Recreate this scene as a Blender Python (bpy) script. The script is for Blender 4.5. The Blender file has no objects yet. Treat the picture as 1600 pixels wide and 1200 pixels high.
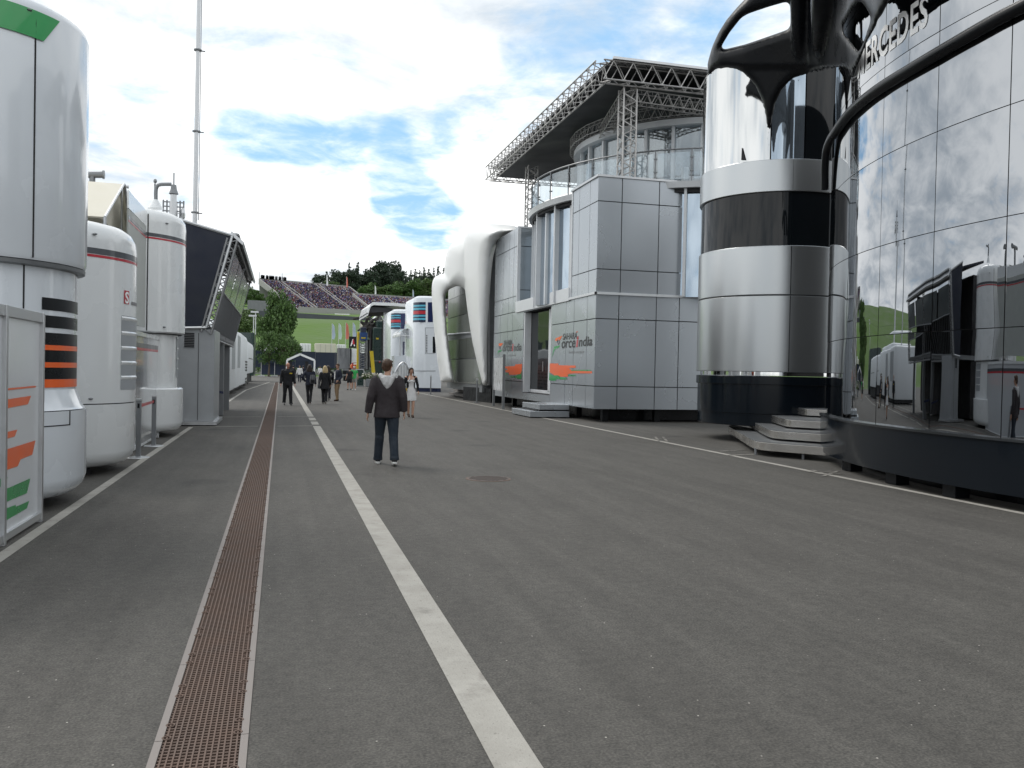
import bpy, bmesh, math, random
from mathutils import Vector, Matrix
from math import sin, cos, pi, radians as RAD
random.seed(7)
S = bpy.context.scene
COL = S.collection
# ------------------------------------------------------------------ camera
F = 1350.0; H = 1.65
YAW = math.atan(362.5/F); PITCH = -math.atan(20.7/F); ROLL = RAD(1.15)
CR = Matrix.Rotation(-YAW, 3, 'Z') @ Matrix.Rotation(pi/2+PITCH, 3, 'X') @ Matrix.Rotation(ROLL, 3, 'Z')
cam = bpy.data.cameras.new('camera'); co = bpy.data.objects.new('camera', cam); COL.objects.link(co)
co.matrix_world = Matrix.Translation((0, 0, H)) @ CR.to_4x4()
cam.sensor_width = 36; cam.lens = 36*F/1600; cam.clip_end = 5000; cam.clip_start = .05
S.camera = co
S.render.resolution_x = 1024; S.render.resolution_y = 768
S.view_settings.view_transform = 'Standard'; S.view_settings.look = 'None'
S.view_settings.exposure = 0.38; S.view_settings.gamma = 1
O = Vector((0, 0, H))
# photograph pixels (1600 x 1200) turned into real places, used to measure the site
def ray(x, y): return CR @ Vector(((x-800)/F, -(y-600)/F, -1))
def G(x, y, z=0):
    d = ray(x, y); return O+d*((z-H)/d.z)
def PX(x, y, X):
    d = ray(x, y); return O+d*(X/d.x)
def PY(x, y, Y):
    d = ray(x, y); return O+d*(Y/d.y)
def zat(x, y, Y): return PY(x, y, Y).z
# ------------------------------------------------------------------ world
SUN_EL, SUN_AZ = RAD(48), RAD(-38)     # azimuth measured from +Y towards +X
W = bpy.data.worlds.new('World'); S.world = W; W.use_nodes = True
nt = W.node_tree; nt.nodes.clear(); L = nt.links
def N(t, **k):
    n = nt.nodes.new(t)
    for a, b in k.items(): setattr(n, a, b)
    return n
out = N('ShaderNodeOutputWorld'); bg = N('ShaderNodeBackground'); L.new(bg.outputs[0], out.inputs[0])
bg.inputs[1].default_value = .12
sky = N('ShaderNodeTexSky', sky_type='NISHITA', sun_disc=False, sun_elevation=SUN_EL, sun_rotation=SUN_AZ)
tc = N('ShaderNodeTexCoord')
sep = N('ShaderNodeSeparateXYZ'); L.new(tc.outputs['Generated'], sep.inputs[0])
def M(op, a, b=None, c=None, clamp=False):
    n = N('ShaderNodeMath', operation=op, use_clamp=clamp)
    for i, v in enumerate((a, b, c)):
        if v is None: continue
        if isinstance(v, (int, float)): n.inputs[i].default_value = v
        else: L.new(v, n.inputs[i])
    return n.outputs[0]
dz = M('ADD', M('MAXIMUM', sep.outputs[2], 0.0), .14)
cmb = N('ShaderNodeCombineXYZ')
L.new(M('DIVIDE', sep.outputs[0], dz), cmb.inputs[0]); L.new(M('DIVIDE', sep.outputs[1], dz), cmb.inputs[1])
def noise(scale, det, rough=.55, dist=0, off=(0, 0, 0)):
    mp = N('ShaderNodeMapping'); mp.inputs['Location'].default_value = off; L.new(cmb.outputs[0], mp.inputs[0])
    n = N('ShaderNodeTexNoise'); n.inputs['Scale'].default_value = scale; n.inputs['Detail'].default_value = det
    n.inputs['Roughness'].default_value = rough; n.inputs['Distortion'].default_value = dist
    L.new(mp.outputs[0], n.inputs[0]); return n.outputs[0]
n1 = noise(.85, 9, .56, .25, (3.1, 1.7, 0)); n2 = noise(2.6, 8, .6, .3, (8, 2, 0)); n3 = noise(.55, 5, .5, .2, (0, 5, 4))
# clear gaps between the clouds: direction, angular radius, depth
gaps = [(385, 205, 2.6, .09), (440, 220, 2.8, .11), (510, 232, 2.6, .10), (580, 216, 3, .10), (660, 205, 3, .11), (740, 195, 3.2, .10), (640, 325, 3.2, .20), (610, 285, 2.4, .10), (690, 355, 2.6, .16), (655, 385, 2, .08),
        (900, 50, 6, .05), (1050, 90, 6, .06), (840, 150, 4, .05), (1160, 40, 5, .08), (400, 385, 2.2, .06)]
bias = None
for px, py, r, a in gaps:
    d = ray(px, py).normalized()
    dp = N('ShaderNodeVectorMath', operation='DOT_PRODUCT'); L.new(tc.outputs['Generated'], dp.inputs[0]); dp.inputs[1].default_value = d
    mr = N('ShaderNodeMapRange', interpolation_type='SMOOTHSTEP'); L.new(dp.outputs['Value'], mr.inputs[0])
    mr.inputs[1].default_value = cos(RAD(r)); mr.inputs[2].default_value = 1; mr.inputs[3].default_value = 0; mr.inputs[4].default_value = a
    bias = mr.outputs[0] if bias is None else M('ADD', bias, mr.outputs[0])
n4 = noise(5.5, 8, .62, .4, (2, 9, 1))
dens = M('SUBTRACT', M('ADD', M('ADD', M('MULTIPLY', n1, .46), M('MULTIPLY', n2, .34)), M('MULTIPLY', n4, .24)), bias)
mr = N('ShaderNodeMapRange', interpolation_type='SMOOTHSTEP'); L.new(dens, mr.inputs[0])
mr.inputs[1].default_value = .29; mr.inputs[2].default_value = .485; cover = mr.outputs[0]
mr = N('ShaderNodeMapRange', interpolation_type='SMOOTHSTEP'); L.new(M('ADD', M('MULTIPLY', n2, .5), M('MULTIPLY', n4, .5)), mr.inputs[0]); mr.inputs[1].default_value = .38; mr.inputs[2].default_value = .66; mr.inputs[4].default_value = .75
cover = M('MAXIMUM', cover, mr.outputs[0])
mr = N('ShaderNodeMapRange', interpolation_type='SMOOTHSTEP'); L.new(M('ADD', M('MULTIPLY', n3, .55), M('MULTIPLY', n2, .45)), mr.inputs[0])
mr.inputs[1].default_value = .36; mr.inputs[2].default_value = .60; shade = mr.outputs[0]
cc = N('ShaderNodeMix', data_type='RGBA'); L.new(shade, cc.inputs[0])
cc.inputs[6].default_value = (4.3, 4.8, 5.3, 1); cc.inputs[7].default_value = (9.2, 9.3, 9.3, 1)
sk = N('ShaderNodeMix', data_type='RGBA'); sk.inputs[0].default_value = .8
L.new(sky.outputs[0], sk.inputs[6]); sk.inputs[7].default_value = (2.3, 4.4, 6.7, 1)
fin = N('ShaderNodeMix', data_type='RGBA'); L.new(cover, fin.inputs[0]); L.new(sk.outputs[2], fin.inputs[6]); L.new(cc.outputs[2], fin.inputs[7])
L.new(fin.outputs[2], bg.inputs[0])
# ------------------------------------------------------------------ sun (behind thin cloud)
sl = bpy.data.lights.new('sun', 'SUN'); sl.energy = 1.15; sl.angle = RAD(26); sl.color = (1, .96, .9)
so = bpy.data.objects.new('sun', sl); COL.objects.link(so)
sd = Vector((sin(SUN_AZ)*cos(SUN_EL), cos(SUN_AZ)*cos(SUN_EL), sin(SUN_EL)))
so.rotation_euler = sd.to_track_quat('Z', 'Y').to_euler(); so.location = (0, 0, 60)

# ------------------------------------------------------------------ materials
MATS = {}
def polyhit(poly, x, y):
    ins = False; best = (1e9, None); n = len(poly)
    for i in range(n):
        (x0, y0), (x1, y1) = poly[i], poly[(i+1) % n]
        if (y0 > y) != (y1 > y) and x < (x1-x0)*(y-y0)/(y1-y0)+x0: ins = not ins
        dx, dy = x1-x0, y1-y0; t = max(0, min(1, ((x-x0)*dx+(y-y0)*dy)/(dx*dx+dy*dy+1e-9))); qx, qy = x0+dx*t, y0+dy*t; d = math.hypot(x-qx, y-qy)
        if d < best[0]: best = (d, (qx, qy))
    return ins, best
def mat(name, col, rough=.5, metal=0, coat=0, vary=.12, vs=3.0, bump=0, bs=40, ior=1.5, trans=0, alpha=1, stretch=None, rvary=.1, dirt=0):
    m = bpy.data.materials.new(name); m.use_nodes = True; t = m.node_tree; b = t.nodes['Principled BSDF']
    b.inputs['Roughness'].default_value = rough; b.inputs['Metallic'].default_value = metal
    b.inputs['Coat Weight'].default_value = coat; b.inputs['Coat Roughness'].default_value = .06
    b.inputs['IOR'].default_value = ior; b.inputs['Transmission Weight'].default_value = trans; b.inputs['Alpha'].default_value = alpha
    tcn = t.nodes.new('ShaderNodeTexCoord'); src = tcn.outputs['Object']
    if stretch:
        mp = t.nodes.new('ShaderNodeMapping'); mp.inputs['Scale'].default_value = stretch; t.links.new(src, mp.inputs[0]); src = mp.outputs[0]
    nz = t.nodes.new('ShaderNodeTexNoise'); nz.inputs['Scale'].default_value = vs; nz.inputs['Detail'].default_value = 6; t.links.new(src, nz.inputs[0])
    mx = t.nodes.new('ShaderNodeMix'); mx.data_type = 'RGBA'; t.links.new(nz.outputs[0], mx.inputs[0])
    c = Vector(col)
    mx.inputs[6].default_value = (*(c*(1-vary)), 1); mx.inputs[7].default_value = (*[min(1, x) for x in c*(1+vary)], 1)
    t.links.new(mx.outputs[2], b.inputs['Base Color'])
    if rvary:
        r = t.nodes.new('ShaderNodeMapRange'); t.links.new(nz.outputs[0], r.inputs[0]); r.inputs[1].default_value = .3; r.inputs[2].default_value = .7
        r.inputs[3].default_value = max(0, rough*(1-rvary*2)); r.inputs[4].default_value = min(1, rough*(1+rvary*2)); t.links.new(r.outputs[0], b.inputs['Roughness'])
    if bump:
        n2 = t.nodes.new('ShaderNodeTexNoise'); n2.inputs['Scale'].default_value = bs; n2.inputs['Detail'].default_value = .6 if bs < 2 else 4; t.links.new(src, n2.inputs[0])
        bp = t.nodes.new('ShaderNodeBump'); bp.inputs['Strength'].default_value = 1; bp.inputs['Distance'].default_value = bump
        t.links.new(n2.outputs[0], bp.inputs['Height']); t.links.new(bp.outputs[0], b.inputs['Normal'])
    MATS[name] = m; return m
white = mat('white_gloss_paint', (.73, .75, .755), .28, 0, .6, .05, 1.2, .002, 1.1)
white_b = mat('cool_white_gloss_paint', (.68, .72, .76), .25, 0, .7, .06, 1.2, .002, 1.1)
white_t = mat('matt_white_transporter_paint', (.70, .73, .75), .5, 0, 0, .04, .6)
white_shell = mat('white_fibreglass_shell', (.80, .81, .80), .45, 0, .1, .04, .8, .004, 1.0)
cream = mat('cream_tarpaulin', (.62, .59, .50), .7, 0, 0, .08, 2, .01, 3)
tyre_black = mat('black_rubber', (.02, .02, .022), .7)
black = mat('black_gloss', (.006, .007, .009), .3, 0, 0, .2, 1.5, .003, 1.5, ior=1.35)
black_m = mat('black_satin_fairing', (.007, .008, .010), .30, 0, 0, .3, 2, ior=1.33)
navy_gloss = mat('dark_navy_gloss_plinth', (.006, .009, .013), .12, 0, 0, .2, 1, ior=1.36)
navy_fab = mat('navy_fabric', (.016, .020, .034), .75, 0, 0, .35, 1.6, .03, 1.4)
silver = mat('silver_composite_panel', (.42, .45, .48), .27, .55, .1, .04, .4, .004, .5, rvary=.03)
seam = mat('dark_joint', (.012, .012, .014), .7)
alu = mat('brushed_aluminium', (.55, .56, .57), .35, .85, 0, .08, 6)
alu_d = mat('dull_grey_metal', (.22, .23, .24), .45, .5, 0, .12, 4)
truss_m = mat('aluminium_truss_tube', (.46, .45, .44), .42, .6, 0, .1, 6)
frame_w = mat('white_window_frame', (.62, .64, .66), .35)
brush = mat('brushed_steel_drum', (.50, .52, .53), .29, .9, .1, .02, .5, rvary=.02)
chrome = mat('polished_steel_cladding', (.60, .61, .61), .07, 1, 0, .02, .8, .010, 1.0, stretch=(1.3, 1.3, .12), rvary=.05)
steel = mat('stainless_step_steel', (.62, .60, .57), .25, .9, 0, .08, 1.5, rvary=.1)
tread_m = mat('dark_step_tread', (.13, .135, .14), .5, .3, vs=6)
glass_d = mat('dark_window_glass', (.006, .008, .010), .04, 0, 0, .2, 1, .010, .8, ior=1.42)
glass_b = mat('reflective_blue_glass', (.40, .47, .54), .05, .85, 0, .1, 1, .005, .7)
glass_n = mat('navy_tinted_glass', (.01, .02, .09), .1, .2, .5, .2, 2)
glass_g = mat('grey_green_tinted_glass', (.115, .125, .11), .22, .25, .2, .25, .5, .004, .8)
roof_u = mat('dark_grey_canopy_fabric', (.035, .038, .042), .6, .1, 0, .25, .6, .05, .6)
green = mat('green_livery', (.010, .30, .07), .3, 0, .6)
orange = mat('orange_livery', (.85, .13, .02), .35, 0, .4)
red = mat('red_livery', (.50, .02, .035), .35, 0, .4)
cyan = mat('cyan_livery', (.10, .46, .62), .35, 0, .4)
navy = mat('navy_livery', (.010, .018, .055), .3, 0, .4)
charc = mat('charcoal_stripe', (.075, .08, .09), .35, 0, .4)
ink = mat('black_lettering', (.02, .02, .022), .4)
greytxt = mat('grey_lettering', (.22, .22, .23), .5)
whitetxt = mat('white_lettering', (.98, .98, .98), .6)
board = mat('white_sign_board', (.62, .63, .64), .3, 0, .4)
paint = None
yellow = mat('yellow_machine_paint', (.62, .47, .02), .4)
dkgreen = mat('dark_green_truck_paint', (.008, .030, .026), .3, 0, .4)
blue_p = mat('blue_basket_paint', (.02, .07, .22), .4)
timber = mat('weathered_grey_decking', (.16, .15, .14), .8, vs=4, stretch=(1, 6, 1))
black_tarp = mat('black_tarpaulin', (.007, .008, .009), .5, 0, 0, .3, 2, .05, 2.2, ior=1.35)
bluefence_l = mat('navy_gate_screen', (.022, .035, .07), .6)
bluefence = mat('dark_blue_fence_screen', (.010, .018, .042), .6, 0, 0, .2, .4)
concrete = mat('pale_concrete', (.30, .30, .29), .8, vs=2)
standm = mat('grey_grandstand_steel', (.20, .20, .20), .7)
bark = mat('grey_brown_bark', (.09, .07, .05), .9)
container = mat('grey_container', (.11, .11, .10), .6)
def leafmat(name, a, b, sc=.6):
    m = bpy.data.materials.new(name); m.use_nodes = True; t = m.node_tree; p = t.nodes['Principled BSDF']; p.inputs['Roughness'].default_value = .65
    g = t.nodes.new('ShaderNodeNewGeometry'); nz = t.nodes.new('ShaderNodeTexNoise'); nz.inputs['Scale'].default_value = sc; t.links.new(g.outputs['Position'], nz.inputs[0])
    ad = t.nodes.new('ShaderNodeMath'); ad.operation = 'ADD'; t.links.new(g.outputs['Random Per Island'], ad.inputs[0]); t.links.new(nz.outputs[0], ad.inputs[1])
    mr = t.nodes.new('ShaderNodeMapRange'); t.links.new(ad.outputs[0], mr.inputs[0]); mr.inputs[1].default_value = .4; mr.inputs[2].default_value = 1.5
    mx = t.nodes.new('ShaderNodeMix'); mx.data_type = 'RGBA'; t.links.new(mr.outputs[0], mx.inputs[0]); mx.inputs[6].default_value = (*a, 1); mx.inputs[7].default_value = (*b, 1)
    t.links.new(mx.outputs[2], p.inputs['Base Color']); return m
leaf_mid = leafmat('broadleaf_foliage', (.026, .062, .012), (.085, .165, .034))
leaf_dark = leafmat('dark_conifer_foliage', (.010, .024, .012), (.026, .052, .024), .3)
leaf_light = leafmat('light_green_foliage', (.035, .07, .015), (.09, .15, .035), .2)

def asphalt_mat(name, line=False):
    m = bpy.data.materials.new(name); m.use_nodes = True; t = m.node_tree; p = t.nodes['Principled BSDF']; nn = t.nodes.new; lk = t.links.new
    g = nn('ShaderNodeNewGeometry'); pos = g.outputs['Position']
    def nz(s, d=4, r=.6):
        n = nn('ShaderNodeTexNoise'); n.inputs['Scale'].default_value = s; n.inputs['Detail'].default_value = d; n.inputs['Roughness'].default_value = r; lk(pos, n.inputs[0]); return n.outputs[0]
    def ramp(src, a, ca, b, cb):
        r = nn('ShaderNodeValToRGB'); e = r.color_ramp.elements; e[0].position = a; e[0].color = (*ca, 1); e[1].position = b; e[1].color = (*cb, 1); lk(src, r.inputs[0]); return r.outputs[0]
    def mix(f, a, b, bt='MIX'):
        n = nn('ShaderNodeMix'); n.data_type = 'RGBA'; n.blend_type = bt
        for i, v in ((0, f), (6, a), (7, b)):
            if isinstance(v, (int, float)): n.inputs[i].default_value = v
            elif isinstance(v, tuple): n.inputs[i].default_value = (*v, 1)
            else: lk(v, n.inputs[i])
        return n.outputs[2]
    c = ramp(nz(.35, 5), .3, (.064, .060, .054), .7, (.084, .079, .071))
    c = mix(.62, c, ramp(nz(75, 2), .38, (.018, .018, .016), .66, (.160, .150, .135)))
    c = mix(.40, c, ramp(nz(14, 6, .75), .38, (.040, .038, .034), .62, (.110, .103, .092)))
    # stains
    mp = nn('ShaderNodeMapping'); mp.inputs['Scale'].default_value = (1, .35, 1); lk(pos, mp.inputs[0])
    st = nn('ShaderNodeTexNoise'); st.inputs['Scale'].default_value = 1.1; st.inputs['Detail'].default_value = 7; lk(mp.outputs[0], st.inputs[0])
    c = mix(.45, c, ramp(st.outputs[0], .50, (1, 1, 1), .75, (.55, .54, .53)), 'MULTIPLY')
    st2 = nn('ShaderNodeTexNoise'); st2.inputs['Scale'].default_value = 3.5; st2.inputs['Detail'].default_value = 8; st2.inputs['Roughness'].default_value = .7; lk(mp.outputs[0], st2.inputs[0]); c = mix(.5, c, ramp(st2.outputs[0], .35, (.72, .71, .70), .62, (1.12, 1.12, 1.11)), 'MULTIPLY')
    sv_ = nn('ShaderNodeTexVoronoi'); sv_.inputs['Scale'].default_value = .42; sv_.inputs['Randomness'].default_value = 1
    ds_ = nn('ShaderNodeMix'); ds_.data_type = 'RGBA'; ds_.blend_type = 'ADD'; ds_.inputs[0].default_value = .9; lk(pos, ds_.inputs[6]); nz3 = nn('ShaderNodeTexNoise'); nz3.inputs['Scale'].default_value = 1.7; nz3.inputs['Detail'].default_value = 6; lk(pos, nz3.inputs[0]); lk(nz3.outputs[1], ds_.inputs[7]); lk(ds_.outputs[2], sv_.inputs[0])
    c = mix(mix(1, ramp(sv_.outputs['Distance'], .05, (.55, .55, .55), .20, (0, 0, 0)), ramp(sv_.outputs['Color'], .45, (0, 0, 0), .5, (1, 1, 1)), 'MULTIPLY'), c, (.022, .021, .020))
    # long faint tyre tracks along the lane
    tm_ = nn('ShaderNodeMapping'); tm_.inputs['Scale'].default_value = (2.6, .05, 1); tm_.inputs['Rotation'].default_value = (0, 0, .04); lk(pos, tm_.inputs[0]); tn_ = nn('ShaderNodeTexNoise'); tn_.inputs['Scale'].default_value = 1.3; tn_.inputs['Detail'].default_value = 4; lk(tm_.outputs[0], tn_.inputs[0])
    c = mix(.45, c, ramp(tn_.outputs[0], .35, (.72, .72, .72), .6, (1.1, 1.1, 1.1)), 'MULTIPLY')
    # pale stone chips
    v = nn('ShaderNodeTexVoronoi'); v.inputs['Scale'].default_value = 22; lk(pos, v.inputs[0])
    s1 = ramp(v.outputs['Distance'], .06, (1, 1, 1), .13, (0, 0, 0))
    s2 = ramp(v.outputs['Color'], .83, (0, 0, 0), .86, (1, 1, 1))
    c = mix(mix(1, s1, s2, 'MULTIPLY'), c, (.55, .52, .47))
    v2 = nn('ShaderNodeTexVoronoi'); v2.inputs['Scale'].default_value = 60; lk(pos, v2.inputs[0])
    c = mix(mix(1, ramp(v2.outputs['Distance'], .1, (1, 1, 1), .2, (0, 0, 0)), ramp(v2.outputs['Color'], .7, (0, 0, 0), .75, (1, 1, 1)), 'MULTIPLY'), c, (.035, .034, .032))
    if line:
        w = ramp(nz(45, 6, .75), .30, (0, 0, 0), .40, (1, 1, 1)); w2 = ramp(nz(2.2, 6, .7), .30, (.55, .55, .55), .46, (1, 1, 1))
        pc = ramp(nz(4, 6), .3, (.30, .285, .255), .7, (.40, .385, .35))
        if line == 'worn': w2 = ramp(nz(3, 5), .42, (.1, .1, .1), .6, (.9, .9, .9))
        sm = nn('ShaderNodeVectorMath'); sm.operation = 'DISTANCE'; lk(ds_.outputs[2], sm.inputs[0]); sm.inputs[1].default_value = (G(740, 1058).x+.45, G(740, 1058).y+.45, .45)
        pc = mix(ramp(sm.outputs['Value'], .03, (.75, .75, .75), .13, (0, 0, 0)), pc, (.085, .065, .055))
        c = mix(mix(1, w, w2, 'MULTIPLY'), c, pc)
    lk(c, p.inputs['Base Color']); p.inputs['Roughness'].default_value = .82
    b = nn('ShaderNodeBump'); b.inputs['Distance'].default_value = .006; b.inputs['Strength'].default_value = .8; lk(nz(70, 4), b.inputs['Height']); lk(b.outputs[0], p.inputs['Normal'])
    return m
asphalt = asphalt_mat('asphalt'); paint = asphalt_mat('worn_white_road_paint', True); paint_w = asphalt_mat('very_worn_road_paint', 'worn')

# ------------------------------------------------------------------ geometry helpers
class MB:
    def __init__(s): s.v = []; s.f = []; s.m = []
    def add(s, vs, fs, mi=0):
        o = len(s.v); s.v += [tuple(p) for p in vs]; s.f += [tuple(i+o for i in f) for f in fs]; s.m += [mi]*len(fs); return s
    def box(s, x0, x1, y0, y1, z0, z1, mi=0):
        return s.add([(x0, y0, z0), (x1, y0, z0), (x1, y1, z0), (x0, y1, z0), (x0, y0, z1), (x1, y0, z1), (x1, y1, z1), (x0, y1, z1)],
                     [(0, 3, 2, 1), (4, 5, 6, 7), (0, 1, 5, 4), (1, 2, 6, 5), (2, 3, 7, 6), (3, 0, 4, 7)], mi)
    def bar(s, a, b, w, h=None, mi=0, up=(0, 0, 1)):
        a, b = Vector(a), Vector(b); h = h or w; d = (b-a).normalized(); u = Vector(up)
        if abs(d.dot(u)) > .98: u = Vector((0, 1, 0))
        r = d.cross(u).normalized(); u = r.cross(d)
        vs = [p+r*sx*w/2+u*sy*h/2 for p in (a, b) for sx, sy in ((-1, -1), (1, -1), (1, 1), (-1, 1))]
        return s.add(vs, [(0, 3, 2, 1), (4, 5, 6, 7), (0, 1, 5, 4), (1, 2, 6, 5), (2, 3, 7, 6), (3, 0, 4, 7)], mi)
    def tube(s, pts, r, n=8, mi=0, cap=True):
        pts = [Vector(p) for p in pts]; k = len(pts); rs = list(r)[:k] if isinstance(r, (list, tuple)) else [r]*k; vs = []
        a = None
        for i, p in enumerate(pts):
            d = (pts[min(i+1, k-1)]-pts[max(i-1, 0)]).normalized()
            if a is None: a = d.cross(Vector((0, 0, 1)) if abs(d.z) < .95 else Vector((0, 1, 0))).normalized()
            else: a = (a-d*a.dot(d)).normalized()
            b = a.cross(d)
            vs += [p+(a*cos(2*pi*j/n)+b*sin(2*pi*j/n))*rs[i] for j in range(n)]
        fs = [(i*n+j, i*n+(j+1) % n, (i+1)*n+(j+1) % n, (i+1)*n+j) for i in range(k-1) for j in range(n)]
        if cap: fs += [tuple(range(n))[::-1], tuple((k-1)*n+j for j in range(n))]
        return s.add(vs, fs, mi)
    def loft(s, rings, n=16, mi=0, phase=0):          # rings: (x,y,z,rx,ry)
        vs = [(x+rx*cos(2*pi*j/n+phase), y+ry*sin(2*pi*j/n+phase), z) for x, y, z, rx, ry in rings for j in range(n)]; k = len(rings)
        fs = [(i*n+j, i*n+(j+1) % n, (i+1)*n+(j+1) % n, (i+1)*n+j) for i in range(k-1) for j in range(n)]
        fs += [tuple(range(n))[::-1], tuple((k-1)*n+j for j in range(n))]
        return s.add(vs, fs, mi)
    def plan(s, layers, mi=0, mis=None, captop=True, capbot=True):   # layers: list of (points[(x,y)], z)
        n = len(layers[0][0]); vs = [(x, y, z) for pl, z in layers for x, y in pl]; k = len(layers)
        o = len(s.v); s.v += vs
        for i in range(k-1):
            for j in range(n):
                s.f.append((o+i*n+j, o+i*n+(j+1) % n, o+(i+1)*n+(j+1) % n, o+(i+1)*n+j)); s.m.append(mis[i] if mis else mi)
        if capbot: s.f.append(tuple(o+j for j in range(n))[::-1]); s.m.append(mis[0] if mis else mi)
        if captop: s.f.append(tuple(o+(k-1)*n+j for j in range(n))); s.m.append(mis[-1] if mis else mi)
        return s
    def prism(s, poly, vec, mi=0):
        n = len(poly); poly = [Vector(p) for p in poly]; v = Vector(vec)
        return s.add(poly+[p+v for p in poly], [tuple(range(n)), tuple(range(n, 2*n))[::-1]]+[(j, n+j, n+(j+1) % n, (j+1) % n) for j in range(n)], mi)
    def poly(s, pts, mi=0): return s.add(pts, [tuple(range(len(pts)))], mi)
    def ball(s, c, r, n=10, mi=0, sc=(1, 1, 1)):
        k = n//2+1; rings = []
        for i in range(k):
            a = -pi/2+pi*(i+.02 if i == 0 else (i-.02 if i == k-1 else i))/(k-1); rings.append((c[0], c[1], c[2]+sin(a)*r*sc[2], cos(a)*r*sc[0]+1e-4, cos(a)*r*sc[1]+1e-4))
        return s.loft(rings, n, mi)
def finish(me, smooth, fix=True):
    if fix:
        bm = bmesh.new(); bm.from_mesh(me); bmesh.ops.recalc_face_normals(bm, faces=bm.faces); bm.to_mesh(me); bm.free()
    if smooth is True: me.polygons.foreach_set('use_smooth', [True]*len(me.polygons))
    elif smooth: me.polygons.foreach_set('use_smooth', [True]*len(me.polygons)); me.set_sharp_from_angle(angle=RAD(smooth))
def props(o, label=None, cat=None, group=None, kind=None):
    for k, v in (('label', label), ('category', cat), ('group', group), ('kind', kind)):
        if v: o[k] = v
    return o
def wloc(o): return Vector((0, 0, 0)) if o is None else o.location+wloc(o.parent)
def obj(name, mb, mats, parent=None, smooth=False, bevel=0, local=False, fix=True, **kw):
    me = bpy.data.meshes.new(name); v = [Vector(p) for p in mb.v]
    o = bpy.data.objects.new(name, me)
    if parent is None and not local:
        lo = [min(p[i] for p in v) for i in range(3)]; hi = [max(p[i] for p in v) for i in range(3)]
        loc = Vector(((lo[0]+hi[0])/2, (lo[1]+hi[1])/2, lo[2])); o.location = loc; v = [p-loc for p in v]
    elif not local:
        w = wloc(parent); v = [p-w for p in v]
    me.from_pydata(v, [], mb.f)
    mats = mats if isinstance(mats, (list, tuple)) else [mats]
    for m in mats: me.materials.append(m)
    if len(mats) > 1: me.polygons.foreach_set('material_index', mb.m)
    finish(me, smooth, fix); COL.objects.link(o); o.parent = parent
    if bevel:
        b = o.modifiers.new('bevel', 'BEVEL'); b.width = bevel; b.segments = 2; b.limit_method = 'ANGLE'; b.angle_limit = RAD(50)
    return props(o, **kw)
def root(name, loc, rz=0, **kw):
    o = bpy.data.objects.new(name, None); o.location = loc; o.rotation_euler.z = rz; o.empty_display_size = .3; COL.objects.link(o); return props(o, **kw)
def copy_tree(o, parent=None):
    c = o.copy(); COL.objects.link(c)
    if parent: c.parent = parent
    for ch in list(o.children): copy_tree(ch, c)
    return c
def remesh(mb, voxel, smooth_it=4, dec=None):       # union of solids as one continuous skin
    me = bpy.data.meshes.new('tmp'); me.from_pydata(mb.v, [], mb.f); finish(me, False)
    o = bpy.data.objects.new('tmp', me); COL.objects.link(o)
    r = o.modifiers.new('r', 'REMESH'); r.mode = 'VOXEL'; r.voxel_size = voxel
    if smooth_it: s = o.modifiers.new('s', 'SMOOTH'); s.iterations = smooth_it; s.factor = .5
    if dec: d = o.modifiers.new('d', 'DECIMATE'); d.ratio = dec
    dg = bpy.context.evaluated_depsgraph_get(); m2 = bpy.data.meshes.new_from_object(o.evaluated_get(dg))
    q = MB(); q.v = [tuple(v.co) for v in m2.vertices]; q.f = [tuple(p.vertices) for p in m2.polygons]; q.m = [0]*len(q.f)
    bpy.data.objects.remove(o); bpy.data.meshes.remove(me); bpy.data.meshes.remove(m2); return q
def textmb(txt, size, fn, mi=0, shear=0, sx=1, mb=None, bold=0, space=1):
    c = bpy.data.curves.new('t', 'FONT'); c.body = txt; c.size = size; c.shear = shear; c.fill_mode = 'FRONT'; c.resolution_u = 3; c.offset = bold; c.space_character = space
    o = bpy.data.objects.new('t', c); COL.objects.link(o)
    dg = bpy.context.evaluated_depsgraph_get(); m = bpy.data.meshes.new_from_object(o.evaluated_get(dg))
    mb = mb or MB(); mb.add([fn(v.co.x*sx, v.co.y) for v in m.vertices], [tuple(p.vertices) for p in m.polygons], mi)
    w = max(v.co.x for v in m.vertices)*sx if len(m.vertices) else 0
    bpy.data.objects.remove(o); bpy.data.curves.remove(c); bpy.data.meshes.remove(m); return mb, w
def rrect(x0, x1, y0, y1, r, inset=0, n=8):          # rounded rectangle plan, ccw
    x0 += inset; x1 -= inset; y0 += inset; y1 -= inset; r = max(.02, r-inset); P = []
    for cx, cy, a0 in ((x1-r, y0+r, -90), (x1-r, y1-r, 0), (x0+r, y1-r, 90), (x0+r, y0+r, 180)):
        rr = r if cx > (x0+x1)/2 else min(r, .15)
        cx2 = x1-rr if cx > (x0+x1)/2 else x0+rr; cy2 = y0+rr if cy < (y0+y1)/2 else y1-rr
        P += [(cx2+rr*cos(RAD(a0+90*i/n)), cy2+rr*sin(RAD(a0+90*i/n))) for i in range(n+1)]
    return P
def smoothpath(pts, n=6):
    pts = [Vector(p) for p in pts]; r = []
    for i in range(len(pts)-1):
        p0, p1, p2, p3 = pts[max(i-1, 0)], pts[i], pts[i+1], pts[min(i+2, len(pts)-1)]
        for k in range(n):
            t = k/n; r.append(.5*((2*p1)+(p2-p0)*t+(2*p0-5*p1+4*p2-p3)*t*t+(3*p1-p0-3*p2+p3)*t**3))
    return r+[pts[-1]]
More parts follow.
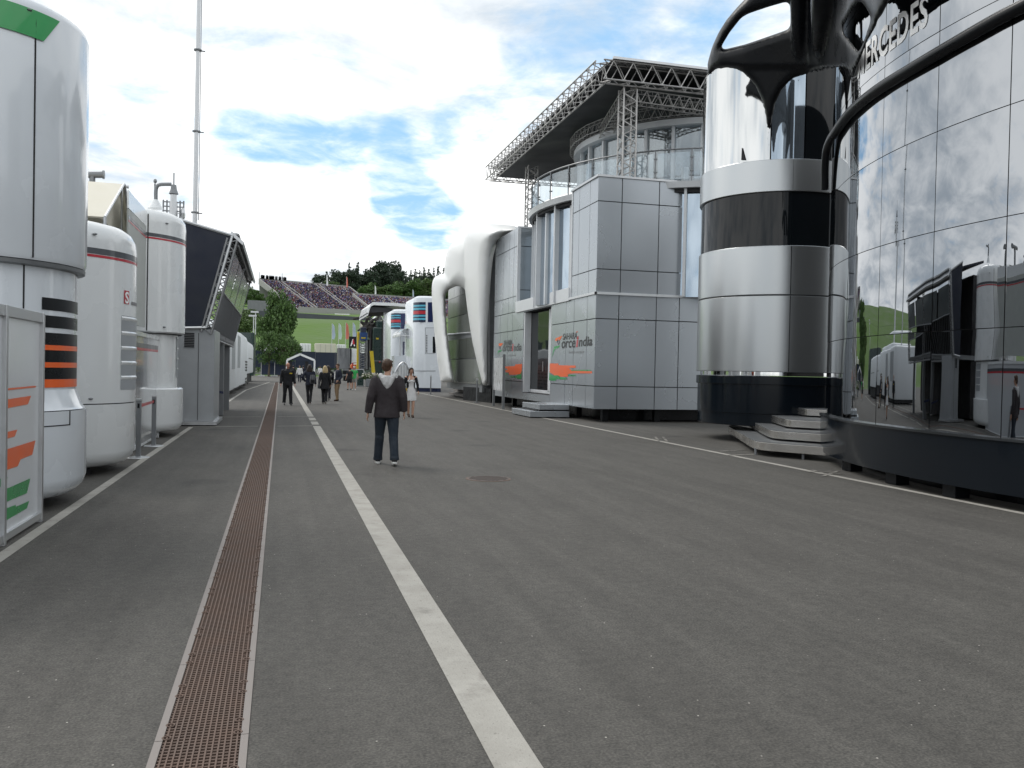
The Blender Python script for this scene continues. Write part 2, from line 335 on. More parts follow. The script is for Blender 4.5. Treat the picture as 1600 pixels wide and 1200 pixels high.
def truss(mb, a, b, w, h, r=.03, seg=None, up=(0, 0, 1), br=.6):   # box truss along a-b
    a, b = Vector(a), Vector(b); L_ = (b-a).length; d = (b-a)/L_; u = Vector(up); rt = d.cross(u)
    if rt.length < .1: rt = d.cross(Vector((0, 1, 0)))
    rt.normalize(); u = rt.cross(d); seg = seg or max(2, round(L_/max(w, h)))
    cs = [rt*sx*w/2+u*sy*h/2 for sx, sy in ((-1, -1), (1, -1), (1, 1), (-1, 1))]
    for c in cs: mb.tube([a+c, b+c], r, 6)
    for i in range(seg):
        p, q = a+d*L_*i/seg, a+d*L_*(i+1)/seg; m_ = (p+q)/2
        for k in range(4):
            c1, c2 = cs[k], cs[(k+1) % 4]; mb.tube([p+c1, m_+c2], r*br, 5, cap=False); mb.tube([m_+c2, q+c1], r*br, 5, cap=False)
    return mb
def masksolid(mb, outer, holes, step, fdist, bdist):
    """curved solid: outline and openings surveyed as sight lines, front and back faces at real distances"""
    polys = [outer]+holes; xs = [p[0] for p in outer]; ys = [p[1] for p in outer]; x0, y0 = min(xs)-step, min(ys)-step
    nx, ny = int((max(xs)-x0)/step)+2, int((max(ys)-y0)/step)+2
    def inside(x, y):
        return polyhit(outer, x, y)[0] and not any(polyhit(h, x, y)[0] for h in holes)
    cells = {(i, j) for i in range(nx) for j in range(ny) if inside(x0+(i+.5)*step, y0+(j+.5)*step)}
    vid = {}
    def vert(i, j):
        if (i, j) in vid: return vid[(i, j)]
        x, y = x0+i*step, y0+j*step; d, q = min((polyhit(p, x, y)[1] for p in polys), key=lambda t: t[0])
        nb_ = sum((i-a, j-b) in cells for a in (0, 1) for b in (0, 1))
        if nb_ < 4: x, y = q; d = 0
        r = ray(x, y).normalized(); k = len(mb.v); mb.v += [tuple(O+r*fdist(x, y, d)), tuple(O+r*bdist(x, y, d))]; vid[(i, j)] = k; return k
    for i, j in cells:
        a, b, c, d = vert(i, j), vert(i+1, j), vert(i+1, j+1), vert(i, j+1)
        mb.f += [(a, d, c, b), (a+1, b+1, c+1, d+1)]; mb.m += [0, 0]
        for (di, dj), (p, q) in (((0, -1), (a, b)), ((1, 0), (b, c)), ((0, 1), (c, d)), ((-1, 0), (d, a))):
            if (i+di, j+dj) not in cells: mb.f.append((p, q, q+1, p+1)); mb.m.append(0)
    return mb
def interp(x, tab):
    if x <= tab[0][0]: return tab[0][1]
    for (a, u), (b, v) in zip(tab, tab[1:]):
        if x <= b: return u+(v-u)*(x-a)/(b-a)
    return tab[-1][1]
def puff(d, w, h): t = min(d/w, 1); return h*math.sqrt(max(0, 1-(1-t)**2))

# ================================================================== THE SETTING
SL0, SL1 = -.505, -.110          # drain slot in the paving
g = MB()
def sheet(mb, x0, x1, y0, y1, z): mb.add([(x0, y0, z), (x1, y0, z), (x1, y1, z), (x0, y1, z)], [(0, 1, 2, 3)])
for a, b in ((-400, SL0), (SL1, 400)): sheet(g, a, b, -300, 150, 0)
sheet(g, SL0, SL1, 90, 150, 0); sheet(g, SL0, SL1, -300, -6, 0)
obj('paved_ground', g, asphalt, fix=False, kind='structure')
def hterr(x, y):
    P = [(-3000, -.05), (150, -.05), (165, .3), (258, 15.6), (278, 15.8), (335, 21.8), (350, 24), (430, 34), (700, 42), (1500, 60), (4000, 60)]
    for (a, za), (b, zb) in zip(P, P[1:]):
        if y <= b: t = (y-a)/(b-a); h = za+(zb-za)*t; break
    if y > 300: h += (y-300)*.02*(sin(x*.011+1)+.5*sin(x*.027+y*.01))
    return h
terr = MB(); xs = [-2500, -900, -400]+[-250+20*i for i in range(31)]+[500, 900, 2500]
ys = [-2500, -300, 0, 150, 165, 180, 200, 220, 240, 258, 268, 278, 300, 320, 335, 350, 375, 400, 430, 480, 550, 700, 1000, 2500]
terr.v = [(x, y, hterr(x, y)) for y in ys for x in xs]; n = len(xs)
terr.f = [(j*n+i, j*n+i+1, (j+1)*n+i+1, (j+1)*n+i) for j in range(len(ys)-1) for i in range(n-1)]; terr.m = [0]*len(terr.f)
grass = mat('mown_grass', (.060, .125, .008), .9, 0, 0, .35, .05, .2, .5)
obj('grass_hillside', terr, grass, smooth=True, kind='structure')
road = MB()
for i in range(30): sheet(road, -100+10*i, -90+10*i, 262, 276, 15.86)
obj('race_track', road, mat('track_asphalt', (.07, .07, .072), .8), kind='structure')
# road markings
def strip(mb, a, b, w, z=.004):
    a, b = Vector((a[0], a[1], z)), Vector((b[0], b[1], z)); d = (b-a).normalized(); r = Vector((d.y, -d.x, 0))*w/2
    n_ = max(1, int((b-a).length/3))
    for i in range(n_):
        p, q = a+(b-a)*i/n_, a+(b-a)*(i+1)/n_; mb.add([p-r, p+r, q+r, q-r], [(0, 1, 2, 3)])
def marking(name, segs, m, label, z=.004):
    mb = MB()
    for a, b, w in segs: strip(mb, a, b, w, z)
    return obj(name, mb, m, fix=False, kind='structure', label=label)
marking('centre_line_marking', [((.975, -4), (1.0, 24.6), .2), ((1.0, 25.2), (1.0, 26.6), .2), ((1.0, 27.2), (1.0, 28.6), .2), ((1.0, 29.2), (1.0, 84), .2)], paint, 'wide white line down the paved lane beside the drain')
marking('left_edge_marking', [((-2.24, -2), (-2.24, 24.1), .12), ((-2.26, 25.3), (-2.26, 27.4), .13), ((-2.27, 28.8), (-2.27, 30.2), .13), ((-2.27, 31.5), (-2.2, 60), .13), ((-2.2, 60), (-1.0, 92), .13)], paint, 'white line along the left row of motorhomes')
marking('right_edge_marking', [((8.94, 3), (9.0, 28), .13), ((9.0, 28), (9.3, 64), .12)], paint, 'white line along the right row of hospitality buildings')
a1, a2 = G(300, 667), G(487, 665.5); b1, b2 = G(325, 652), G(487, 650.5)
marking('cross_line_marking', [((a1.x, a1.y), (SL0-.06, a1.y+(a2.y-a1.y)*.55), .09), ((SL1+.06, a1.y+(a2.y-a1.y)*.68), (.88, a2.y), .09),
        ((b1.x, b1.y), (SL0-.06, (b1.y+b2.y)/2), .09), ((SL1+.06, (b1.y+b2.y)/2+.1), (.88, b2.y), .09)], paint, 'two thin white lines crossing the lane')
def gs(a, b, w): p, q = G(*a), G(*b); return ((p.x, p.y), (q.x, q.y), w)
marking('bay_marking', [gs((1117, 706), (1168, 703), .07), gs((1136, 712), (1184, 710), .07),
        gs((1018, 686), (1046, 686), .06), gs((1024, 683), (1030, 690), .06), gs((1036, 683), (1042, 690), .06),
        gs((1262, 738), (1300, 737), .07), gs((1268, 734), (1290, 742), .07), gs((1296, 741), (1322, 742), .07), gs((1285, 745), (1310, 736), .06)], paint_w, 'worn white bay marks beside the right edge line', .008)
# ------------------------------------------------------------------ drain
dr = root('drain_channel', (-.307, 40, 0), label='long rusty grated drain channel running down the paved lane', cat='drain')
rust = mat('rusty_cast_iron', (.15, .105, .085), .8, .3, 0, .45, 6); rim = mat('drain_rim_steel', (.25, .225, .21), .7, .3, 0, .2, 5)
ch = MB(); ch.box(SL0-.01, SL1+.01, -6, 90, -.30, -.26)
ch.box(SL0-.02, SL0, -6, 90, -.28, -.01); ch.box(SL1, SL1+.02, -6, 90, -.28, -.01)
obj('channel', ch, seam, dr)
fr = MB()
for x0, x1 in ((SL0+.001, SL0+.034), (SL1-.034, SL1-.001)):
    y = -6
    while y < 90:
        fr.box(x0, x1, y+.003, min(90, y+1)-.003, -.05, .006); y += 1
obj('frame_rail', fr, rim, dr)
gr = MB(); xa, xb = SL0+.036, SL1-.036
nb = 13
for i in range(nb):
    x = xa+(xb-xa)*(i+.5)/nb
    for y0, y1 in ((-6, 90),): gr.box(x-.0036, x+.0036, y0, y1, -.03, .004)
y = -6.0
while y < 90:
    gr.box(xa, xb, y-.0045, y+.0045, -.026, .001); y += .030 if y < 30 else .06
obj('grate', gr, rust, dr, fix=False)
for k in range(24):
    y = 2.6+k*.5
    for sx in (xa+.012, xb-.012):
        for dy in (-.07, .07):
            c = MB(); c.tube([(sx+.018*cos(a*pi/4), y+dy+.018*sin(a*pi/4), .005) for a in range(9)], .0045, 5, cap=False)
            obj('clip', c, rust, dr, fix=False)
# manhole
mhp = G(763, 748.3); mh = root('manhole_cover', (mhp.x, mhp.y, 0), label='round reddish iron manhole cover set in the asphalt', cat='manhole cover')
c = MB(); c.loft([(mhp.x, mhp.y, .001, .345, .345), (mhp.x, mhp.y, .005, .345, .345)], 40); obj('surround', c, rust, mh)
c = MB(); c.loft([(mhp.x, mhp.y, .004, .315, .315), (mhp.x, mhp.y, .009, .31, .31)], 36)
for i in range(-9, 10):
    for j in range(-9, 10):
        if math.hypot(i, j) < 9.3 and (i+j) % 2: x, y = mhp.x+i*.031, mhp.y+j*.031; c.box(x-.012, x+.012, y-.012, y+.012, .009, .016)
obj('cover_plate', c, mat('reddish_iron', (.135, .115, .105), .7, .3, 0, .4, 9), mh)

# ================================================================== MIRROR-CLAD BUILDING (right foreground)
def mwcurve():
    pts = []; x, y = 9.08, 8.85; ds = .02; X0, Y0 = x, y
    def t(s): return RAD(-4+5.42*s)
    fwd = [(0, x, y)]; s = 0
    while s < 8.5: x += sin(t(s+ds/2))*ds; y += cos(t(s+ds/2))*ds; s += ds; fwd.append((s, x, y))
    x, y, s = X0, Y0, 0; back = []
    while s > -7: x -= sin(t(s-ds/2))*ds; y -= cos(t(s-ds/2))*ds; s -= ds; back.append((s, x, y))
    return back[::-1]+fwd
MC = mwcurve()
def mwat(s, off=0):
    i = min(len(MC)-2, max(0, int((s-MC[0][0])/.02))); f = (s-MC[i][0])/.02; x = MC[i][1]+(MC[i+1][1]-MC[i][1])*f; y = MC[i][2]+(MC[i+1][2]-MC[i][2])*f
    t = RAD(-4+5.42*s); return Vector((x-cos(t)*off, y+sin(t)*off, 0))
def mws(px, py, off=0):
    d = ray(px, py); last = None
    for s, x, y in MC[::3]:
        p = mwat(s, off); cr = p.x*d.y-p.y*d.x
        if last is not None and last[0] > 0 >= cr or last is not None and last[0] < 0 <= cr:
            p0 = last[1]; f = last[0]/(last[0]-cr); q = p0.lerp(p, f); k = math.hypot(q.x, q.y)/math.hypot(d.x, d.y)
            return last[2]+(s-last[2])*f, Vector((q.x, q.y, H+d.z*k))
        last = (cr, p, s)
    s, x, y = max(MC, key=lambda q: -math.atan2(q[1], q[2])); s = 7.1; p = mwat(s, off); k = math.hypot(p.x, p.y)/math.hypot(*ray(px, py).xy); return s, Vector((p.x, p.y, H+ray(px, py).z*k))
mb_root = root('mirror_clad_building', (12, 12, 0), label='curved mirror-clad hospitality building with round steel tower and dark navy plinth', cat='building')
sv = [mws(px, 400)[0] for px in (1572, 1459, 1375)]
seams_s = [sv[0]-2.9, sv[0]-1.45, sv[0], sv[1], sv[2], sv[2]+1.45, sv[2]+2.9, sv[2]+4.3]
seams_s = [sv[0]-4.35]+seams_s
mirror = mat('dark_mirror_panel', (.36, .375, .395), .012, 1, 0, .02, .5, .0042, .75, stretch=(1, 1, .55), rvary=0)
zs = [.9, 2.34, 3.78, 5.22, 6.66, 8.1, 9.5]
mp = MB(); rng = random.Random(3)
for a, b in zip(seams_s, seams_s[1:]):
    for z0, z1 in zip(zs, zs[1:]):
        k = 10; r1, r2, r3 = rng.uniform(-.003, .003), rng.uniform(-.003, .003), rng.uniform(.002, .005)
        vs = []
        for j in range(7):
            for i in range(k+1):
                u, v = i/k, j/6; s = a+.008+(b-a-.016)*u
                o = .0+r1*(u-.5)+r2*(v-.5)+r3*(1-(2*u-1)**4)*(1-(2*v-1)**4); p = mwat(s, o); vs.append((p.x, p.y, z0+.006+(z1-z0-.012)*v))
        mp.add(vs, [(j*(k+1)+i, j*(k+1)+i+1, (j+1)*(k+1)+i+1, (j+1)*(k+1)+i) for j in range(6) for i in range(k)])
obj('mirror_facade', mp, mirror, mb_root, smooth=True, fix=False)
sl_ = [seams_s[0]+i*(seams_s[-1]-seams_s[0])/80 for i in range(81)]
def wallband(off0, off1, z0, z1, ss=sl_):
    w = MB(); vs = []
    for s in ss:
        for o, z in ((off0, z0), (off1, z0), (off1, z1), (off0, z1)): p = mwat(s, o); vs.append((p.x, p.y, z))
    n_ = len(ss)
    w.add(vs, [(i*4+j, i*4+(j+1) % 4, (i+1)*4+(j+1) % 4, (i+1)*4+j) for i in range(n_-1) for j in range(4)]+[(0, 1, 2, 3), ((n_-1)*4+3, (n_-1)*4+2, (n_-1)*4+1, (n_-1)*4)])
    return w
obj('backing_wall', wallband(-.35, -.02, .3, 9.6), seam, mb_root)
sp = [s for s in sl_ if s < 7.2]
obj('plinth', wallband(-.3, .10, .19, .895, sp), navy_gloss, mb_root)
obj('plinth_lip', wallband(-.05, .125, .875, .91, sp), mat('dark_steel_lip', (.12, .13, .14), .2, .9), mb_root)
obj('plinth_shade_wall', wallband(-.9, -.55, .0, .4, sp), black, mb_root)  # black wall set back, stands in for the shadow below the plinth
for s in (-.4, 1.2, 2.6, 4.4): 
    p = mwat(s, -.1); c = MB(); c.box(p.x-.12, p.x+.12, p.y-.12, p.y+.12, .01, .2); obj('foot', c, black, mb_root)
rb = MB(); rb.box(11.3, 19, 1, 14, .4, 9.4); obj('rear_volume', rb, seam, mb_root)
# black tube sweeping up the facade
tp = [mws(x, y, .08)[1] for x, y in ((1306, 205), (1330, 174), (1370, 141), (1430, 104), (1500, 63), (1560, 29), (1610, 3), (1680, -36))]
r0_ = tp[0]; tp = [O+ray(x, y).normalized()*dd for x, y, dd in ((1289, 296, 19.3), (1289, 264, 19.2), (1291, 238, 19.0), (1297, 219, 18.6))]+tp[0:]
t = MB(); t.tube(smoothpath(tp, 6), [.075]*12+[.08]*12+[.085]*6+[.09]*(len(tp)*6), 14); obj('facade_rib', t, black_m, mb_root, smooth=60)
# lettering wrapped on the wall
sL, pL = mws(1450, 26); sR = mws(1372, 86)[0]
dl = (sR-sL); 
def lett(u, v): p = mwat(sL+dl*1.62-u, .012); return (p.x, p.y, zL+v)
zL = mws(1447, 38)[1].z-.02
tm, tw = textmb('MERCEDES', 1, lambda u, v: (u, v, 0), sx=1, space=1.05)
k = dl*1.62/tw
tm, _ = textmb('MERCEDES', .66, lambda u, v: lett(u*k/.66, v), sx=1, space=1.05, bold=.014)
obj('lettering', tm, whitetxt, mb_root, fix=False)

# round steel tower
cdir = ray(1205, 588); cdir = Vector((cdir.x, cdir.y, 0)).normalized(); CC = cdir*23.6; RT = 1.92
def cyl(px, py, cx=None, cy=None, R=RT):
    cx = CC.x if cx is None else cx; cy = CC.y if cy is None else cy
    d = ray(px, py); dx, dy = d.x, d.y; A = dx*dx+dy*dy; B = -2*(dx*cx+dy*cy); C_ = cx*cx+cy*cy-R*R; D = B*B-4*A*C_
    if D < 0: k = -B/(2*A)
    else: k = (-B-math.sqrt(D))/(2*A)
    return O+d*k
zt = [cyl(1190, y).z for y in (667, 587, 581, 461, 384, 300, 250, 100)]
def ring(z, R): return (CC.x, CC.y, z, R, R)
def drum(z0, z1, R, name, m, lip=.012, n=72, **k):
    c = MB(); c.loft([ring(z0, R-lip), ring(z0+lip, R), ring(z1-lip, R), ring(z1, R-lip)], n); return obj(name, c, m, mb_root, smooth=40, **k)
drum(zt[0]+.3, zt[1]-.2, RT-.04, 'tower_plinth', navy_gloss)
drum(zt[1]-.22, zt[1]-.01, RT+.0, 'plinth_band', navy_gloss); drum(zt[0]-.0, zt[0]+.31, RT-.06, 'plinth_foot', navy_gloss)
drum(zt[1], zt[2], RT-.1, 'tower_mirror_strip', mat('polished_strip', (.8, .8, .8), .05, 1), .001)
drum(zt[2], zt[3]-.012, RT, 'tower_cladding', brush); drum(zt[3]+.012, zt[4], RT, 'tower_cladding', brush)
drum(zt[4]-.01, zt[5]+.01, RT-.05, 'tower_window_band', glass_d, .001)
drum(zt[5], zt[6], RT+.01, 'tower_cladding', brush)
drum(zt[3]-.03, zt[3]+.03, RT-.03, 'joint', seam, .001)
drum(zt[6]-.02, zt[7]+.3, RT-.30, 'tower_core', black, .001)
def arcwall(px0, px1, z0, z1, R, th=.04, n=24, topf=None):
    a0 = math.atan2(*(cyl(px0, 400, R=R)-CC).yx); a1 = math.atan2(*(cyl(px1, 400, R=R)-CC).yx)
    if a0 > 0: a0 -= 2*pi
    if a1 > 0: a1 -= 2*pi
    w = MB(); vs = []
    for i in range(n+1):
        a = a0+(a1-a0)*i/n
        for r, z in ((R, z0), (R, z1), (R-th, z1), (R-th, z0)): vs.append((CC.x+cos(a)*r, CC.y+sin(a)*r, z))
    w.add(vs, [(i*4+j, i*4+(j+1) % 4, (i+1)*4+(j+1) % 4, (i+1)*4+j) for i in range(n) for j in range(4)]+[(0, 1, 2, 3), (n*4+3, n*4+2, n*4+1, n*4)]); return w
c = arcwall(1100, 1199, zt[6], zt[7]+.2, RT-.02)
# carry the polished wall round the back of the drum as well
a0 = math.atan2(*(cyl(1100, 400)-CC).yx)
w = MB(); vs = []; n_ = 30
for i in range(n_+1):
    a = a0-2.2*i/n_
    for r, z in ((RT-.02, zt[6]), (RT-.02, zt[7]+.2), (RT-.06, zt[7]+.2), (RT-.06, zt[6])): vs.append((CC.x+cos(a)*r, CC.y+sin(a)*r, z))
w.add(vs, [(i*4+j, i*4+(j+1) % 4, (i+1)*4+(j+1) % 4, (i+1)*4+j) for i in range(n_) for j in range(4)])
c.add(w.v, w.f)
obj('tower_polished_wall', c, chrome, mb_root, smooth=40)
obj('tower_glazing', arcwall(1201, 1252, zt[6], zt[7]+.2, RT-.05), glass_b, mb_root, smooth=40)
obj('tower_glazing', arcwall(1254, 1318, zt[6], zt[7]+.2, RT-.05), glass_d, mb_root, smooth=40)
for px in (1113, 1239):
    p0, p1 = cyl(px, 300), cyl(px, 400); c = MB()
    for z0, z1 in ((zt[2], zt[3]), (zt[3], zt[4]), (zt[5], zt[6])):
        if px == 1113: continue
        nn = (p0-CC); nn.z = 0; nn.normalize(); q = CC+nn*(RT+.004); c = MB(); c.bar((q.x, q.y, z0+.02), (q.x, q.y, z1-.02), .018, .01); obj('vertical_joint', c, seam, mb_root)
# black organic crown
def cp(px, py, rp, d=None):
    if d is None: p = cyl(px, py, R=RT+.12); return (p, rp*(p-O).length/F)
    r = ray(px, py); p = O+r*(d/r.length); return (p, rp*d/F)
def limb(mb, pts, n=10):
    P = [cp(*q) for q in pts]; path = smoothpath([p for p, r in P], 5); rr = smoothpath([(r, 0, 0) for p, r in P], 5); mb.tube(path, [max(.02, q.x) for q in rr], n)
DT = [(1100, 22.4), (1125, 21.9), (1165, 21.5), (1205, 21.3), (1262, 20.9), (1285, 20.2), (1305, 18.8), (1325, 17.4), (1345, 16.5), (1370, 15.7), (1430, 14.3)]
outer = [(1103, 122), (1104, 108), (1107, 92), (1113, 72), (1122, 52), (1135, 31), (1152, 11), (1172, -10), (1200, -34), (1240, -60), (1300, -72), (1380, -78), (1440, -70), (1416, -42), (1398, -12), (1386, 8), (1377, 26), (1371, 31), (1369, 42), (1364, 50), (1357, 62), (1350, 78), (1343, 97), (1338, 110), (1333, 120), (1326, 128), (1324, 112), (1316, 108), (1290, 112), (1262, 116), (1247, 120),
         (1234, 128), (1222, 141), (1213, 160), (1207, 186), (1203.5, 215), (1200.5, 250), (1198.5, 215), (1196, 184), (1189, 154), (1178, 132), (1164, 117), (1150, 109), (1134, 106), (1118, 110), (1110, 118)]
holes = [[(1125, 76), (1140, 51), (1158, 28), (1169, 21.5), (1200, 11), (1227, 3.2), (1234, 4), (1235, 20), (1235, 41), (1231, 46), (1200, 57), (1165, 69), (1134, 76.5)],
         [(1316, 46), (1328, 24), (1339, 6), (1344, 3.6), (1349, 6), (1356, 18), (1361, 29), (1353, 53), (1345, 76), (1340, 79), (1330, 66)]]
cr_ = MB()
masksolid(cr_, outer, holes, 4, lambda x, y, d: interp(x, DT)-puff(d, 13, .17)+(.0 if y < 104 else .08), lambda x, y, d: interp(x, DT)+(.16 if y < 104 else .10))
limb(cr_, [(1294, -60, 22, 18.8), (1289, 0, 19, 19.0), (1285, 40, 15, 19.5), (1280, 70, 10, 19.9), (1277, 86, 5, 20.2)])
limb(cr_, [(1248, -50, 12, 20.6), (1246, 0, 10, 20.7), (1247, 60, 9, 20.8), (1252, 90, 7, 20.9)])
cm = remesh(cr_, .045, 4)
obj('canopy_frame', cm, black_m, mb_root, smooth=True, fix=False)
for px, py in ((1138, 96), (1248, 87), (1266, 104)):
    p = cyl(px, py, R=RT+.42); c = MB(); c.ball(p, .02, 8); obj('spot_lamp', c, whitetxt, mb_root)
# small black cap seen on the steel wall
c = MB(); p0, p1, p2 = cyl(1159, 231, R=RT), cyl(1164, 250, R=RT), cyl(1158, 250, R=RT); c.prism([p0, p1, p2], (0, -.02, 0)); obj('wall_vent', c, black, mb_root)

# steel steps to the tower entrance
st = root('entrance_steps', (11, 16.5, 0), label='four curved stainless steel steps in front of the round steel tower', cat='steps')
def stepblk(left, mid, right, z0, z1, depth=2.2, za=None):
    A_, B_, C_ = G(*left, z0), G(*mid, z0), G(*right, z0); u1, u2 = A_-B_, C_-B_
    P = [A_]+[B_+u1*.13*(1-t)**2+u2*.22*t*t for t in (0, .2, .4, .6, .8, 1)]+[C_]
    poly = [(p.x, p.y) for p in P]; d = ray(1290, 600); d = Vector((d.x, d.y)).normalized()*depth
    poly += [(C_.x+d.x, C_.y+d.y), (A_.x+d.x*.5, A_.y+d.y*.5)]
    c = MB(); c.plan([(poly, z0 if za is None else za), (poly, z1)]); return c
for l, m_, r, z0, z1 in (((1138, 676), (1180, 703), (1290, 712), .12, .295), ((1164, 663), (1204, 685), (1286, 691), .335, .505), ((1190, 654), (1229, 667), (1282, 670), .545, .71), ((1213, 640), (1255, 649), (1299, 651), .745, .90)):
    sb = obj('step', stepblk(l, m_, r, z0, z1-.012, 1.5), steel, st, bevel=.005); obj('tread', stepblk(l, m_, r, z0, z1, 1.5, z1-.011), tread_m, sb)
for l, m_, r, z0, z1 in (((1180, 672), (1206, 690), (1286, 698), .05, .33), ((1192, 660), (1222, 676), (1282, 682), .30, .54), ((1212, 650), (1242, 661), (1280, 664), .5, .74)):
    obj('understructure', stepblk(l, m_, r, z0, z1, 1.2), seam, st)
p = G(1180, 704, .1); c = MB(); c.tube([(p.x+.1, p.y+.15, 0), (p.x+.1, p.y+.15, .14)], .03, 8); obj('foot', c, alu_d, st); c = MB(); p = G(1255, 711, .1); c.tube([(p.x+.1, p.y+.15, 0), (p.x+.1, p.y+.15, .14)], .03, 8); obj('foot', c, alu_d, st)
# ================================================================== SILVER PANELLED BUILDING (right)
XF = 10.0
def ys(px, py=560): return PX(px, py, XF).y
FY = ys(929.5, 560)                       # near corner
zc = [PX(930, y, XF).z for y in (640, 603.5, 497.6, 458.6, 420.5, 316, 278)]
zc = [zc[0], zc[1], zc[2], zc[3], zc[4], zc[5], zc[6]]
Yend = ys(771)
fi = root('silver_panelled_building', (13, 33, 0), label='silver panelled hospitality building with orange and green logo, truss roof and curved glass terrace', cat='building')
def fx(px): return PY(px, 500, FY).x
clr = bpy.data.materials.new('clear_glass'); clr.use_nodes = True; t_ = clr.node_tree; t_.nodes.clear()
o_ = t_.nodes.new('ShaderNodeOutputMaterial'); a_ = t_.nodes.new('ShaderNodeBsdfTransparent'); b_ = t_.nodes.new('ShaderNodeBsdfGlossy'); m_ = t_.nodes.new('ShaderNodeMixShader')
a_.inputs[0].default_value = (.80, .84, .86, 1); b_.inputs[0].default_value = (.8, .85, .88, 1); b_.inputs['Roughness'].default_value = .03
nz_ = t_.nodes.new('ShaderNodeTexNoise'); nz_.inputs['Scale'].default_value = .7; mr_ = t_.nodes.new('ShaderNodeMapRange'); mr_.inputs[3].default_value = .10; mr_.inputs[4].default_value = .26
t_.links.new(nz_.outputs[0], mr_.inputs[0]); t_.links.new(mr_.outputs[0], m_.inputs[0]); t_.links.new(a_.outputs[0], m_.inputs[1]); t_.links.new(b_.outputs[0], m_.inputs[2]); t_.links.new(m_.outputs[0], o_.inputs[0])
prn = random.Random(5)
def panels(mb, P, us, vs_, nrm, gap=.030, th=.03):
    """P(u,v)->point on wall; panels between successive us and vs_, standing th proud, slightly out of true"""
    nrm = Vector(nrm)
    for a, b in zip(us, us[1:]):
        for c, d in zip(vs_, vs_[1:]):
            if a is None or b is None: continue
            q = [P(a, c), P(b, c), P(b, d), P(a, d)]; cen = sum(q, Vector())/4; uu = (q[1]-q[0]).normalized(); vv = (q[3]-q[0]).normalized()
            q = [p+uu*g1*gap/2+vv*g2*gap/2 for p, (g1, g2) in zip(q, ((1, 1), (-1, 1), (-1, -1), (1, -1)))]
            f = [p+nrm*(th+prn.uniform(-.004, .004)) for p in q]
            mb.add(q+f, [(4, 5, 6, 7), (0, 1, 5, 4), (1, 2, 6, 5), (2, 3, 7, 6), (3, 0, 4, 7)])
side = lambda u, v: Vector((XF+.03, u, v))
front = lambda u, v: Vector((u, FY+.03, v))
YD0, YD1 = ys(860), ys(817)
ysd = [FY, ys(916), ys(895.5), ys(883.3), YD0]
ysl = [YD1, ys(799.5), ys(792.5), ys(781), Yend]
c = MB()
panels(c, side, ysd, zc[0:4], (-1, 0, 0)); panels(c, side, ysl, zc[0:4], (-1, 0, 0))
zd_top = PX(860, 479, XF).z
panels(c, side, [YD0, YD1], [zd_top, zc[3]], (-1, 0, 0)); 
zsill = PX(857, 617, XF).z
panels(c, side, [YD0, YD1], [zc[0], zsill], (-1, 0, 0))
obj('lower_side_cladding', c, silver, fi)
c = MB(); xe = 16.5
panels(c, front, [XF, fx(966.5), fx(1025), fx(1061), fx(1094)+.1, 14.4, xe], zc[0:4], (0, -1, 0)); obj('lower_front_cladding', c, silver, fi)
c = MB(); YB = ys(889)
panels(c, side, [FY, ys(917), ys(900.5), YB], zc[3:], (-1, 0, 0))
xbe = fx(1063); panels(c, front, [XF, fx(968), fx(1026), xbe], zc[3:], (0, -1, 0))
obj('upper_corner_cladding', c, silver, fi)
c = MB()
c.box(XF+.03, xe, FY+.03, YD0, zc[0], zc[3]-.02); c.box(XF+.03, xe, YD1, Yend, zc[0], zc[3]-.02); c.box(XF+.45, xe, YD0, YD1, zc[0], zc[3]-.02)
c.box(XF+.03, xe, YD0, YD1, zd_top, zc[3]-.02); c.box(XF+.03, XF+.4, YD0, YD1, zc[0], zsill)
c.box(XF+.03, xbe, FY+.03, YB, zc[3], zc[6]-.02); obj('carcass', c, seam, fi)
c = MB()
for x in (10.6, 12.5, 15): 
    for y in (FY+.6, 30, 34, 39): c.box(x-.1, x+.1, y-.1, y+.1, 0, zc[0])
c.box(XF+1.0, xe, FY+1.2, Yend, 0.02, zc[0]-.01); obj('undercarriage', c, black, fi)
# ledge / cornice strips
c = MB(); c.box(XF-.06, XF+.0, FY-.06, YB+.1, zc[3]-.03, zc[3]+.05); c.box(XF-.06, xe, FY-.06, FY-.001, zc[3]-.03, zc[3]+.05); obj('string_course', c, frame_w, fi)
c = MB(); c.box(XF-.05, xbe+.05, FY-.05, FY+.05, zc[6]-.02, zc[6]+.05); c.box(XF-.05, XF+.05, FY+.05, YB+.03, zc[6]-.02, zc[6]+.05); obj('parapet_cap', c, alu, fi)
c = MB(); c.box(XF-.02, XF+.3, YB-.1, YB-.0, zc[3]+.05, zc[6]-.03); obj('corner_post', c, frame_w, fi)
# door
door = MB(); door.box(XF+.32, XF+.36, YD0+.05, YD1-.05, zsill+.02, zd_top-.02); dd = obj('door', door, glass_d, fi)
c = MB()
for a, b in ((YD0+.005, YD0+.09), (YD1-.14, YD1-.005)): c.box(XF+.02, XF+.31, a, b, zsill+.01, zd_top-.005)
c.box(XF+.27, XF+.31, YD0+.85, YD0+1.15, zsill+.1, zd_top-.02); c.box(XF+.27, XF+.31, YD0+.09, YD1-.14, zsill+.01, zsill+.14)
c.box(XF+.27, XF+.31, YD0+.09, YD0+.85, zsill+2.15, zsill+2.35)
obj('door_frame', c, frame_w, fi, bevel=.008)
c = MB(); c.box(XF+.25, XF+.27, YD0+1.8, YD0+1.85, zsill+.9, zsill+1.3); obj('handle', c, alu, dd)
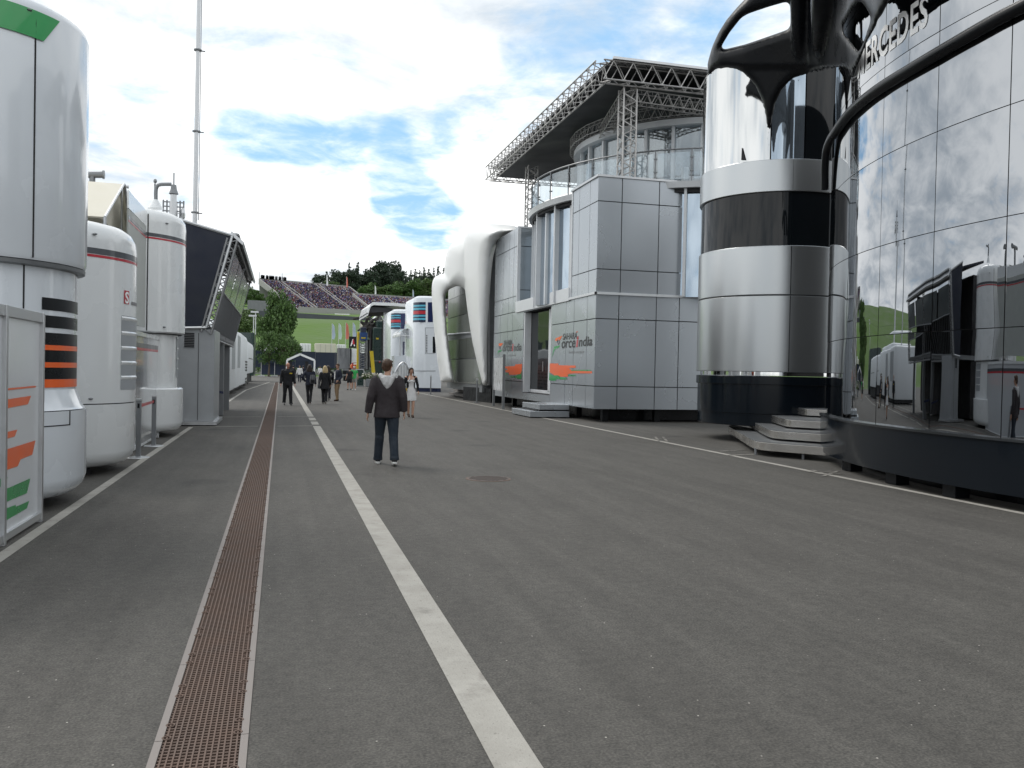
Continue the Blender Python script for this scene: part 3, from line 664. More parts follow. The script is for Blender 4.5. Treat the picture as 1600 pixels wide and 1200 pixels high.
# steps to the door: one unit of two treads
st2 = root('door_steps', (9.5, 31, 0), label='two pale grey steps below the glass door of the silver building', cat='steps')
p0, p1 = G(828, 653), G(789, 647); ya_, yb_ = p0.y, min(p1.y, p0.y+3.2)
for k_, (dx, z0, z1) in enumerate(((0, .03, .24), (.34, .29, .48))):
    c = MB(); c.box(p0.x+dx, XF-.01, ya_+k_*.02, yb_+k_*.02-.3*k_, z0, z1); obj('tread', c, silver, st2, bevel=.012)
c = MB(); c.box(p0.x+.25, XF-.05, ya_+.15, yb_-.4, .0, .28); obj('step_base', c, seam, st2)
# second block at the far end
YE0 = ys(806); zt2 = PX(805, 357.5, XF).z; zl2 = PX(806, 479, XF).z
c = MB(); panels(c, side, [YE0, ys(800), ys(793), ys(784), Yend], [zc[3], PX(805, 463, XF).z, PX(805, 386, XF).z, zt2], (-1, 0, 0)); obj('upper_far_cladding', c, silver, fi)
c = MB(); c.box(XF+.03, XF+1.5, YE0+.06, Yend, zc[3], zt2-.02); obj('far_block', c, seam, fi)
c = MB(); xw = PY(833, 450, YE0).x
for z0, z1 in ((zc[3]+.12, zc[3]+.95), (zc[3]+.98, zt2-.85), (zt2-.82, zt2-.05)): c.box(XF+.12, xw, YE0, YE0+.05, z0, z1)
obj('end_glazing', c, mat('pale_frosted_glazing', (.30, .34, .37), .2, .3, .3), fi)
c = MB(); c.box(XF-.02, XF+.12, YE0-.03, YE0+.05, zc[3]-.02, zt2+.03); c.box(XF+.12, xw+.02, YE0-.03, YE0+.05, zt2-.04, zt2+.03); obj('end_frame', c, frame_w, fi)
# sloping white beam between the blocks
c = MB(); c.box(XF-.07, XF+.28, YB, YE0+.0, zc[3]-.06, zc[3]+.42); obj('terrace_beam', c, frame_w, fi, bevel=.01)
# curved glass drum and terrace
DX, DY = 16.66, 32.5
def arcpt(R, a, z): return Vector((DX+R*cos(a), DY+R*sin(a), z))
zdk = zc[6]+.0
A0, A1 = RAD(100), RAD(300)
def arcband(R0, R1, z0, z1, a0=A0, a1=A1, n=60):
    w = MB(); vs = []
    for i in range(n+1):
        a = a0+(a1-a0)*i/n; vs += [arcpt(R0, a, z0), arcpt(R1, a, z0), arcpt(R1, a, z1), arcpt(R0, a, z1)]
    w.add(vs, [(i*4+j, i*4+(j+1) % 4, (i+1)*4+(j+1) % 4, (i+1)*4+j) for i in range(n) for j in range(4)]+[(0, 1, 2, 3), (n*4+3, n*4+2, n*4+1, n*4)]); return w
obj('lower_curved_glass', arcband(6.72, 6.78, zc[3], zdk-.15), glass_b, fi, smooth=40)
c = MB()
for i in range(27):
    a = A0+(A1-A0)*i/26; w_ = .11 if i % 2 else .28; p, q = arcpt(6.83, a, zc[3]), arcpt(6.83, a, zdk-.15); c.bar(p, q, w_, .09, up=(-sin(a), cos(a), 0))
obj('mullions', c, frame_w, fi)
c = MB(); c.loft([(DX, DY, zdk-.22, 7.1, 7.1), (DX, DY, zdk-.02, 7.15, 7.15)], 90); obj('terrace_deck', c, frame_w, fi, smooth=40)
c = MB(); c.loft([(DX, DY, zdk-.35, 6.95, 6.95), (DX, DY, zdk-.23, 6.95, 6.95)], 90); obj('deck_edge', c, seam, fi, smooth=40)
obj('upper_curved_glass', arcband(5.0, 5.03, zdk+.1, 10.55), clr, fi, smooth=40)
for j, (i0, i1) in enumerate(((5.05, 5.95), (9.0, 10.0))): pass
obj('dark_glazing', arcband(4.9, 4.95, zdk+.1, 10.5, RAD(222), RAD(232), 8), glass_d, fi, smooth=40)
obj('dark_glazing', arcband(4.9, 4.95, zdk+.1, 10.5, RAD(203), RAD(206), 4), glass_d, fi, smooth=40)
c = MB()
for i in range(15):
    a = RAD(115)+RAD(11.6)*i; c.bar(arcpt(5.06, a, zdk), arcpt(5.06, a, 10.55), .16, .1, up=(-sin(a), cos(a), 0))
obj('terrace_mullions', c, frame_w, fi)
obj('cornice', arcband(4.85, 5.3, 10.5, 10.72), frame_w, fi, smooth=40)
c = MB(); c.box(DX-.4, DX+3.2, DY-1.5, DY+2, zdk, 10.6); obj('core', c, seam, fi)
c = MB(); c.tube([arcpt(7.02, RAD(120)+RAD(160)*i/60, zdk+1.08) for i in range(61)], .028, 6); 
for i in range(17):
    a = RAD(120)+RAD(10)*i; c.tube([arcpt(7.02, a, zdk-.05), arcpt(7.02, a, zdk+1.08)], .025, 6)
    for z in (.35, .8): c.box(*[v for q in zip(arcpt(7.0, a, 0)-Vector((.05, .05, 0)), arcpt(7.0, a, 0)+Vector((.05, .05, 0))) for v in q][:4], zdk+z-.02, zdk+z+.02)
rl = obj('railing', c, alu_d, fi)
c = MB()
for i in range(16): 
    w = arcband(6.98, 7.0, zdk+.08, zdk+.98, RAD(120.6)+RAD(10)*i, RAD(129.4)+RAD(10)*i, 5); c.add(w.v, w.f)
obj('glass_pane', c, clr, rl)
# truss roof
zR = PX(940, 111, XF).z; YR0 = PX(940, 111, XF).y; YR1 = PX(765.5, 262, XF).y; XR1 = 23.0
roof = root
h_ = .62; c = MB()
truss(c, (XF, YR0, zR), (XF, YR1, zR), .42, h_, .028, 24); obj('street_truss', c, truss_m, fi)
c = MB(); truss(c, (XF, YR0, zR), (XR1, YR0, zR), .42, h_, .028, 19); obj('front_truss', c, truss_m, fi)
c = MB(); truss(c, (XF, YR1, zR), (XR1, YR1, zR), .42, h_, .028, 19); obj('far_truss', c, truss_m, fi)
c = MB()
cx_, cy_ = DX, (YR0+YR1)/2
gm = 6
sk_ = lambda u, v: Vector((XF+.25+(XR1-XF-.25)*u, YR0+.25+(YR1-YR0-.5)*v, zR-h_/2+.12+.35*(1-(2*u-1)**2)*(1-(2*v-1)**2)))
vs = [sk_(i/10, j/10) for j in range(11) for i in range(11)]
c.add(vs, [(j*11+i, j*11+i+1, (j+1)*11+i+1, (j+1)*11+i) for j in range(10) for i in range(10)]); c.add([p+Vector((0, 0, .08)) for p in vs], [(j*11+i, j*11+i+1, (j+1)*11+i+1, (j+1)*11+i) for j in range(10) for i in range(10)])
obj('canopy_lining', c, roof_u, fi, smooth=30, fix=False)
c = MB(); c.box(XF+.3, XR1, YR0-.28, YR0-.2, zR+h_/2+.04, zR+h_/2+.12); c.box(XF+.3, XR1, YR0-.2, YR1, zR+h_/2+.04, zR+h_/2+.07); obj('canopy_top', c, alu, fi)
def z_u(x, y): return zR-h_/2-.05
col1 = (11.15, 27.25); col2 = (11.2, 38.9)
for x, y in (col1, col2, (21.5, 27.25)):
    c = MB(); truss(c, (x, y, zdk-.1), (x, y, zR-h_/2), .46, .46, .032, 7, up=(0, 1, 0)); obj('truss_column', c, truss_m, fi)
c = MB()
truss(c, (col1[0], col1[1], zR-.55), (DX, DY-5.3, zR-.75), .4, .4, .02)
truss(c, (col1[0], col1[1], zR-.55), (DX-4.9, DY-1.5, zR-.75), .4, .4, .02)


pr = None
for i in range(16):
    a = RAD(110)+RAD(170)*i/15; p = arcpt(5.35, a, 10.98)
    if pr is not None: truss(c, pr, p, .25, .38, .016, 3)
    pr = p
obj('ring_truss', c, truss_m, fi)
# window beside the corner block
c = MB(); yw = FY+.35; zw0, zw1 = PY(1068, 451, yw).z, PY(1068, 303, yw).z
c.box(PY(1071, 400, yw).x, 14.2, yw, yw+.05, zw0, zw1); wf = obj('window', c, glass_b, fi)
c = MB(); c.box(PY(1063.5, 400, yw).x, PY(1070.5, 400, yw).x, yw-.1, yw+.1, zc[3]+.05, zw1+.9); c.box(PY(1071, 400, yw).x, 14.4, yw-.1, yw+.1, zc[3]+.05, zw0); c.box(PY(1071, 400, yw).x, 14.4, yw-.1, yw+.1, zw1, zw1+.22); c.box(PY(1071, 400, yw).x, 14.4, yw-.1, yw+.1, zw1+.4, zw1+.62)
obj('frame', c, frame_w, wf)
c = MB(); c.box(xbe, 16, FY+.5, FY+3, zc[3], zc[6]-.1); obj('window_backing', c, seam, fi)
# logo on the wall: lettering read from the street
def wl(px, py, off=.006): p = PX(px, py, XF); return Vector((XF-off, p.y, p.z))
def logo(x0, y0s, x1, y1s, flag, parent):
    """text line from pixel (x0,base y) to (x1,base y)"""
    pass
def walltext(txt, x0, x1, ybase, ytop, m, name, shear=.0, bold=.01):
    tm, w0 = textmb(txt, 1, lambda u, v: (u, v, 0)); Ya, Yb = ys(x0, ybase), ys(x1, ybase); zb, zt_ = PX(x0, ybase, XF).z, PX(x0, ytop, XF).z
    hgt = max(p[1] for p in tm.v); k_ = (Ya-Yb)/w0; kz = (zt_-zb)/hgt
    tm, _ = textmb(txt, 1, lambda u, v: (XF-.006, Ya-(u+shear*v)*k_, zb+v*kz), bold=bold); return obj(name, tm, m, fi, fix=False)
walltext('SAHARA', 879.5, 901.5, 531, 521.6, ink, 'lettering', .12, .02)
walltext('orce', 877, 898.5, 544, 533.8, ink, 'lettering', .12, .02)
walltext('i', 899.6, 902.3, 541.8, 528, red, 'lettering', .12, .03)
walltext('ndia', 904, 925, 541.2, 527, ink, 'lettering', .12, .02)
walltext('formula one team', 889, 912, 552.5, 548, greytxt, 'lettering', 0, 0)
walltext('SAHARA', 787, 800.5, 540.2, 532, ink, 'lettering', .12, .02)
walltext('orce', 785, 799, 549.2, 541.2, ink, 'lettering', .12, .02)
walltext('i', 799.6, 801.2, 548.5, 538, red, 'lettering', .12, .03)
walltext('ndia', 802.6, 814.8, 548.4, 537.5, ink, 'lettering', .12, .02)
walltext('formula one team', 792, 806, 556.8, 553.5, greytxt, 'lettering', 0, 0)
def decal(name, pts, m, q=6, ox=760, oy=470, off=.006):
    c = MB(); c.poly([wl(ox+x/q, oy+y/q, off) for x, y in pts]); return obj(name, c, m, fi, fix=False)
for pts, m in (([(650, 352), (682, 338), (715, 328), (700, 352), (690, 368), (652, 378), (645, 372)], orange), ([(640, 428), (665, 424), (692, 418), (680, 438), (660, 450), (645, 452), (632, 480), (622, 512), (613, 545), (626, 470), (634, 440)], green),
               ([(845, 288), (860, 286), (852, 296), (843, 300)], orange), ([(855, 330), (866, 330), (862, 344), (852, 344)], red),
               ([(118, 400), (135, 398), (158, 397), (148, 412), (138, 424), (118, 430)], orange), ([(112, 466), (130, 462), (146, 459), (136, 474), (122, 480), (114, 486), (106, 510), (110, 480)], green)):
    decal('flag_emblem', pts, m)
for xx, yy, r_ in ((675, 385, 1), (126, 437, .62)):
    c = MB(); P_ = [wl(760+(xx+9*r_*cos(a*pi/6))/6, 470+(yy+22*r_*sin(a*pi/6))/6, .012) for a in range(13)]; c.tube(P_, .012, 5, cap=False); obj('helmet_ring', c, greytxt, fi)
org = [(595, 587), (675, 588), (678, 604), (838, 607), (838, 628), (780, 630), (780, 640), (800, 648), (820, 657), (990, 660), (992, 680), (830, 680), (778, 684), (766, 690), (766, 712), (690, 712), (680, 702), (640, 700), (595, 670)]
grn = [(593, 655), (600, 690), (640, 700), (672, 698), (690, 714), (752, 722), (750, 738), (655, 735), (652, 748), (590, 746)]
decal('splash_orange', org, orange); decal('splash_green', grn, green, off=.010)
decal('splash_green', [(790, 648), (978, 647), (978, 658), (800, 657)], green, off=.008); decal('splash_green', [(768, 693), (838, 696), (838, 707), (768, 706)], green)
decal('splash_orange', [(336, 592), (272, 596), (268, 612), (170, 615), (170, 632), (198, 634), (198, 648), (170, 652), (170, 668), (212, 672), (215, 694), (262, 694), (290, 690), (330, 684)], orange)
decal('splash_green', [(330, 660), (320, 690), (285, 694), (280, 706), (220, 708), (220, 718), (285, 720), (292, 730), (330, 732)], green, off=.010); decal('splash_green', [(172, 680), (205, 682), (205, 690), (172, 690)], green)
# free-standing information board
ib0, ib1 = G(786, 640), G(771, 634); ib = root('information_board', (ib0.x, ib0.y, 0), label='white text board on two grey posts beside the silver building', cat='sign')
zb_, zt_ = PY(786, 612, ib0.y).z, PY(786, 558, ib0.y).z
dI = (ib1-ib0); dI.z = 0
c = MB(); c.bar(ib0+Vector((0, 0, zb_)), ib0+Vector((0, 0, zb_))+dI, .03, .0001+.03); c = MB()
nI = Vector((-dI.y, dI.x, 0)).normalized()*.02
c.prism([ib0+Vector((0, 0, zb_)), ib0+dI+Vector((0, 0, zb_)), ib0+dI+Vector((0, 0, zt_)), ib0+Vector((0, 0, zt_))], nI); bd = obj('panel', c, board, ib)
for p, h2 in ((ib0, zt_+.12), (ib0+dI, zt_-.02)):
    c = MB(); c.box(p.x-.05, p.x+.05, p.y-.05, p.y+.05, 0, h2); obj('post', c, alu_d, ib)
c = MB(); L_ = dI.length
for r_, ln in enumerate((.3, 0, .7, .72, .6, .74, .66, .5, .7)):
    if not ln: continue
    z = zt_-.25-r_*.15; x0 = .12 if r_ else .35; x = x0
    while x < x0+ln*.95:
        w_ = prn.uniform(.04, .11); p = ib0+dI*(1-x)-nI*.15; q = ib0+dI*(1-min(.93, x+w_))-nI*.15
        c.add([(p.x, p.y, z), (q.x, q.y, z), (q.x, q.y, z+.035), (p.x, p.y, z+.035)], [(0, 1, 2, 3)]); x += w_+.03
obj('printed_lines', c, greytxt, bd, fix=False)

# ================================================================== ORGANIC WHITE SHELL BUILDING
wb = root('white_shell_building', (11, 46, 0), label='tall white organic shell building with pointed legs around an arched window', cat='building')
def rowloft(mb, rows, Y, b, ox=660, oy=330, q=3.75, n=24):   # rows: y, left, right in zoomed pixels
    R_ = []
    for y, l, r in rows:
        py = oy+y/q; pl, pr_ = ox+l/q, ox+r/q; yy = Y if not callable(Y) else Y(y); P = PY((pl+pr_)/2, py, yy)
        hw = (pr_-pl)/2*yy*1.03/F; a = math.sqrt(max(.02, hw*hw-(b*.2)**2)) if hw > b*.2 else hw*.6; bb = b if hw > b*.2 else hw*2
        if hw < .7: bb = min(bb, hw*1.6); a = math.sqrt(max(.01, hw*hw-(bb*.2)**2))
        R_.append((P.x, P.y, P.z, a, bb))
    if R_[0][2] > R_[-1][2]: R_ = R_[::-1]
    mb.loft(R_, n)
def z2(P): return [(660+x/3.75, 330+y/3.75) for x, y in P]
def shd(x): return interp(x, [(670, 53.5), (700, 50.0), (735, 47.0), (765, 44.4), (810, 42.5)])
sh = MB()
PA = z2([(352, 1022), (386, 1022), (386, 900), (387, 740), (391, 600), (397, 480), (404, 360), (414, 270), (430, 205), (450, 172), (480, 150), (560, 130), (600, 118), (580, 100), (530, 84), (450, 76), (380, 73), (335, 79), (300, 94), (272, 114), (253, 140), (243, 180), (240, 230), (240, 310), (244, 390), (251, 470), (264, 580), (279, 680), (294, 770), (312, 850), (331, 930)])
PB = z2([(128, 470), (127, 400), (129, 330), (136, 270), (150, 222), (170, 195), (200, 175), (232, 160), (262, 156), (300, 170), (300, 480), (262, 480), (250, 455), (232, 443), (210, 438), (188, 441), (168, 450), (152, 463), (142, 478)])
PC = z2([(107, 1003), (98, 940), (87, 870), (77, 780), (68, 690), (60, 600), (55, 500), (55, 440), (60, 408), (70, 388), (88, 376), (112, 372), (150, 372), (180, 390), (182, 448), (165, 452), (148, 466), (138, 485), (134, 510), (135, 560), (139, 640), (146, 720), (155, 790), (165, 865), (176, 935), (187, 1003)])
masksolid(sh, PA, [], 2.6, lambda x, y, d: shd(x)-puff(d, 30, 2.6)-.7, lambda x, y, d: shd(x)+1.6)
masksolid(sh, PB, [], 2.6, lambda x, y, d: shd(x)-puff(d, 24, 1.8)+.2, lambda x, y, d: shd(x)+2.2)
masksolid(sh, PC, [], 2.6, lambda x, y, d: shd(x)-puff(d, 13, 1.3)+.1, lambda x, y, d: shd(x)+2.0)
q_ = remesh(sh, .08, 5)
obj('shell', q_, white_shell, wb, smooth=True, fix=False)
# arched glazing set back behind the shell
def PG(x, y, Y): return PY(660+x/3.75, 330+y/3.75, Y)
gz = MB(); Xg = PG(240, 700, 46.5).x+.35
def PXg(x, y): return PX(660+x/3.75, 330+y/3.75, Xg)
tin = [PXg(120, 1010), PXg(350, 1010), PXg(350, 860), PXg(300, 400), PXg(120, 400)]
rows_ = [(400, 497), (500, 612), (616, 718), (750, 865), (868, 1006)]
for i, (r0, r1) in enumerate(rows_):
    c = MB()
    Ya_, Yb_ = 43.5, 53.0
    z1_, z0_ = PXg(205, r0).z, PXg(215, r1).z
    n_ = 5
    for k_ in range(n_): y0_ = Ya_+(Yb_-Ya_)*k_/n_; c.box(Xg, Xg+.04, y0_+.015, y0_+(Yb_-Ya_)/n_-.015, z0_+.015, z1_-.015)
    obj('arched_window', c, glass_g if i % 2 else mat('pale_tinted_glass', (.22, .235, .215), .2, .3, .2, .2, .5), wb)
c = MB(); c.box(Xg+.05, Xg+5, 43.4, 53.2, .5, PXg(205, 395).z); obj('interior_wall', c, alu_d, wb)
c = MB(); c.tube([PXg(150, 722), PXg(285, 712)], .06, 6); obj('transom', c, alu, wb)
# side return towards the silver building
c = MB(); y_ = 42.2
c.prism([PY(660+x/3.75, 330+y/3.75, y_) for x, y in ((400, 1020), (384, 1020), (386, 700), (396, 480), (404, 330), (420, 230), (440, 175), (470, 165), (470, 1020))], (0, .5, 0)); obj('side_return', c, alu_d, wb)
c = MB(); P0, P1 = PY(660+388/3.75, 330+1020/3.75, 42.1), PY(660+388/3.75, 330+480/3.75, 42.1); c.bar(P0, P1, .1, .1); obj('drain_pipe', c, alu, wb)
# podium, black tarpaulin, steps
p0, p1 = G(660+245/3.75, 330+1105/3.75), G(660+400/3.75, 330+1122/3.75)
c = MB(); zpod = G(765, 603, .9).z; xp = p1.x+.15
c.box(xp+.2, 13, p1.y+.6, 55, .62, .9); obj('podium', c, timber, wb)
c = MB(); pa_, pb_ = G(767, 629.5), G(723.5, 625); za2 = PY(767, 607, pa_.y).z; c.prism([pa_, pb_, pb_+Vector((0, 0, za2)), pa_+Vector((0, 0, za2))], (.06, .3, 0)); c.prism([pa_, pa_+Vector((2.5, .4, 0)), pa_+Vector((2.5, .4, za2)), pa_+Vector((0, 0, za2))], (0, .08, 0)); obj('podium_skirt', c, black_tarp, wb)
c = MB()
for k_ in range(3): c.box(xp-.1+.3*k_, xp+.9, p0.y+.3, 54.5, .05+.2*k_, .2+.2*k_)
obj('timber_steps', c, timber, wb)
# metal bollard posts on the edge line
for px, py, top in ((660+318/3.75, 330+1122/3.75, 330+982/3.75), (660+48/3.75, 330+1074/3.75, 330+965/3.75)):
    p = G(px, py); zt_ = PY(px, top, p.y).z; 
    r_ = root('belt_post', (p.x, p.y, 0), label='slim steel post standing by the white shell building steps' if px > 700 else 'slim steel post standing in front of the white striped motorhome', cat='post')
    c = MB(); c.tube([(p.x, p.y, 0), (p.x, p.y, zt_)], .04, 10); obj('shaft', c, alu_d, r_); c = MB(); c.tube([(p.x, p.y, zt_-.08), (p.x, p.y, zt_+.02)], .055, 10); obj('head', c, alu, r_); c = MB(); c.tube([(p.x, p.y, 0), (p.x, p.y, .03)], .17, 16); obj('foot', c, alu_d, r_)
# ================================================================== LEFT ROW OF MOTORHOMES
def tower(name, x1, yc, r, layers, m, parent, depth=5.5, **k):
    c = MB(); c.plan([(rrect(x1-depth, x1, yc-r, yc+r, r, ins, 14), z) for z, ins in layers]); return obj(name, c, m, parent, smooth=35, **k)
def onc(px, py, xc, yc, R): return cyl(px, py, xc, yc, R)
def cylband(xc, yc, R, a0, a1, z0, z1, n=14, slope=0):
    c = MB(); vs = []
    for i in range(n+1):
        a = RAD(a0+(a1-a0)*i/n); vs += [(xc+R*cos(a), yc+R*sin(a), z0), (xc+R*cos(a), yc+R*sin(a), z1)]
    c.add(vs, [(2*i, 2*i+2, 2*i+3, 2*i+1) for i in range(n)]); return c
def angof(px, py, xc, yc, R): p = cyl(px, py, xc, yc, R); return math.degrees(math.atan2(p.y-yc, p.x-xc))
# --- nearest tower
ta = root('motorhome_tower', (-4.5, 11.1, 0), label='nearest tall white motorhome tower with green top stripe and black and orange bands', cat='motorhome')
xa1, ya, ra = -2.2, 11.05, 1.32; xca = xa1-ra
Z = lambda px, py, R: cyl(px, py, xca, ya, R).z
z_sk = Z(120, 641, ra); z_sh = Z(66.7, 440+1000/6, ra-.12); z_rim = Z(100, 417, ra-.02); z_tp = Z(30, 12, ra-.02)+.05
tower('skirt', xa1, ya, ra, [(.12, .22), (.15, .12), (.24, .03), (.34, 0), (z_sk, 0)], white_b, ta)
tower('skirt_shoulder', xa1, ya, ra, [(z_sk+.01, .02), (z_sk+.05, .05), (z_sh-.02, .12)], white_b, ta)
tower('lower_body', xa1, ya, ra, [(z_sh-.02, .12), (z_rim-.02, .12)], white_b, ta)
tower('rim', xa1, ya, ra, [(z_rim-.03, .08), (z_rim-.02, .04), (z_rim+.02, .035), (z_rim+.025, .06)], alu_d, ta)
tower('upper_body', xa1, ya, ra, [(z_rim+.03, .04), (z_rim+.08, .02), (z_tp-.0, .02), (z_tp+.07, .04), (z_tp+.12, .10), (z_tp+.15, .22)], white_b, ta)
a_l = angof(64.5, 520, xca, ya, ra-.12)
for L0, L1 in ((145, 262), (312, 427), (475, 592), (640, 755), (805, 915)):
    obj('window_slot', cylband(xca, ya, ra-.115, a_l, 28, Z(66.7, 440+L1/6, ra-.12), Z(66.7, 440+L0/6, ra-.12)), black, ta, smooth=40, fix=False)
for L0, L1 in ((592, 640), (755, 805), (917, 995)):
    obj('orange_band', cylband(xca, ya, ra-.113, a_l-(0 if L0 < 900 else 0), 28, Z(66.7, 440+L1/6, ra-.12), Z(66.7, 440+L0/6, ra-.12)), orange, ta, smooth=40, fix=False)
# green band with a slanted end near the top
c = MB(); zg1 = z_tp-.02; zg0 = zg1-.29; pass; vs = []; a_s, a_e = angof(67, 60, xca, ya, ra-.02), angof(92, 40, xca, ya, ra-.02)
for i in range(17):
    t = i/16; a0 = RAD(-90+(a_s+90)*t); a1 = RAD(-90+(a_e+90)*t); vs += [(xca+(ra-.006)*cos(a0), ya+(ra-.006)*sin(a0), zg0), (xca+(ra-.006)*cos(a1), ya+(ra-.006)*sin(a1), zg1)]
vs += []; c.add(vs, [(2*i, 2*i+2, 2*i+3, 2*i+1) for i in range(16)]); c.box(xa1-5, xca, ya-ra+.015, ya-ra+.018, zg0, zg1)
obj('green_band', c, green, ta, smooth=40, fix=False)
for px, z0, z1, R in ((51, z_rim+.05, z_tp-.02, ra-.02), (37, z_sh+.5, z_rim-.03, ra-.12)):
    a = RAD(angof(px, 300 if R > ra else 450, xca, ya, R)); c = MB(); c.bar((xca+(R+.001)*cos(a), ya+(R+.001)*sin(a), z0), (xca+(R+.001)*cos(a), ya+(R+.001)*sin(a), z1), .014, .014); obj('panel_joint', c, seam, ta)
c = MB(); a = RAD(angof(45, 17, xca, ya, ra-.02)); c.ball((xca+(ra-.02)*cos(a), ya+(ra-.02)*sin(a), z_tp-.04), .035, 8, sc=(1, 1, .4)); obj('marker_lamp', c, alu_d, ta)
c = cylband(xca, ya, ra+.003, angof(62, 645, xca, ya, ra), angof(109, 645, xca, ya, ra), z_sk-.16, z_sk-.148); a = RAD(angof(109, 645, xca, ya, ra)); c.bar((xca+(ra)*cos(a), ya+(ra)*sin(a), z_sk-.16), (xca+(ra)*cos(a), ya+(ra)*sin(a), z_sk), .014, .014); obj('hatch_line', c, seam, ta, fix=False)
c = MB(); c.box(-7, -3.1, ya-.9, ya+.9, .02, .16); c.tube([(-2.9, ya+.6, 0), (-2.9, ya+.6, .16)], .05, 8); obj('chassis', c, seam, ta)
# --- framed livery screen beside it
XS = -2.38; ls = root('livery_screen', (XS, 9.2, 0), label='framed glossy white screen with orange and green flashes at the near left edge', cat='screen')
Ya, Yb = 6.6, PX(61.5, 700, XS).y; zt0 = PX(63, 489, XS).z; zb0 = .03
c = MB(); c.box(XS-.02, XS, Ya, Yb, zb0+.04, zt0-.05); pn = obj('panel', c, mat('glossy_screen_sheet', (.66, .68, .70), .2, .0, .25, .08, .8), ls)
c = MB(); Ym = PX(3, 650, XS).y
for y in (Yb-.05, Ym-.03, Ya): c.box(XS-.05, XS+.04, y, y+.06, 0, zt0)
for z0, z1 in ((zb0, zb0+.07), (zt0-.10, zt0)): c.box(XS-.04, XS+.03, Ya+.06, Ym-.03, z0, z1); c.box(XS-.04, XS+.03, Ym+.03, Yb-.05, z0, z1)
obj('frame', c, alu, ls, bevel=.004)
def scr(pts, m, nm):
    c = MB(); c.poly([PX(x/2.667, 450+y/2.667, XS+.004) for x, y in pts]); obj(nm, c, m, pn, fix=False)
scr([(13, 420), (150, 407), (150, 414), (13, 428)], orange, 'orange_flash'); scr([(10, 467), (130, 449), (117, 484), (36, 500), (25, 514), (8, 516)], orange, 'orange_flash')
scr([(8, 570), (30, 565), (25, 601), (73, 590), (62, 618), (8, 635)], orange, 'orange_flash'); scr([(5, 680), (148, 635), (135, 694), (86, 714), (75, 742), (5, 766)], orange, 'orange_flash')
scr([(0, 795), (32, 787), (25, 820), (0, 829)], green, 'green_flash'); scr([(4, 847), (127, 793), (112, 855), (22, 893), (18, 922), (66, 903), (66, 912), (122, 887), (112, 918), (3, 982)], green, 'green_flash')
# --- second tower (white, dark and red stripe)
tb = root('motorhome_tower', (-4.5, 14.4, 0), label='second white motorhome tower from the left with louvred vent and red logo', cat='motorhome')
xb1, yb, rb_ = -2.17, 14.4, 1.28; xcb = xb1-rb_; ZB = lambda px, py, R=rb_: cyl(px, py, xcb, yb, R).z
ztb = ZB(209, 381); zsb = ZB(170, 631)
tower('skirt', xb1, yb, rb_, [(.12, .22), (.15, .12), (.24, .03), (.34, 0), (zsb-.008, 0)], white, tb)
tower('upper_body', xb1, yb, rb_, [(zsb+.008, 0), (ztb-.12, 0), (ztb+.02, .02), (ztb+.13, .08), (ztb+.21, .19), (ztb+.25, .36)], white, tb)
tower('joint', xb1, yb, rb_, [(zsb-.02, .015), (zsb+.02, .015)], seam, tb)
def stripe(par, xc, yc, R, pxl, y0, y1, m, nm): 
    obj(nm, cylband(xc, yc, R+.004, -91, 40, cyl(pxl, y1, xc, yc, R).z, cyl(pxl, y0, xc, yc, R).z, 24), m, par, smooth=40, fix=False)
stripe(tb, xcb, yb, rb_, 140, 386, 395.5, charc, 'charcoal_stripe'); stripe(tb, xcb, yb, rb_, 140, 396.5, 400.5, red, 'red_stripe')
a0, a1 = angof(189, 550, xcb, yb, rb_), angof(208, 550, xcb, yb, rb_)
zv1, zv0 = ZB(192, 493), ZB(192, 609)
c = MB(); w = cylband(xcb, yb, rb_+.004, a0, a1+25, zv0, zv1); c.add(w.v, w.f); obj('vent_recess', c, mat('vent_grey', (.33, .35, .37), .45), tb, smooth=40, fix=False)
for i in range(5):
    z = zv0+(zv1-zv0)*(i+.95)/5; c = MB(); vs = []
    for j in range(9):
        a = RAD(a0+(a1+25-a0)*j/8)
        for R, zz in ((rb_+.004, z), (rb_+.018, z-.02), (rb_+.018, z-.035), (rb_+.004, z-.06)): vs.append((xcb+R*cos(a), yb+R*sin(a), zz))
    c.add(vs, [(j*4+k_, j*4+(k_+1) % 4, (j+1)*4+(k_+1) % 4, (j+1)*4+k_) for j in range(8) for k_ in range(4)]+[(0, 1, 2, 3), (35, 34, 33, 32)]); obj('louvre', c, white, tb, smooth=30)
a2, a3 = angof(193.6, 465, xcb, yb, rb_), angof(201.4, 465, xcb, yb, rb_); zl0, zl1 = ZB(197, 475), ZB(197, 454)
obj('logo_plate', cylband(xcb, yb, rb_+.005, a2, a3, zl0, zl1, 5), red, tb, fix=False)
tm, w_ = textmb('S', 1, lambda u, v: (u, v, 0), bold=.03); hh = max(p[1] for p in tm.v)
def tl(u, v): a = RAD(a2+(a3-a2)*(.12+.76*u/w_)); return (xcb+(rb_+.009)*cos(a), yb+(rb_+.009)*sin(a), zl0+(zl1-zl0)*(.08+.84*v/hh))
tm, _ = textmb('S', 1, tl, bold=.03); obj('logo_letter', tm, whitetxt, tb, fix=False)
c = cylband(xcb, yb, rb_+.005, a3+4, a3+24, zl0, zl0+.05, 5); obj('logo_line', c, greytxt, tb, fix=False)
for px, py in ((148.5, 365.5), (141.5, 623)):
    p = cyl(px, py, xcb, yb, rb_); c = MB(); c.ball(p, .035, 8, sc=(1, 1, .45)); obj('marker_lamp', c, alu_d, tb)
c = MB(); c.box(-7, -3.1, yb-.9, yb+.9, .02, .16); c.tube([(-2.75, yb-.45, 0), (-2.75, yb-.45, .17)], .05, 8); c.tube([(-2.75, yb-.45, 0), (-2.75, yb-.45, .03)], .08, 8); obj('chassis', c, seam, tb)
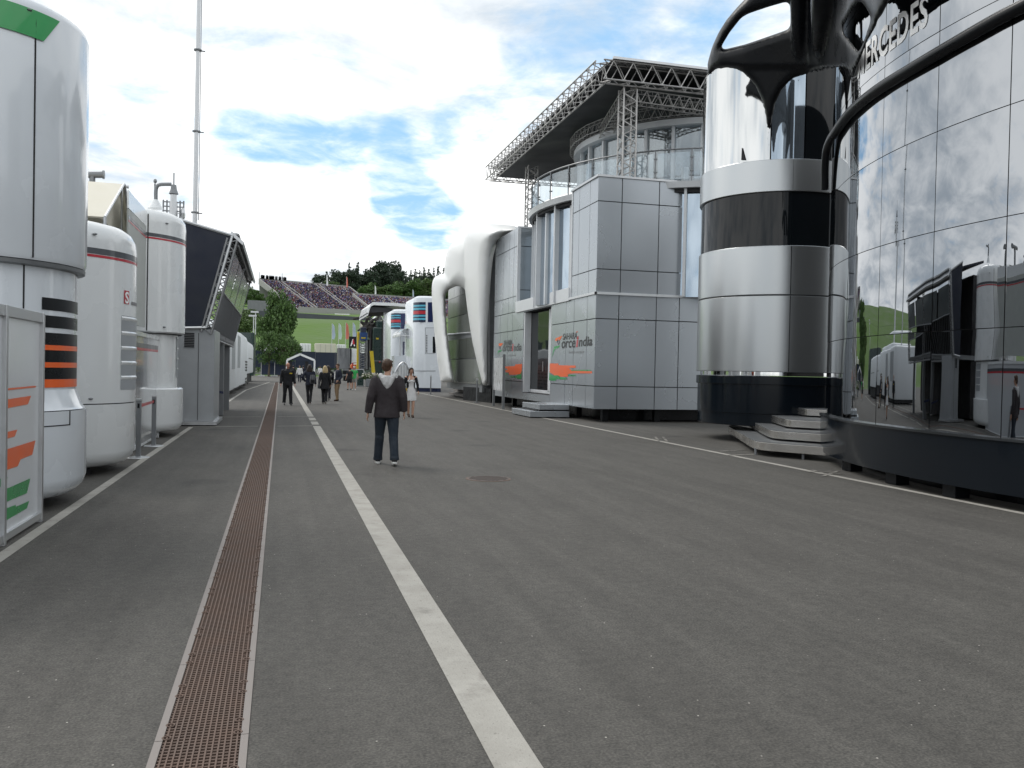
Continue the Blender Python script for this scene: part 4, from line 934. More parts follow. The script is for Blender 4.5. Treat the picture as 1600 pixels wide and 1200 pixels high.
# --- third tower
tc_ = root('motorhome_tower', (-4.5, 21.3, 0), label='third white motorhome tower with overhanging top and exhaust pipe, beside the navy fabric building', cat='motorhome')
xt, yt_, rt = -2.17, 21.3, 1.3; xct = xt-rt; ZC = lambda px, py, R=rt: cyl(px, py, xct, yt_, R).z
zrim = ZC(262, 521); zsk = ZC(270, 608.5); zt3 = ZC(288, 352)
tower('skirt', xt, yt_, rt, [(.12, .2), (.15, .1), (.24, .02), (.32, 0), (zsk, 0), (zsk+.03, .03)], white, tc_)
tower('lower_body', xt, yt_, rt, [(zsk+.031, .13), (zrim-.01, .13)], white, tc_)
tower('upper_body', xt, yt_, rt, [(zrim, .02), (zrim+.03, -.02), (zt3-.1, -.02), (zt3+.04, 0), (zt3+.14, .07), (zt3+.2, .2), (zt3+.23, .4)], white, tc_)
tower('shadow_gap', xt, yt_, rt, [(zrim-.02, .06), (zrim-.001, .03)], seam, tc_)
stripe(tc_, xct, yt_, rt+.02, 232, 363, 368.5, charc, 'charcoal_stripe'); stripe(tc_, xct, yt_, rt+.02, 232, 369.5, 372.2, red, 'red_stripe')
a = RAD(angof(229.5, 450, xct, yt_, rt)); c = MB(); c.bar((xct+(rt+.02)*cos(a), yt_+(rt+.02)*sin(a), zrim+.04), (xct+(rt+.02)*cos(a), yt_+(rt+.02)*sin(a), zt3+.05), .022, .02); obj('panel_joint', c, seam, tc_)
a0, a1 = angof(275, 560, xct, yt_, rt-.13), 25; zv1, zv0 = ZC(277, 526), ZC(277, 590)
obj('vent_recess', cylband(xct, yt_, rt-.125, a0, a1, zv0, zv1), MATS['vent_grey'], tc_, smooth=40, fix=False)
for i in range(4): obj('louvre', cylband(xct, yt_, rt-.11, a0, a1, zv0+(zv1-zv0)*(i+.8)/4, zv0+(zv1-zv0)*(i+.95)/4), white, tc_, smooth=40, fix=False)
for px, py in ((260.5, 349), (256.5, 511)):
    p = cyl(px, py, xct, yt_, rt+.02); c = MB(); c.ball(p, .04, 8, sc=(1, 1, .45)); obj('marker_lamp', c, alu_d, tc_)
c = MB(); c.box(-7, -3.1, yt_-.9, yt_+.9, .02, .16); c.tube([(-2.8, yt_-.8, 0), (-2.8, yt_-.8, .17)], .05, 8); obj('chassis', c, seam, tc_)
c = MB(); ex = PY(243, 312, 21.0); b0 = PY(243, 326, 21.0).z; c.loft([(ex.x, 21.0, b0, .17, .17), (ex.x, 21.0, ex.z, .05, .05)], 14); hood = obj('exhaust_cone', c, white, tc_, smooth=40)
c = MB(); P = [PY(x, y, 21.0) for x, y in ((243.5, 313), (243.5, 298), (245.5, 291), (250, 288.5), (257, 288), (268, 288))]; c.tube(smoothpath(P, 4), .042, 10); obj('exhaust_pipe', c, alu_d, tc_, smooth=60)
c = MB(); P = [PY(242, y, 21.1) for y in (312, 287)]; c.tube(P, .018, 8); c.ball(PY(242.5, 283, 21.1), .04, 8, sc=(1, 1, 1.4)); obj('aerial', c, alu_d, tc_)
# --- cream tent roof between the towers
XT = -2.95; tt = root('tent_canopy', (-5, 18, 0), label='cream gabled tarpaulin canopy between the second and third white towers', cat='canopy')
ap = PX(193.5, 287.5, XT); e0 = PX(166, 341, XT); e1 = PX(208, 368, XT); e0 = Vector((XT, min(e0.y, 16.2), 4.15)); e1 = Vector((XT, e1.y+.2, 4.15))
bk = -9.5; c = MB()
c.add([e0, ap, (bk, ap.y-.3, ap.z), (bk, e0.y, e0.z), e1, (bk, e1.y, e1.z)], [(0, 1, 2, 3), (1, 4, 5, 2)]); c.add([p+Vector((0, 0, -.02)) for p in map(Vector, (e0, ap, (bk, ap.y-.3, ap.z), (bk, e0.y, e0.z), e1, (bk, e1.y, e1.z)))], [(0, 1, 2, 3), (1, 4, 5, 2)])
obj('roof_sheet', c, cream, tt, fix=False)
c = MB(); c.prism([e0+Vector((-.1, .05, 0)), ap+Vector((-.1, 0, -.05)), e1+Vector((-.1, -.05, 0))], (-.03, 0, 0)); obj('gable_sheet', c, cream, tt)
c = MB(); c.tube([ap+Vector((.05, .25, 0)), ap+Vector((-6, -.3, 0))], .035, 8); c.tube([e0, ap], .025, 6); c.tube([ap, e1], .03, 6); mi_ = e0.lerp(e1, .55); c.tube([mi_+Vector((-.02, 0, 0)), Vector((XT-.02, mi_.y, ap.z-.1))], .02, 6)
c.tube([(XT, e0.y, 0), e0], .03, 6); c.tube([(XT, e1.y, 0), e1], .03, 6); obj('tent_frame', c, alu, tt)
# side screen under the tent, against the third tower
XW = -2.78; c = MB(); q0, q1 = PX(200, 400, XW).y, PX(228, 400, XW).y
sw = root('side_screen', (XW, 19, 0), label='flat grey-green screen with dark and red stripe hanging left of the third tower', cat='screen')
c.box(XW-.03, XW, q0, q1, PX(228, 512, XW).z, PX(226, 352, XW).z); obj('panel', c, mat('grey_screen_fabric', (.40, .42, .40), .5), sw)
c = MB(); c.box(XW, XW+.004, q0, q1, PX(228, 368.5, XW).z, PX(228, 363, XW).z); obj('charcoal_stripe', c, charc, sw); c = MB(); c.box(XW, XW+.004, q0, q1, PX(228, 372, XW).z, PX(228, 369.5, XW).z); obj('red_stripe', c, red, sw)
c = MB(); c.box(XW-.03, XW, q0, q1, PX(226, 351, XW).z, PX(226, 326, XW).z); obj('top_panel', c, white, sw)
# horizontal pipe on the roof
c = MB(); P0, P1 = PY(120, 273, 20), PY(163, 273, 20); c.tube([P0, P1], .072, 12); c.tube([P1-Vector((.03, 0, 0)), P1], .095, 12); c.tube([(P0.x+.3, 20, P0.z), (P0.x+.3, 20, 4)], .06, 8); obj('exhaust_flue', c, alu_d, None, smooth=50, label='grey horizontal flue pipe sticking out above the second white tower', cat='pipe')
# --- printed fence panel and belt posts
XP = -2.62; fp = root('printed_screen', (XP, 19, 0), label='glossy white screen with red and dark top stripe behind the belt posts', cat='screen')
y0, y1 = PX(206, 600, XP).y, PX(247.5, 600, XP).y; zt = PX(207.5, 523, XP).z
c = MB(); c.box(XP-.05, XP, y0, y1, .05, zt); pn2 = obj('panel', c, mat('glossy_white_screen', (.50, .52, .54), .10, 0, 1.0, .05, .7, .004, 1.2), fp)
c = MB(); c.box(XP, XP+.004, y0, y1, zt-.22, zt-.13); obj('charcoal_stripe', c, charc, fp); c = MB(); c.box(XP, XP+.004, y0, y1, zt-.27, zt-.22); obj('red_stripe', c, red, fp)
c = MB(); c.box(XP-.07, XP+.03, y0, y1, zt, zt+.08); obj('top_rail', c, white, fp)
c = MB(); c.box(XP-.06, XP+.02, y1, y1+.06, 0, zt+.05); c.box(XP-.06, XP+.02, y0, y0+.06, 0, zt); c.box(XP-.01, XP+.01, y0+.06, y1, .02, .06); obj('frame', c, white, fp)
bp = []
for px, py, top, lb in ((216, 717, 624, 'nearer grey belt barrier post on round base beside the printed screen'), (240, 699, 619, 'farther grey belt barrier post on round base beside the printed screen')):
    p = G(px, py-2); zt_ = PY(px, top, p.y).z; r_ = root('belt_post', (p.x, p.y, 0), label=lb, cat='post', group='belt barrier posts on the left')
    c = MB(); c.loft([(p.x, p.y, .0, .19, .19), (p.x, p.y, .012, .18, .18), (p.x, p.y, .03, .05, .05)], 20); obj('base', c, alu, r_, smooth=30)
    c = MB(); c.box(p.x-.04, p.x+.04, p.y-.04, p.y+.04, .02, zt_); obj('shaft', c, alu_d, r_, bevel=.01)
    c = MB(); c.box(p.x-.044, p.x+.044, p.y-.044, p.y+.044, zt_-.02, zt_+.015); obj('cap', c, alu, r_, bevel=.005)
    c = MB(); c.box(p.x-.015, p.x+.015, p.y-.048, p.y-.04, zt_-.15, zt_-.07); obj('belt_slot', c, black, r_); bp.append((p, zt_, r_))
(pa, za, ra_), (pb, zb_, rb2) = bp; c = MB(); a_, b_ = pa+Vector((0, .04, 0)), pb-Vector((0, .04, 0)); c.add([(a_.x, a_.y, za-.15), (b_.x, b_.y, zb_-.13), (b_.x, b_.y, zb_-.08), (a_.x, a_.y, za-.09)], [(0, 1, 2, 3)]); c.add([(a_.x+.003, a_.y, za-.15), (b_.x+.003, b_.y, zb_-.13), (b_.x+.003, b_.y, zb_-.08), (a_.x+.003, a_.y, za-.09)], [(0, 1, 2, 3)])
obj('belt', c, red, ra_, fix=False)
# --- navy fabric gangway building
nb_ = root('navy_fabric_building', (-3, 29, 0), label='dark navy fabric sided hospitality building leaning out over the lane on a grey frame', cat='building')
Y0 = 24.6; Y1 = 35.5
pt = lambda x, y: PY(x, y, Y0)
A, B, C_, D_ = pt(270, 340), pt(363, 368), pt(322, 512), pt(270, 513)
c = MB(); c.prism([A, B, C_, D_], (0, .05, 0)); obj('fabric_side', c, navy_fab, nb_)
c = MB()
for a, b in ((B, C_), (C_, D_), (A, B)): c.tube([a, b], .045, 6)
obj('side_edge', c, alu, nb_)
zc1 = D_.z
c = MB(); xl = pt(292, 600).x-.3; xr = pt(334, 600).x; c.box(xl, xr, Y0+.05, Y0+.25, .12, zc1-.0); c.box(xr-.25, xr, Y0+.25, Y0+2.2, .12, zc1); obj('grey_wall', c, mat('mid_grey_wall_panel', (.33, .345, .36), .35, .3), nb_, bevel=.01)
c = MB(); c.box(xl-.6, xr+.1, Y0-.15, Y0+2.3, .03, .12); obj('base_plate', c, alu, nb_)
c = MB(); vx0, vx1 = pt(288, 520).x, pt(303.5, 520).x; 
for i in range(9): z = pt(300, 519).z-.03-.045*i; c.box(vx0, vx1, Y0+.02, Y0+.06, z-.016, z+.012)
obj('vent_grille', c, seam, nb_)
c = MB(); c.bar((pt(309, 600).x, Y0+.045, .15), (pt(309, 600).x, Y0+.045, zc1-.1), .012, .01); obj('panel_joint', c, seam, nb_)
# leaning open front made of aluminium frames
top0 = B+Vector((0, .1, 0)); bot0 = C_+Vector((.0, .1, -.15)); dv = Vector((0, Y1-Y0, 0)); c = MB()
truss(c, top0+Vector((0, 0, -.1)), top0+dv+Vector((0, 0, -.1)), .3, .3, .03, 22)
truss(c, bot0, bot0+dv, .3, .25, .03, 22)
for k_ in range(3):
    o_ = dv*k_/2; truss(c, bot0+o_, top0+o_+Vector((0, 0, -.1)), .22, .26, .028, 9)
    if k_: truss(c, top0+o_, A+Vector((-2, .1, .1))+o_, .25, .25, .028, 6)
obj('front_frame', c, mat('weathered_frame_grey', (.27, .275, .28), .5, .5), nb_)
c = MB(); hd = Vector((.55, 0, -1.75))
c.prism([B+Vector((0, .2, .1)), B+Vector((.12, .2, .12)), B+Vector((.12, 0, .12))+dv, B+dv+Vector((0, 0, .1))], (.0, 0, -.08))
c.prism([B+Vector((-.02, .0, .12)), B+Vector((.30, .0, -.16)), B+Vector((.27, .0, -.24)), B+Vector((-.06, .0, .04))], dv+Vector((0, .5, 0))); obj('roof_edge', c, alu, nb_)
c = MB(); c.prism([A+Vector((-3, .1, .25)), B+Vector((0, .1, .02)), B+Vector((0, .1, -.03)), A+Vector((-3, .1, .15))], dv); obj('roof_sheet', c, navy_fab, nb_)
# sloping grey panes and balusters within the front
def fr_(u, v): return bot0+(top0-bot0)*v+dv*u+Vector((.17, 0, 0))
c = MB()
for i in range(4): c.add([fr_(i/4+.01, .42), fr_(i/4+.24, .42), fr_(i/4+.24, .84), fr_(i/4+.01, .84)], [(0, 1, 2, 3)])
obj('sloping_pane', c, mat('grey_pane', (.16, .18, .19), .15, .4, .3), nb_, fix=False)
c = MB()
for i in range(30): c.tube([fr_(i/29, .03), fr_(i/29, .40)], .016, 4, cap=False)
c.tube([fr_(0, .41), fr_(1, .41)], .03, 6); obj('balusters', c, alu_d, nb_)
c = MB(); c.box(D_.x-3, bot0.x+.1, Y0+.3, Y1, zc1-.12, zc1+.08); obj('upper_floor', c, alu_d, nb_)
c = MB(); c.box(-7, -4.6, Y0+.4, Y1, .1, 5.2); obj('back_wall', c, seam, nb_)
c = MB(); c.box(D_.x-3, -2.9, Y1-.1, Y1, zc1, 5.2); obj('far_side', c, navy_fab, nb_)
for px, w_ in ((340, .17),):
    p = G(px, 649); c = MB(); c.box(p.x-.19, p.x+.17, p.y-.1, p.y+.14, 0, zc1-.1); obj('column', c, alu_d, nb_, bevel=.01)
    c = MB(); c.box(p.x-.17, p.x+.15, p.y+3.6, p.y+3.8, 0, zc1-.1); obj('column', c, alu_d, nb_)
p = G(326, 655); c = MB(); c.box(p.x+.14, p.x+.18, p.y-.05, p.y+.0, .05, 1.4); obj('black_upright', c, black, nb_)
# belt across the entrance
e_ = root('belt_post', (-2.45, 28.6, 0), label='dark belt barrier post in front of the navy fabric building entrance', cat='post')
c = MB(); c.tube([(-2.45, 28.6, 0), (-2.45, 28.6, 1.0)], .03, 8); obj('shaft', c, black, e_); c = MB(); c.tube([(-2.45, 28.6, 0), (-2.45, 28.6, .03)], .17, 14); obj('base', c, black, e_)
c = MB(); c.add([(-2.45, 28.6, .93), (-1.75, 29.2, .80), (-1.75, 29.2, .72), (-2.45, 28.6, .85)], [(0, 1, 2, 3)]); obj('belt', c, navy, e_, fix=False)
# --- row of white race transporters further down
def transporter(label, Yc0, Yc1, x1, py_top, rnd, vents=None, slots=None, z0=.35, m=None):
    m = m or white_t
    r_ = root('race_transporter', (x1-2, (Yc0+Yc1)/2, 0), label=label, cat='transporter', group='white race transporters parked end-on along the left')
    z1 = zat(PXp(x1, Yc0), py_top, Yc0); rr = min(rnd, (Yc1-Yc0)/2-.02)
    c = MB(); c.plan([(rrect(x1-6, x1, Yc0, Yc1, rr, .05, 6), z0), (rrect(x1-6, x1, Yc0, Yc1, rr, 0, 6), z0+.1), (rrect(x1-6, x1, Yc0, Yc1, rr, 0, 6), z1-.35), (rrect(x1-6, x1, Yc0, Yc1, rr, .07, 6), z1-.1), (rrect(x1-6, x1, Yc0, Yc1, rr, .3, 6), z1)])
    obj('body', c, m, r_, smooth=35); c = MB(); c.box(x1-5.5, x1-.3, Yc0+.1, Yc1-.1, .1, z0); obj('chassis', c, seam, r_)
    c = MB()
    for yy in (Yc0+.15,):
        for xx in (x1-1.2, x1-2.6): c.tube([(xx, yy, .45), (xx, yy+.3, .45)], .45, 16)
    obj('wheel', c, tyre_black, r_)
    for (y0, y1, za_, zb2) in vents or []:
        c = MB(); c.box(x1, x1+.012, y0, y1, za_, zb2)
        f_ = obj('vent_panel', c, MATS['vent_grey'], r_)
    for (y0, y1, za_, zb2) in slots or []:
        c = MB(); c.box(x1, x1+.02, y0, y1, za_, zb2); obj('dark_slot', c, black, r_)
    return r_
def PXp(X, Y):
    v = CR.transposed() @ (Vector((X, Y, 1.65))-O); return 800+F*v.x/-v.z
u = lambda px, X=-2.4: PX(px, 550, X).y
transporter('nearest of the white transporters, with one tall grey vent', u(360.5), u(368.6), -2.4, 503, .9, [(u(362.5), u(367.5), zat(365, 577, 46), zat(365, 516, 46))])
transporter('second white transporter down the row, with grey vent and small door', u(369), u(377), -2.42, 512, .9, [(u(372), u(376), zat(374, 575, 52), zat(374, 523, 52))])
transporter('white transporter with two stacks of small black slots near its corner', u(377.5), u(387.5), -2.42, 518, 1.0, None, [(u(384), u(386.8), zat(385, y+2.6, 64), zat(385, y, 64)) for y in (564, 568.5, 573, 577.5, 591, 595.5, 600)])
transporter('farthest white transporter, short body raised on dark wheels', u(388.5), u(397), -2.45, 531, .6, None, [(u(390), u(396), 2.2, 2.25)], 1.0)
transporter('tall white round-topped transporter standing behind the row', u(369), u(387.6), -3.3, 498, 1.2)
dk = root('support_truck', (-4, 100, 0), label='dark green support truck with lamp masts beyond the white transporters', cat='truck')
c = MB(); c.plan([(rrect(-8, -2.6, 92, 98, .3), .6), (rrect(-8, -2.6, 92, 98, .3), 5.0)]); obj('body', c, dkgreen, dk); c = MB(); c.box(-7, -3, 92.4, 97.6, 0, .6); obj('chassis', c, seam, dk)
for px, t_ in ((399, 488), (396, 494)):
    p = PY(px, 520, 95); c = MB(); c.tube([(p.x, 95, 4.9), (p.x, 95, zat(px, t_, 95))], .05, 6); c.box(p.x-.5, p.x+.3, 94.8, 95.2, zat(px, t_, 95)-.05, zat(px, t_, 95)+.12); obj('lamp_mast', c, alu, dk)
# tall mast and aerial tower behind the left row
p = PY(304.5, 344, 46); q = PY(311, -20, 46); ms = root('lattice_mast', (p.x, 46, 0), label='very tall thin grey mast rising behind the navy fabric building', cat='mast')
c = MB(); c.tube([(p.x-.1, 46, 0), (p.x, 46, p.z), q, q+(q-p)*.15], [.13, .115, .09, .08], 10); obj('pole', c, alu, ms)
for y in (333, 206, 79): a = p.lerp(q, (344-y)/364); c = MB(); c.tube([a, a+Vector((0, 0, .06))], .2, 10); c.bar(a, a+Vector((.35, 0, 0)), .05); obj('collar', c, alu_d, ms)
c = MB(); c.tube([p+Vector((.17, 0, 0)), q+Vector((.13, 0, 0))], .02, 5); obj('cable', c, alu_d, ms)
at_ = root('aerial_tower', (PY(271, 330, 60).x, 60, 0), label='grey telecom tower with dishes behind the third white tower', cat='tower')
P = lambda x, y: PY(x, y, 60)
X_ = P(271, 330).x; c = MB(); c.tube([(X_, 60, 0), (X_, 60, P(271, 315).z)], .26, 10); c.tube([(X_, 60, P(271, 315).z), (X_, 60, P(271, 304).z)], .2, 10); obj('shaft', c, alu, at_)
c = MB(); c.loft([(X_, 60, P(271, 305).z, .16, .16), (X_, 60, P(271, 303).z, .3, .3), (X_, 60, P(271, 296).z, .2, .2), (X_, 60, P(271, 289).z, .16, .16)], 12); c.tube([(X_, 60, P(271, 290).z), (X_, 60, P(271, 270).z)], .04, 6); obj('antenna_head', c, alu_d, at_)
c = MB()
for s_ in (-1, 1):
    for x in (.62, .4): c.tube([(X_+s_*x, 60, P(271, 340).z), (X_+s_*x, 60, P(271, 313).z)], .05, 6)
for y in (316, 323, 330): c.bar((X_-.65, 60, P(271, y).z), (X_+.65, 60, P(271, y).z), .07)
obj('platform', c, alu_d, at_)
c = MB(); p = P(286, 334); c.loft([(p.x, 60, p.z-.42, .02, .05), (p.x, 60, p.z-.25, .12, .3), (p.x, 60, p.z, .15, .4), (p.x, 60, p.z+.25, .12, .3), (p.x, 60, p.z+.42, .02, .05)], 14); c.bar((X_, 60, p.z), p, .06); obj('dish', c, alu, at_)
# ================================================================== WHITE STRIPED MOTORHOME (right, far)
Q = lambda x, y: (520+x/6.665, 460+y/6.665)
def XQ(px, X): return PX(px, 550, X).y
wm = root('striped_motorhome', (11.5, 68, 0), label='white motorhome with rounded towers and cyan, red and navy stripes', cat='motorhome')
XM = 9.75
def bandtower(name, px0, px1, ytop, ybot, Yf, rad, parent, wX=None, m=white_b):
    """rounded tower whose near face spans the pixels px0..px1 at depth Yf"""
    x0, x1 = PY(px0, 560, Yf).x, PY(px1, 560, Yf).x; zt, zb = zat(px0+3, ytop, Yf), zat(px0+3, ybot, Yf)
    def pl(i): 
        P = [(x0+rad+(rad-i)*cos(RAD(a)), Yf+rad+(rad-i)*sin(RAD(a))) for a in (180, 195, 210, 225, 240, 255, 270)]
        return P+[(x1, Yf+i), (x1, Yf+5), (x0+i, Yf+5)]
    c = MB(); c.plan([(pl(0), zb), (pl(0), zt-.35), (pl(.06), zt-.12), (pl(.25), zt)]); obj(name, c, m, parent, smooth=35); return x0, x1, zt, zb
Yw = 62.0
x0, x1, zt, zb = bandtower('tower', 647, 690, 461.5, 606, Yw, .9, wm)
c = MB(); c.box(x0+.3, x1, Yw+.1, Yw+4.8, .0, zb+.0); obj('tower_base', c, navy, wm)
def onY(x, y, Y, off=.01): p = PY(*Q(x, y), Y); return Vector((p.x, Y-off, p.z))
def patch(pts, Y, m, nm, par=wm, off=.012, th=.0):
    c = MB(); c.prism([onY(x, y, Y, 0) for x, y in pts], (0, -off, 0)); return obj(nm, c, m, par)
def stripes(xa, xb, ys_, Y):
    cols = [navy, cyan, navy, cyan, navy, red, navy, cyan, navy, cyan, navy]
    for (y0, y1), m in zip(zip(ys_, ys_[1:]), cols): patch([(xa, y1), (xb, y1), (xb, y0), (xa, y0)], Y, m, 'stripe')
stripes(898, 966, [80, 108, 126, 140, 160, 170, 204, 214, 232, 246, 266, 288], Yw)
# the same stripes wrap round the rounded corner
cxr, cyr = x0+.9, Yw+.9; ysx = [80, 108, 126, 140, 160, 170, 204, 214, 232, 246, 266, 288]
for (y0, y1), m in zip(zip(ysx, ysx[1:]), [navy, cyan, navy, cyan, navy, red, navy, cyan, navy, cyan, navy]):
    obj('stripe', cylband(cxr, cyr, .905, 183, 262, onY(930, y1, Yw).z, onY(930, y0, Yw).z, 8), m, wm, smooth=40, fix=False)
patch([(990, 288), (1042, 288), (1042, 82), (990, 82)], Yw, glass_n, 'tall_window', off=.02)
patch([(962, 620), (1060, 620), (1060, 345), (962, 345)], Yw, MATS['vent_grey'], 'door_recess', off=.006)
patch([(968, 614), (1056, 614), (1056, 352), (968, 352)], Yw, white_b, 'side_door', off=.012)
for i in range(11): patch([(972, 434+i*17), (984, 434+i*17), (984, 424+i*17), (972, 424+i*17)], Yw, seam, 'vent_slot', off=.02)
patch([(1040, 610), (1070, 610), (1070, 440), (1040, 440)], Yw, glass_d, 'window', off=.022)
patch([(850, 800), (1070, 800), (1070, 795), (850, 795)], Yw, seam, 'panel_joint', off=.01)
Yl = 70.0
x0b, x1b, zt2_, zb2 = bandtower('tower', 611.5, 650, 482.5, 598, Yl, .8, wm)
ys2 = [195, 213, 224, 238, 248, 262, 290, 302, 312, 324, 340, 360]
stripes(640, 692, ys2, Yl)
for (y0, y1), m in zip(zip(ys2, ys2[1:]), [navy, cyan, navy, cyan, navy, red, navy, cyan, navy, cyan, navy]):
    obj('stripe', cylband(x0b+.8, Yl+.8, .805, 183, 262, onY(660, y1, Yl).z, onY(660, y0, Yl).z, 8), m, wm, smooth=40, fix=False)
patch([(706, 358), (852, 358), (852, 197), (706, 197)], Yl, glass_n, 'upper_window', off=.02)
for x in (755, 810): patch([(x, 358), (x+5, 358), (x+5, 197), (x, 197)], Yl, seam, 'mullion', off=.03)
patch([(726, 632), (790, 632), (790, 493), (726, 493)], Yl, glass_n, 'lower_window', off=.02); patch([(792, 632), (840, 632), (840, 493), (792, 493)], Yl, MATS['grey_screen_fabric'], 'lower_panel', off=.02)
for x in (728, 762, 788, 812): patch([(x, 632), (x+4, 632), (x+4, 493), (x, 493)], Yl, frame_w, 'mullion', off=.03)
# vaulted porch roof with end arch
def vault(xa, xb, ytop, ybot, Ynear, Yfar, m, name, par, r0=None):
    pa, pb = PY(*Q(xa, ybot), Ynear), PY(*Q(xb, ybot), Ynear); zt_ = PY(*Q((xa+xb)/2, ytop), Ynear).z; hw = (pb.x-pa.x)/2; cx = (pa.x+pb.x)/2; h = zt_-pa.z
    c = MB(); vs = []
    for Y in (Ynear, Yfar):
        for s_ in (1, .95):
            for i in range(13): a = pi*i/12; vs.append((cx-hw*s_*cos(a), Y, pa.z+h*s_*sin(a)))
    f = []
    for i in range(12): f += [(i, i+1, 27+i, 26+i), (13+i, 39+i, 40+i, 14+i), (i, 13+i, 14+i, i+1), (26+i, 27+i, 40+i, 39+i)]
    c.add(vs, f); return obj(name, c, m, par, smooth=30)
vault(697, 850, 352, 436, 65, 69.5, white, 'porch_vault', wm); vault(790, 880, 262, 360, 67, 69.8, white, 'upper_vault', wm)
c = MB(); 
for x in (700, 838): c.tube([PY(*Q(x, 430), 65.0), PY(*Q(x, 640), 65.0)], .05, 6)
c.tube([PY(*Q(705, 432), 65.0), PY(*Q(840, 432), 65.0)], .05, 6); obj('porch_frame', c, alu, wm)
patch([(640, 905), (846, 905), (846, 640), (640, 640)], 66.5, white_b, 'porch_wall', off=-1.5)
# arched stair screen
c = MB(); P = [PY(*Q(x, y), 64.0) for x, y in ((650, 812), (672, 768), (700, 730), (735, 707), (760, 722), (785, 765), (800, 800))]; c.tube(smoothpath(P, 4), .06, 8)
for x in (680, 712, 742, 770): 
    yt = {680: 752, 712: 720, 742: 708, 770: 738}[x]; c.tube([PY(*Q(x, yt), 64), PY(*Q(x, 860), 64)], .03, 5)
obj('arched_railing', c, alu, wm); c = MB(); c.prism([PY(*Q(x, y), 64.05) for x, y in ((650, 812), (672, 768), (700, 745), (735, 735), (760, 742), (785, 775), (800, 800), (800, 930), (640, 930))], (0, .03, 0)); obj('railing_panel', c, white, wm)
# big white vaulted canopy further back
vc = root('vaulted_canopy', (12, 84, 0), label='wide white wavy canopy roof standing behind the striped motorhome', cat='canopy')
c = MB(); vs = []; Yv = 80.0; pts = [(365, 188), (378, 150), (392, 105), (412, 84), (440, 80), (520, 84), (640, 88), (740, 97), (850, 97)]
P = smoothpath([PY(*Q(x, y), Yv) for x, y in pts], 3)
for off in (0, 9):
    for s_ in (0, -.28): vs += [(p.x, p.y+off, p.z+s_) for p in P]
n = len(P); f = []
for i in range(n-1): f += [(i, i+1, 2*n+i+1, 2*n+i), (n+i, 3*n+i, 3*n+i+1, n+i+1), (i, n+i, n+i+1, i+1), (2*n+i, 2*n+i+1, 3*n+i+1, 3*n+i)]
c.add(vs, f); obj('roof', c, white, vc, smooth=30)
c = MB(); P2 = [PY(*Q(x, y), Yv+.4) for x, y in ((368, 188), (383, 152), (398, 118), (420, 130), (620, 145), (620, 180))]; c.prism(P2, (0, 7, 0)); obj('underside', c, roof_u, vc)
c = MB()
for x in (535, 575, 610): c.tube([PY(*Q(x, 180), 81), PY(*Q(x, 690), 81)], .07, 6)
for y in (190, 300, 415, 545): c.tube([PY(*Q(528, y), 81), PY(*Q(612, y-8), 81)], .06, 6)
for a, b in (((540, 290), (600, 210)), ((540, 410), (605, 330))): c.tube([PY(*Q(*a), 81), PY(*Q(*b), 81)], .04, 6)
obj('scaffold_frame', c, frame_w, vc); c = MB(); c.prism([PY(*Q(x, y), 82.5) for x, y in ((520, 690), (520, 270), (620, 260), (620, 690))], (0, .4, 0)); obj('dark_wall', c, seam, vc)
vault(415, 540, 208, 350, 97, 100, white, 'small_vault', vc)
# dark green race truck
gt = root('race_truck', (10, 94, 0), label='tall very dark green truck side beside the scaffold frame', cat='truck')
def qb(name, x0, x1, y0, y1, Y, dep, m, par, bev=0, **k):
    a, b = PY(*Q(x0, y1), Y), PY(*Q(x1, y0), Y); c = MB(); c.box(a.x, b.x, Y, Y+dep, max(0.02, a.z), b.z); return obj(name, c, m, par, bevel=bev, **k)
qb('body', 415, 530, 345, 830, 92, 8, dkgreen, gt, .1); qb('upper_body', 455, 530, 275, 345, 92.5, 8, dkgreen, gt, .1); qb('headboard', 385, 414, 360, 760, 93, 2, seam, gt, .05)
qb('livery_patch', 450, 478, 452, 468, 91.96, .03, yellow, gt); qb('lower_stripe', 425, 520, 690, 696, 91.96, .03, alu_d, gt); qb('door_line', 505, 510, 350, 830, 91.96, .03, seam, gt)
c = MB(); p = PY(*Q(487, 704), 91.9); c.ball(p, .09, 8); obj('tail_lamp', c, red, gt)
c = MB(); random.seed(4); b0 = PY(*Q(345, 330), 94)
for i in range(16):
    a = b0+Vector((random.uniform(-.7, .9), random.uniform(-.6, .6), random.uniform(-.9, .9))); e = a+Vector((random.uniform(-.9, .9), 0, random.uniform(-.5, 1.1))); c.tube([b0, a, e], [.22, .17, random.uniform(.06, .14)], 6)
c.bar(b0+Vector((-1.4, 0, .7)), b0+Vector((1.5, 0, 1.5)), .2, .25); c.bar(b0+Vector((.4, 0, -1.2)), b0+Vector((1.5, 0, 1.5)), .18, .2); c.box(b0.x+.2, b0.x+1.1, b0.y-.5, b0.y+.5, b0.z-1.2, b0.z+.1); c = remesh(c, .07, 1); obj('folded_crane', c, mat('dusty_machinery', (.035, .032, .03), .6, .2, 0, .5, 2), gt)
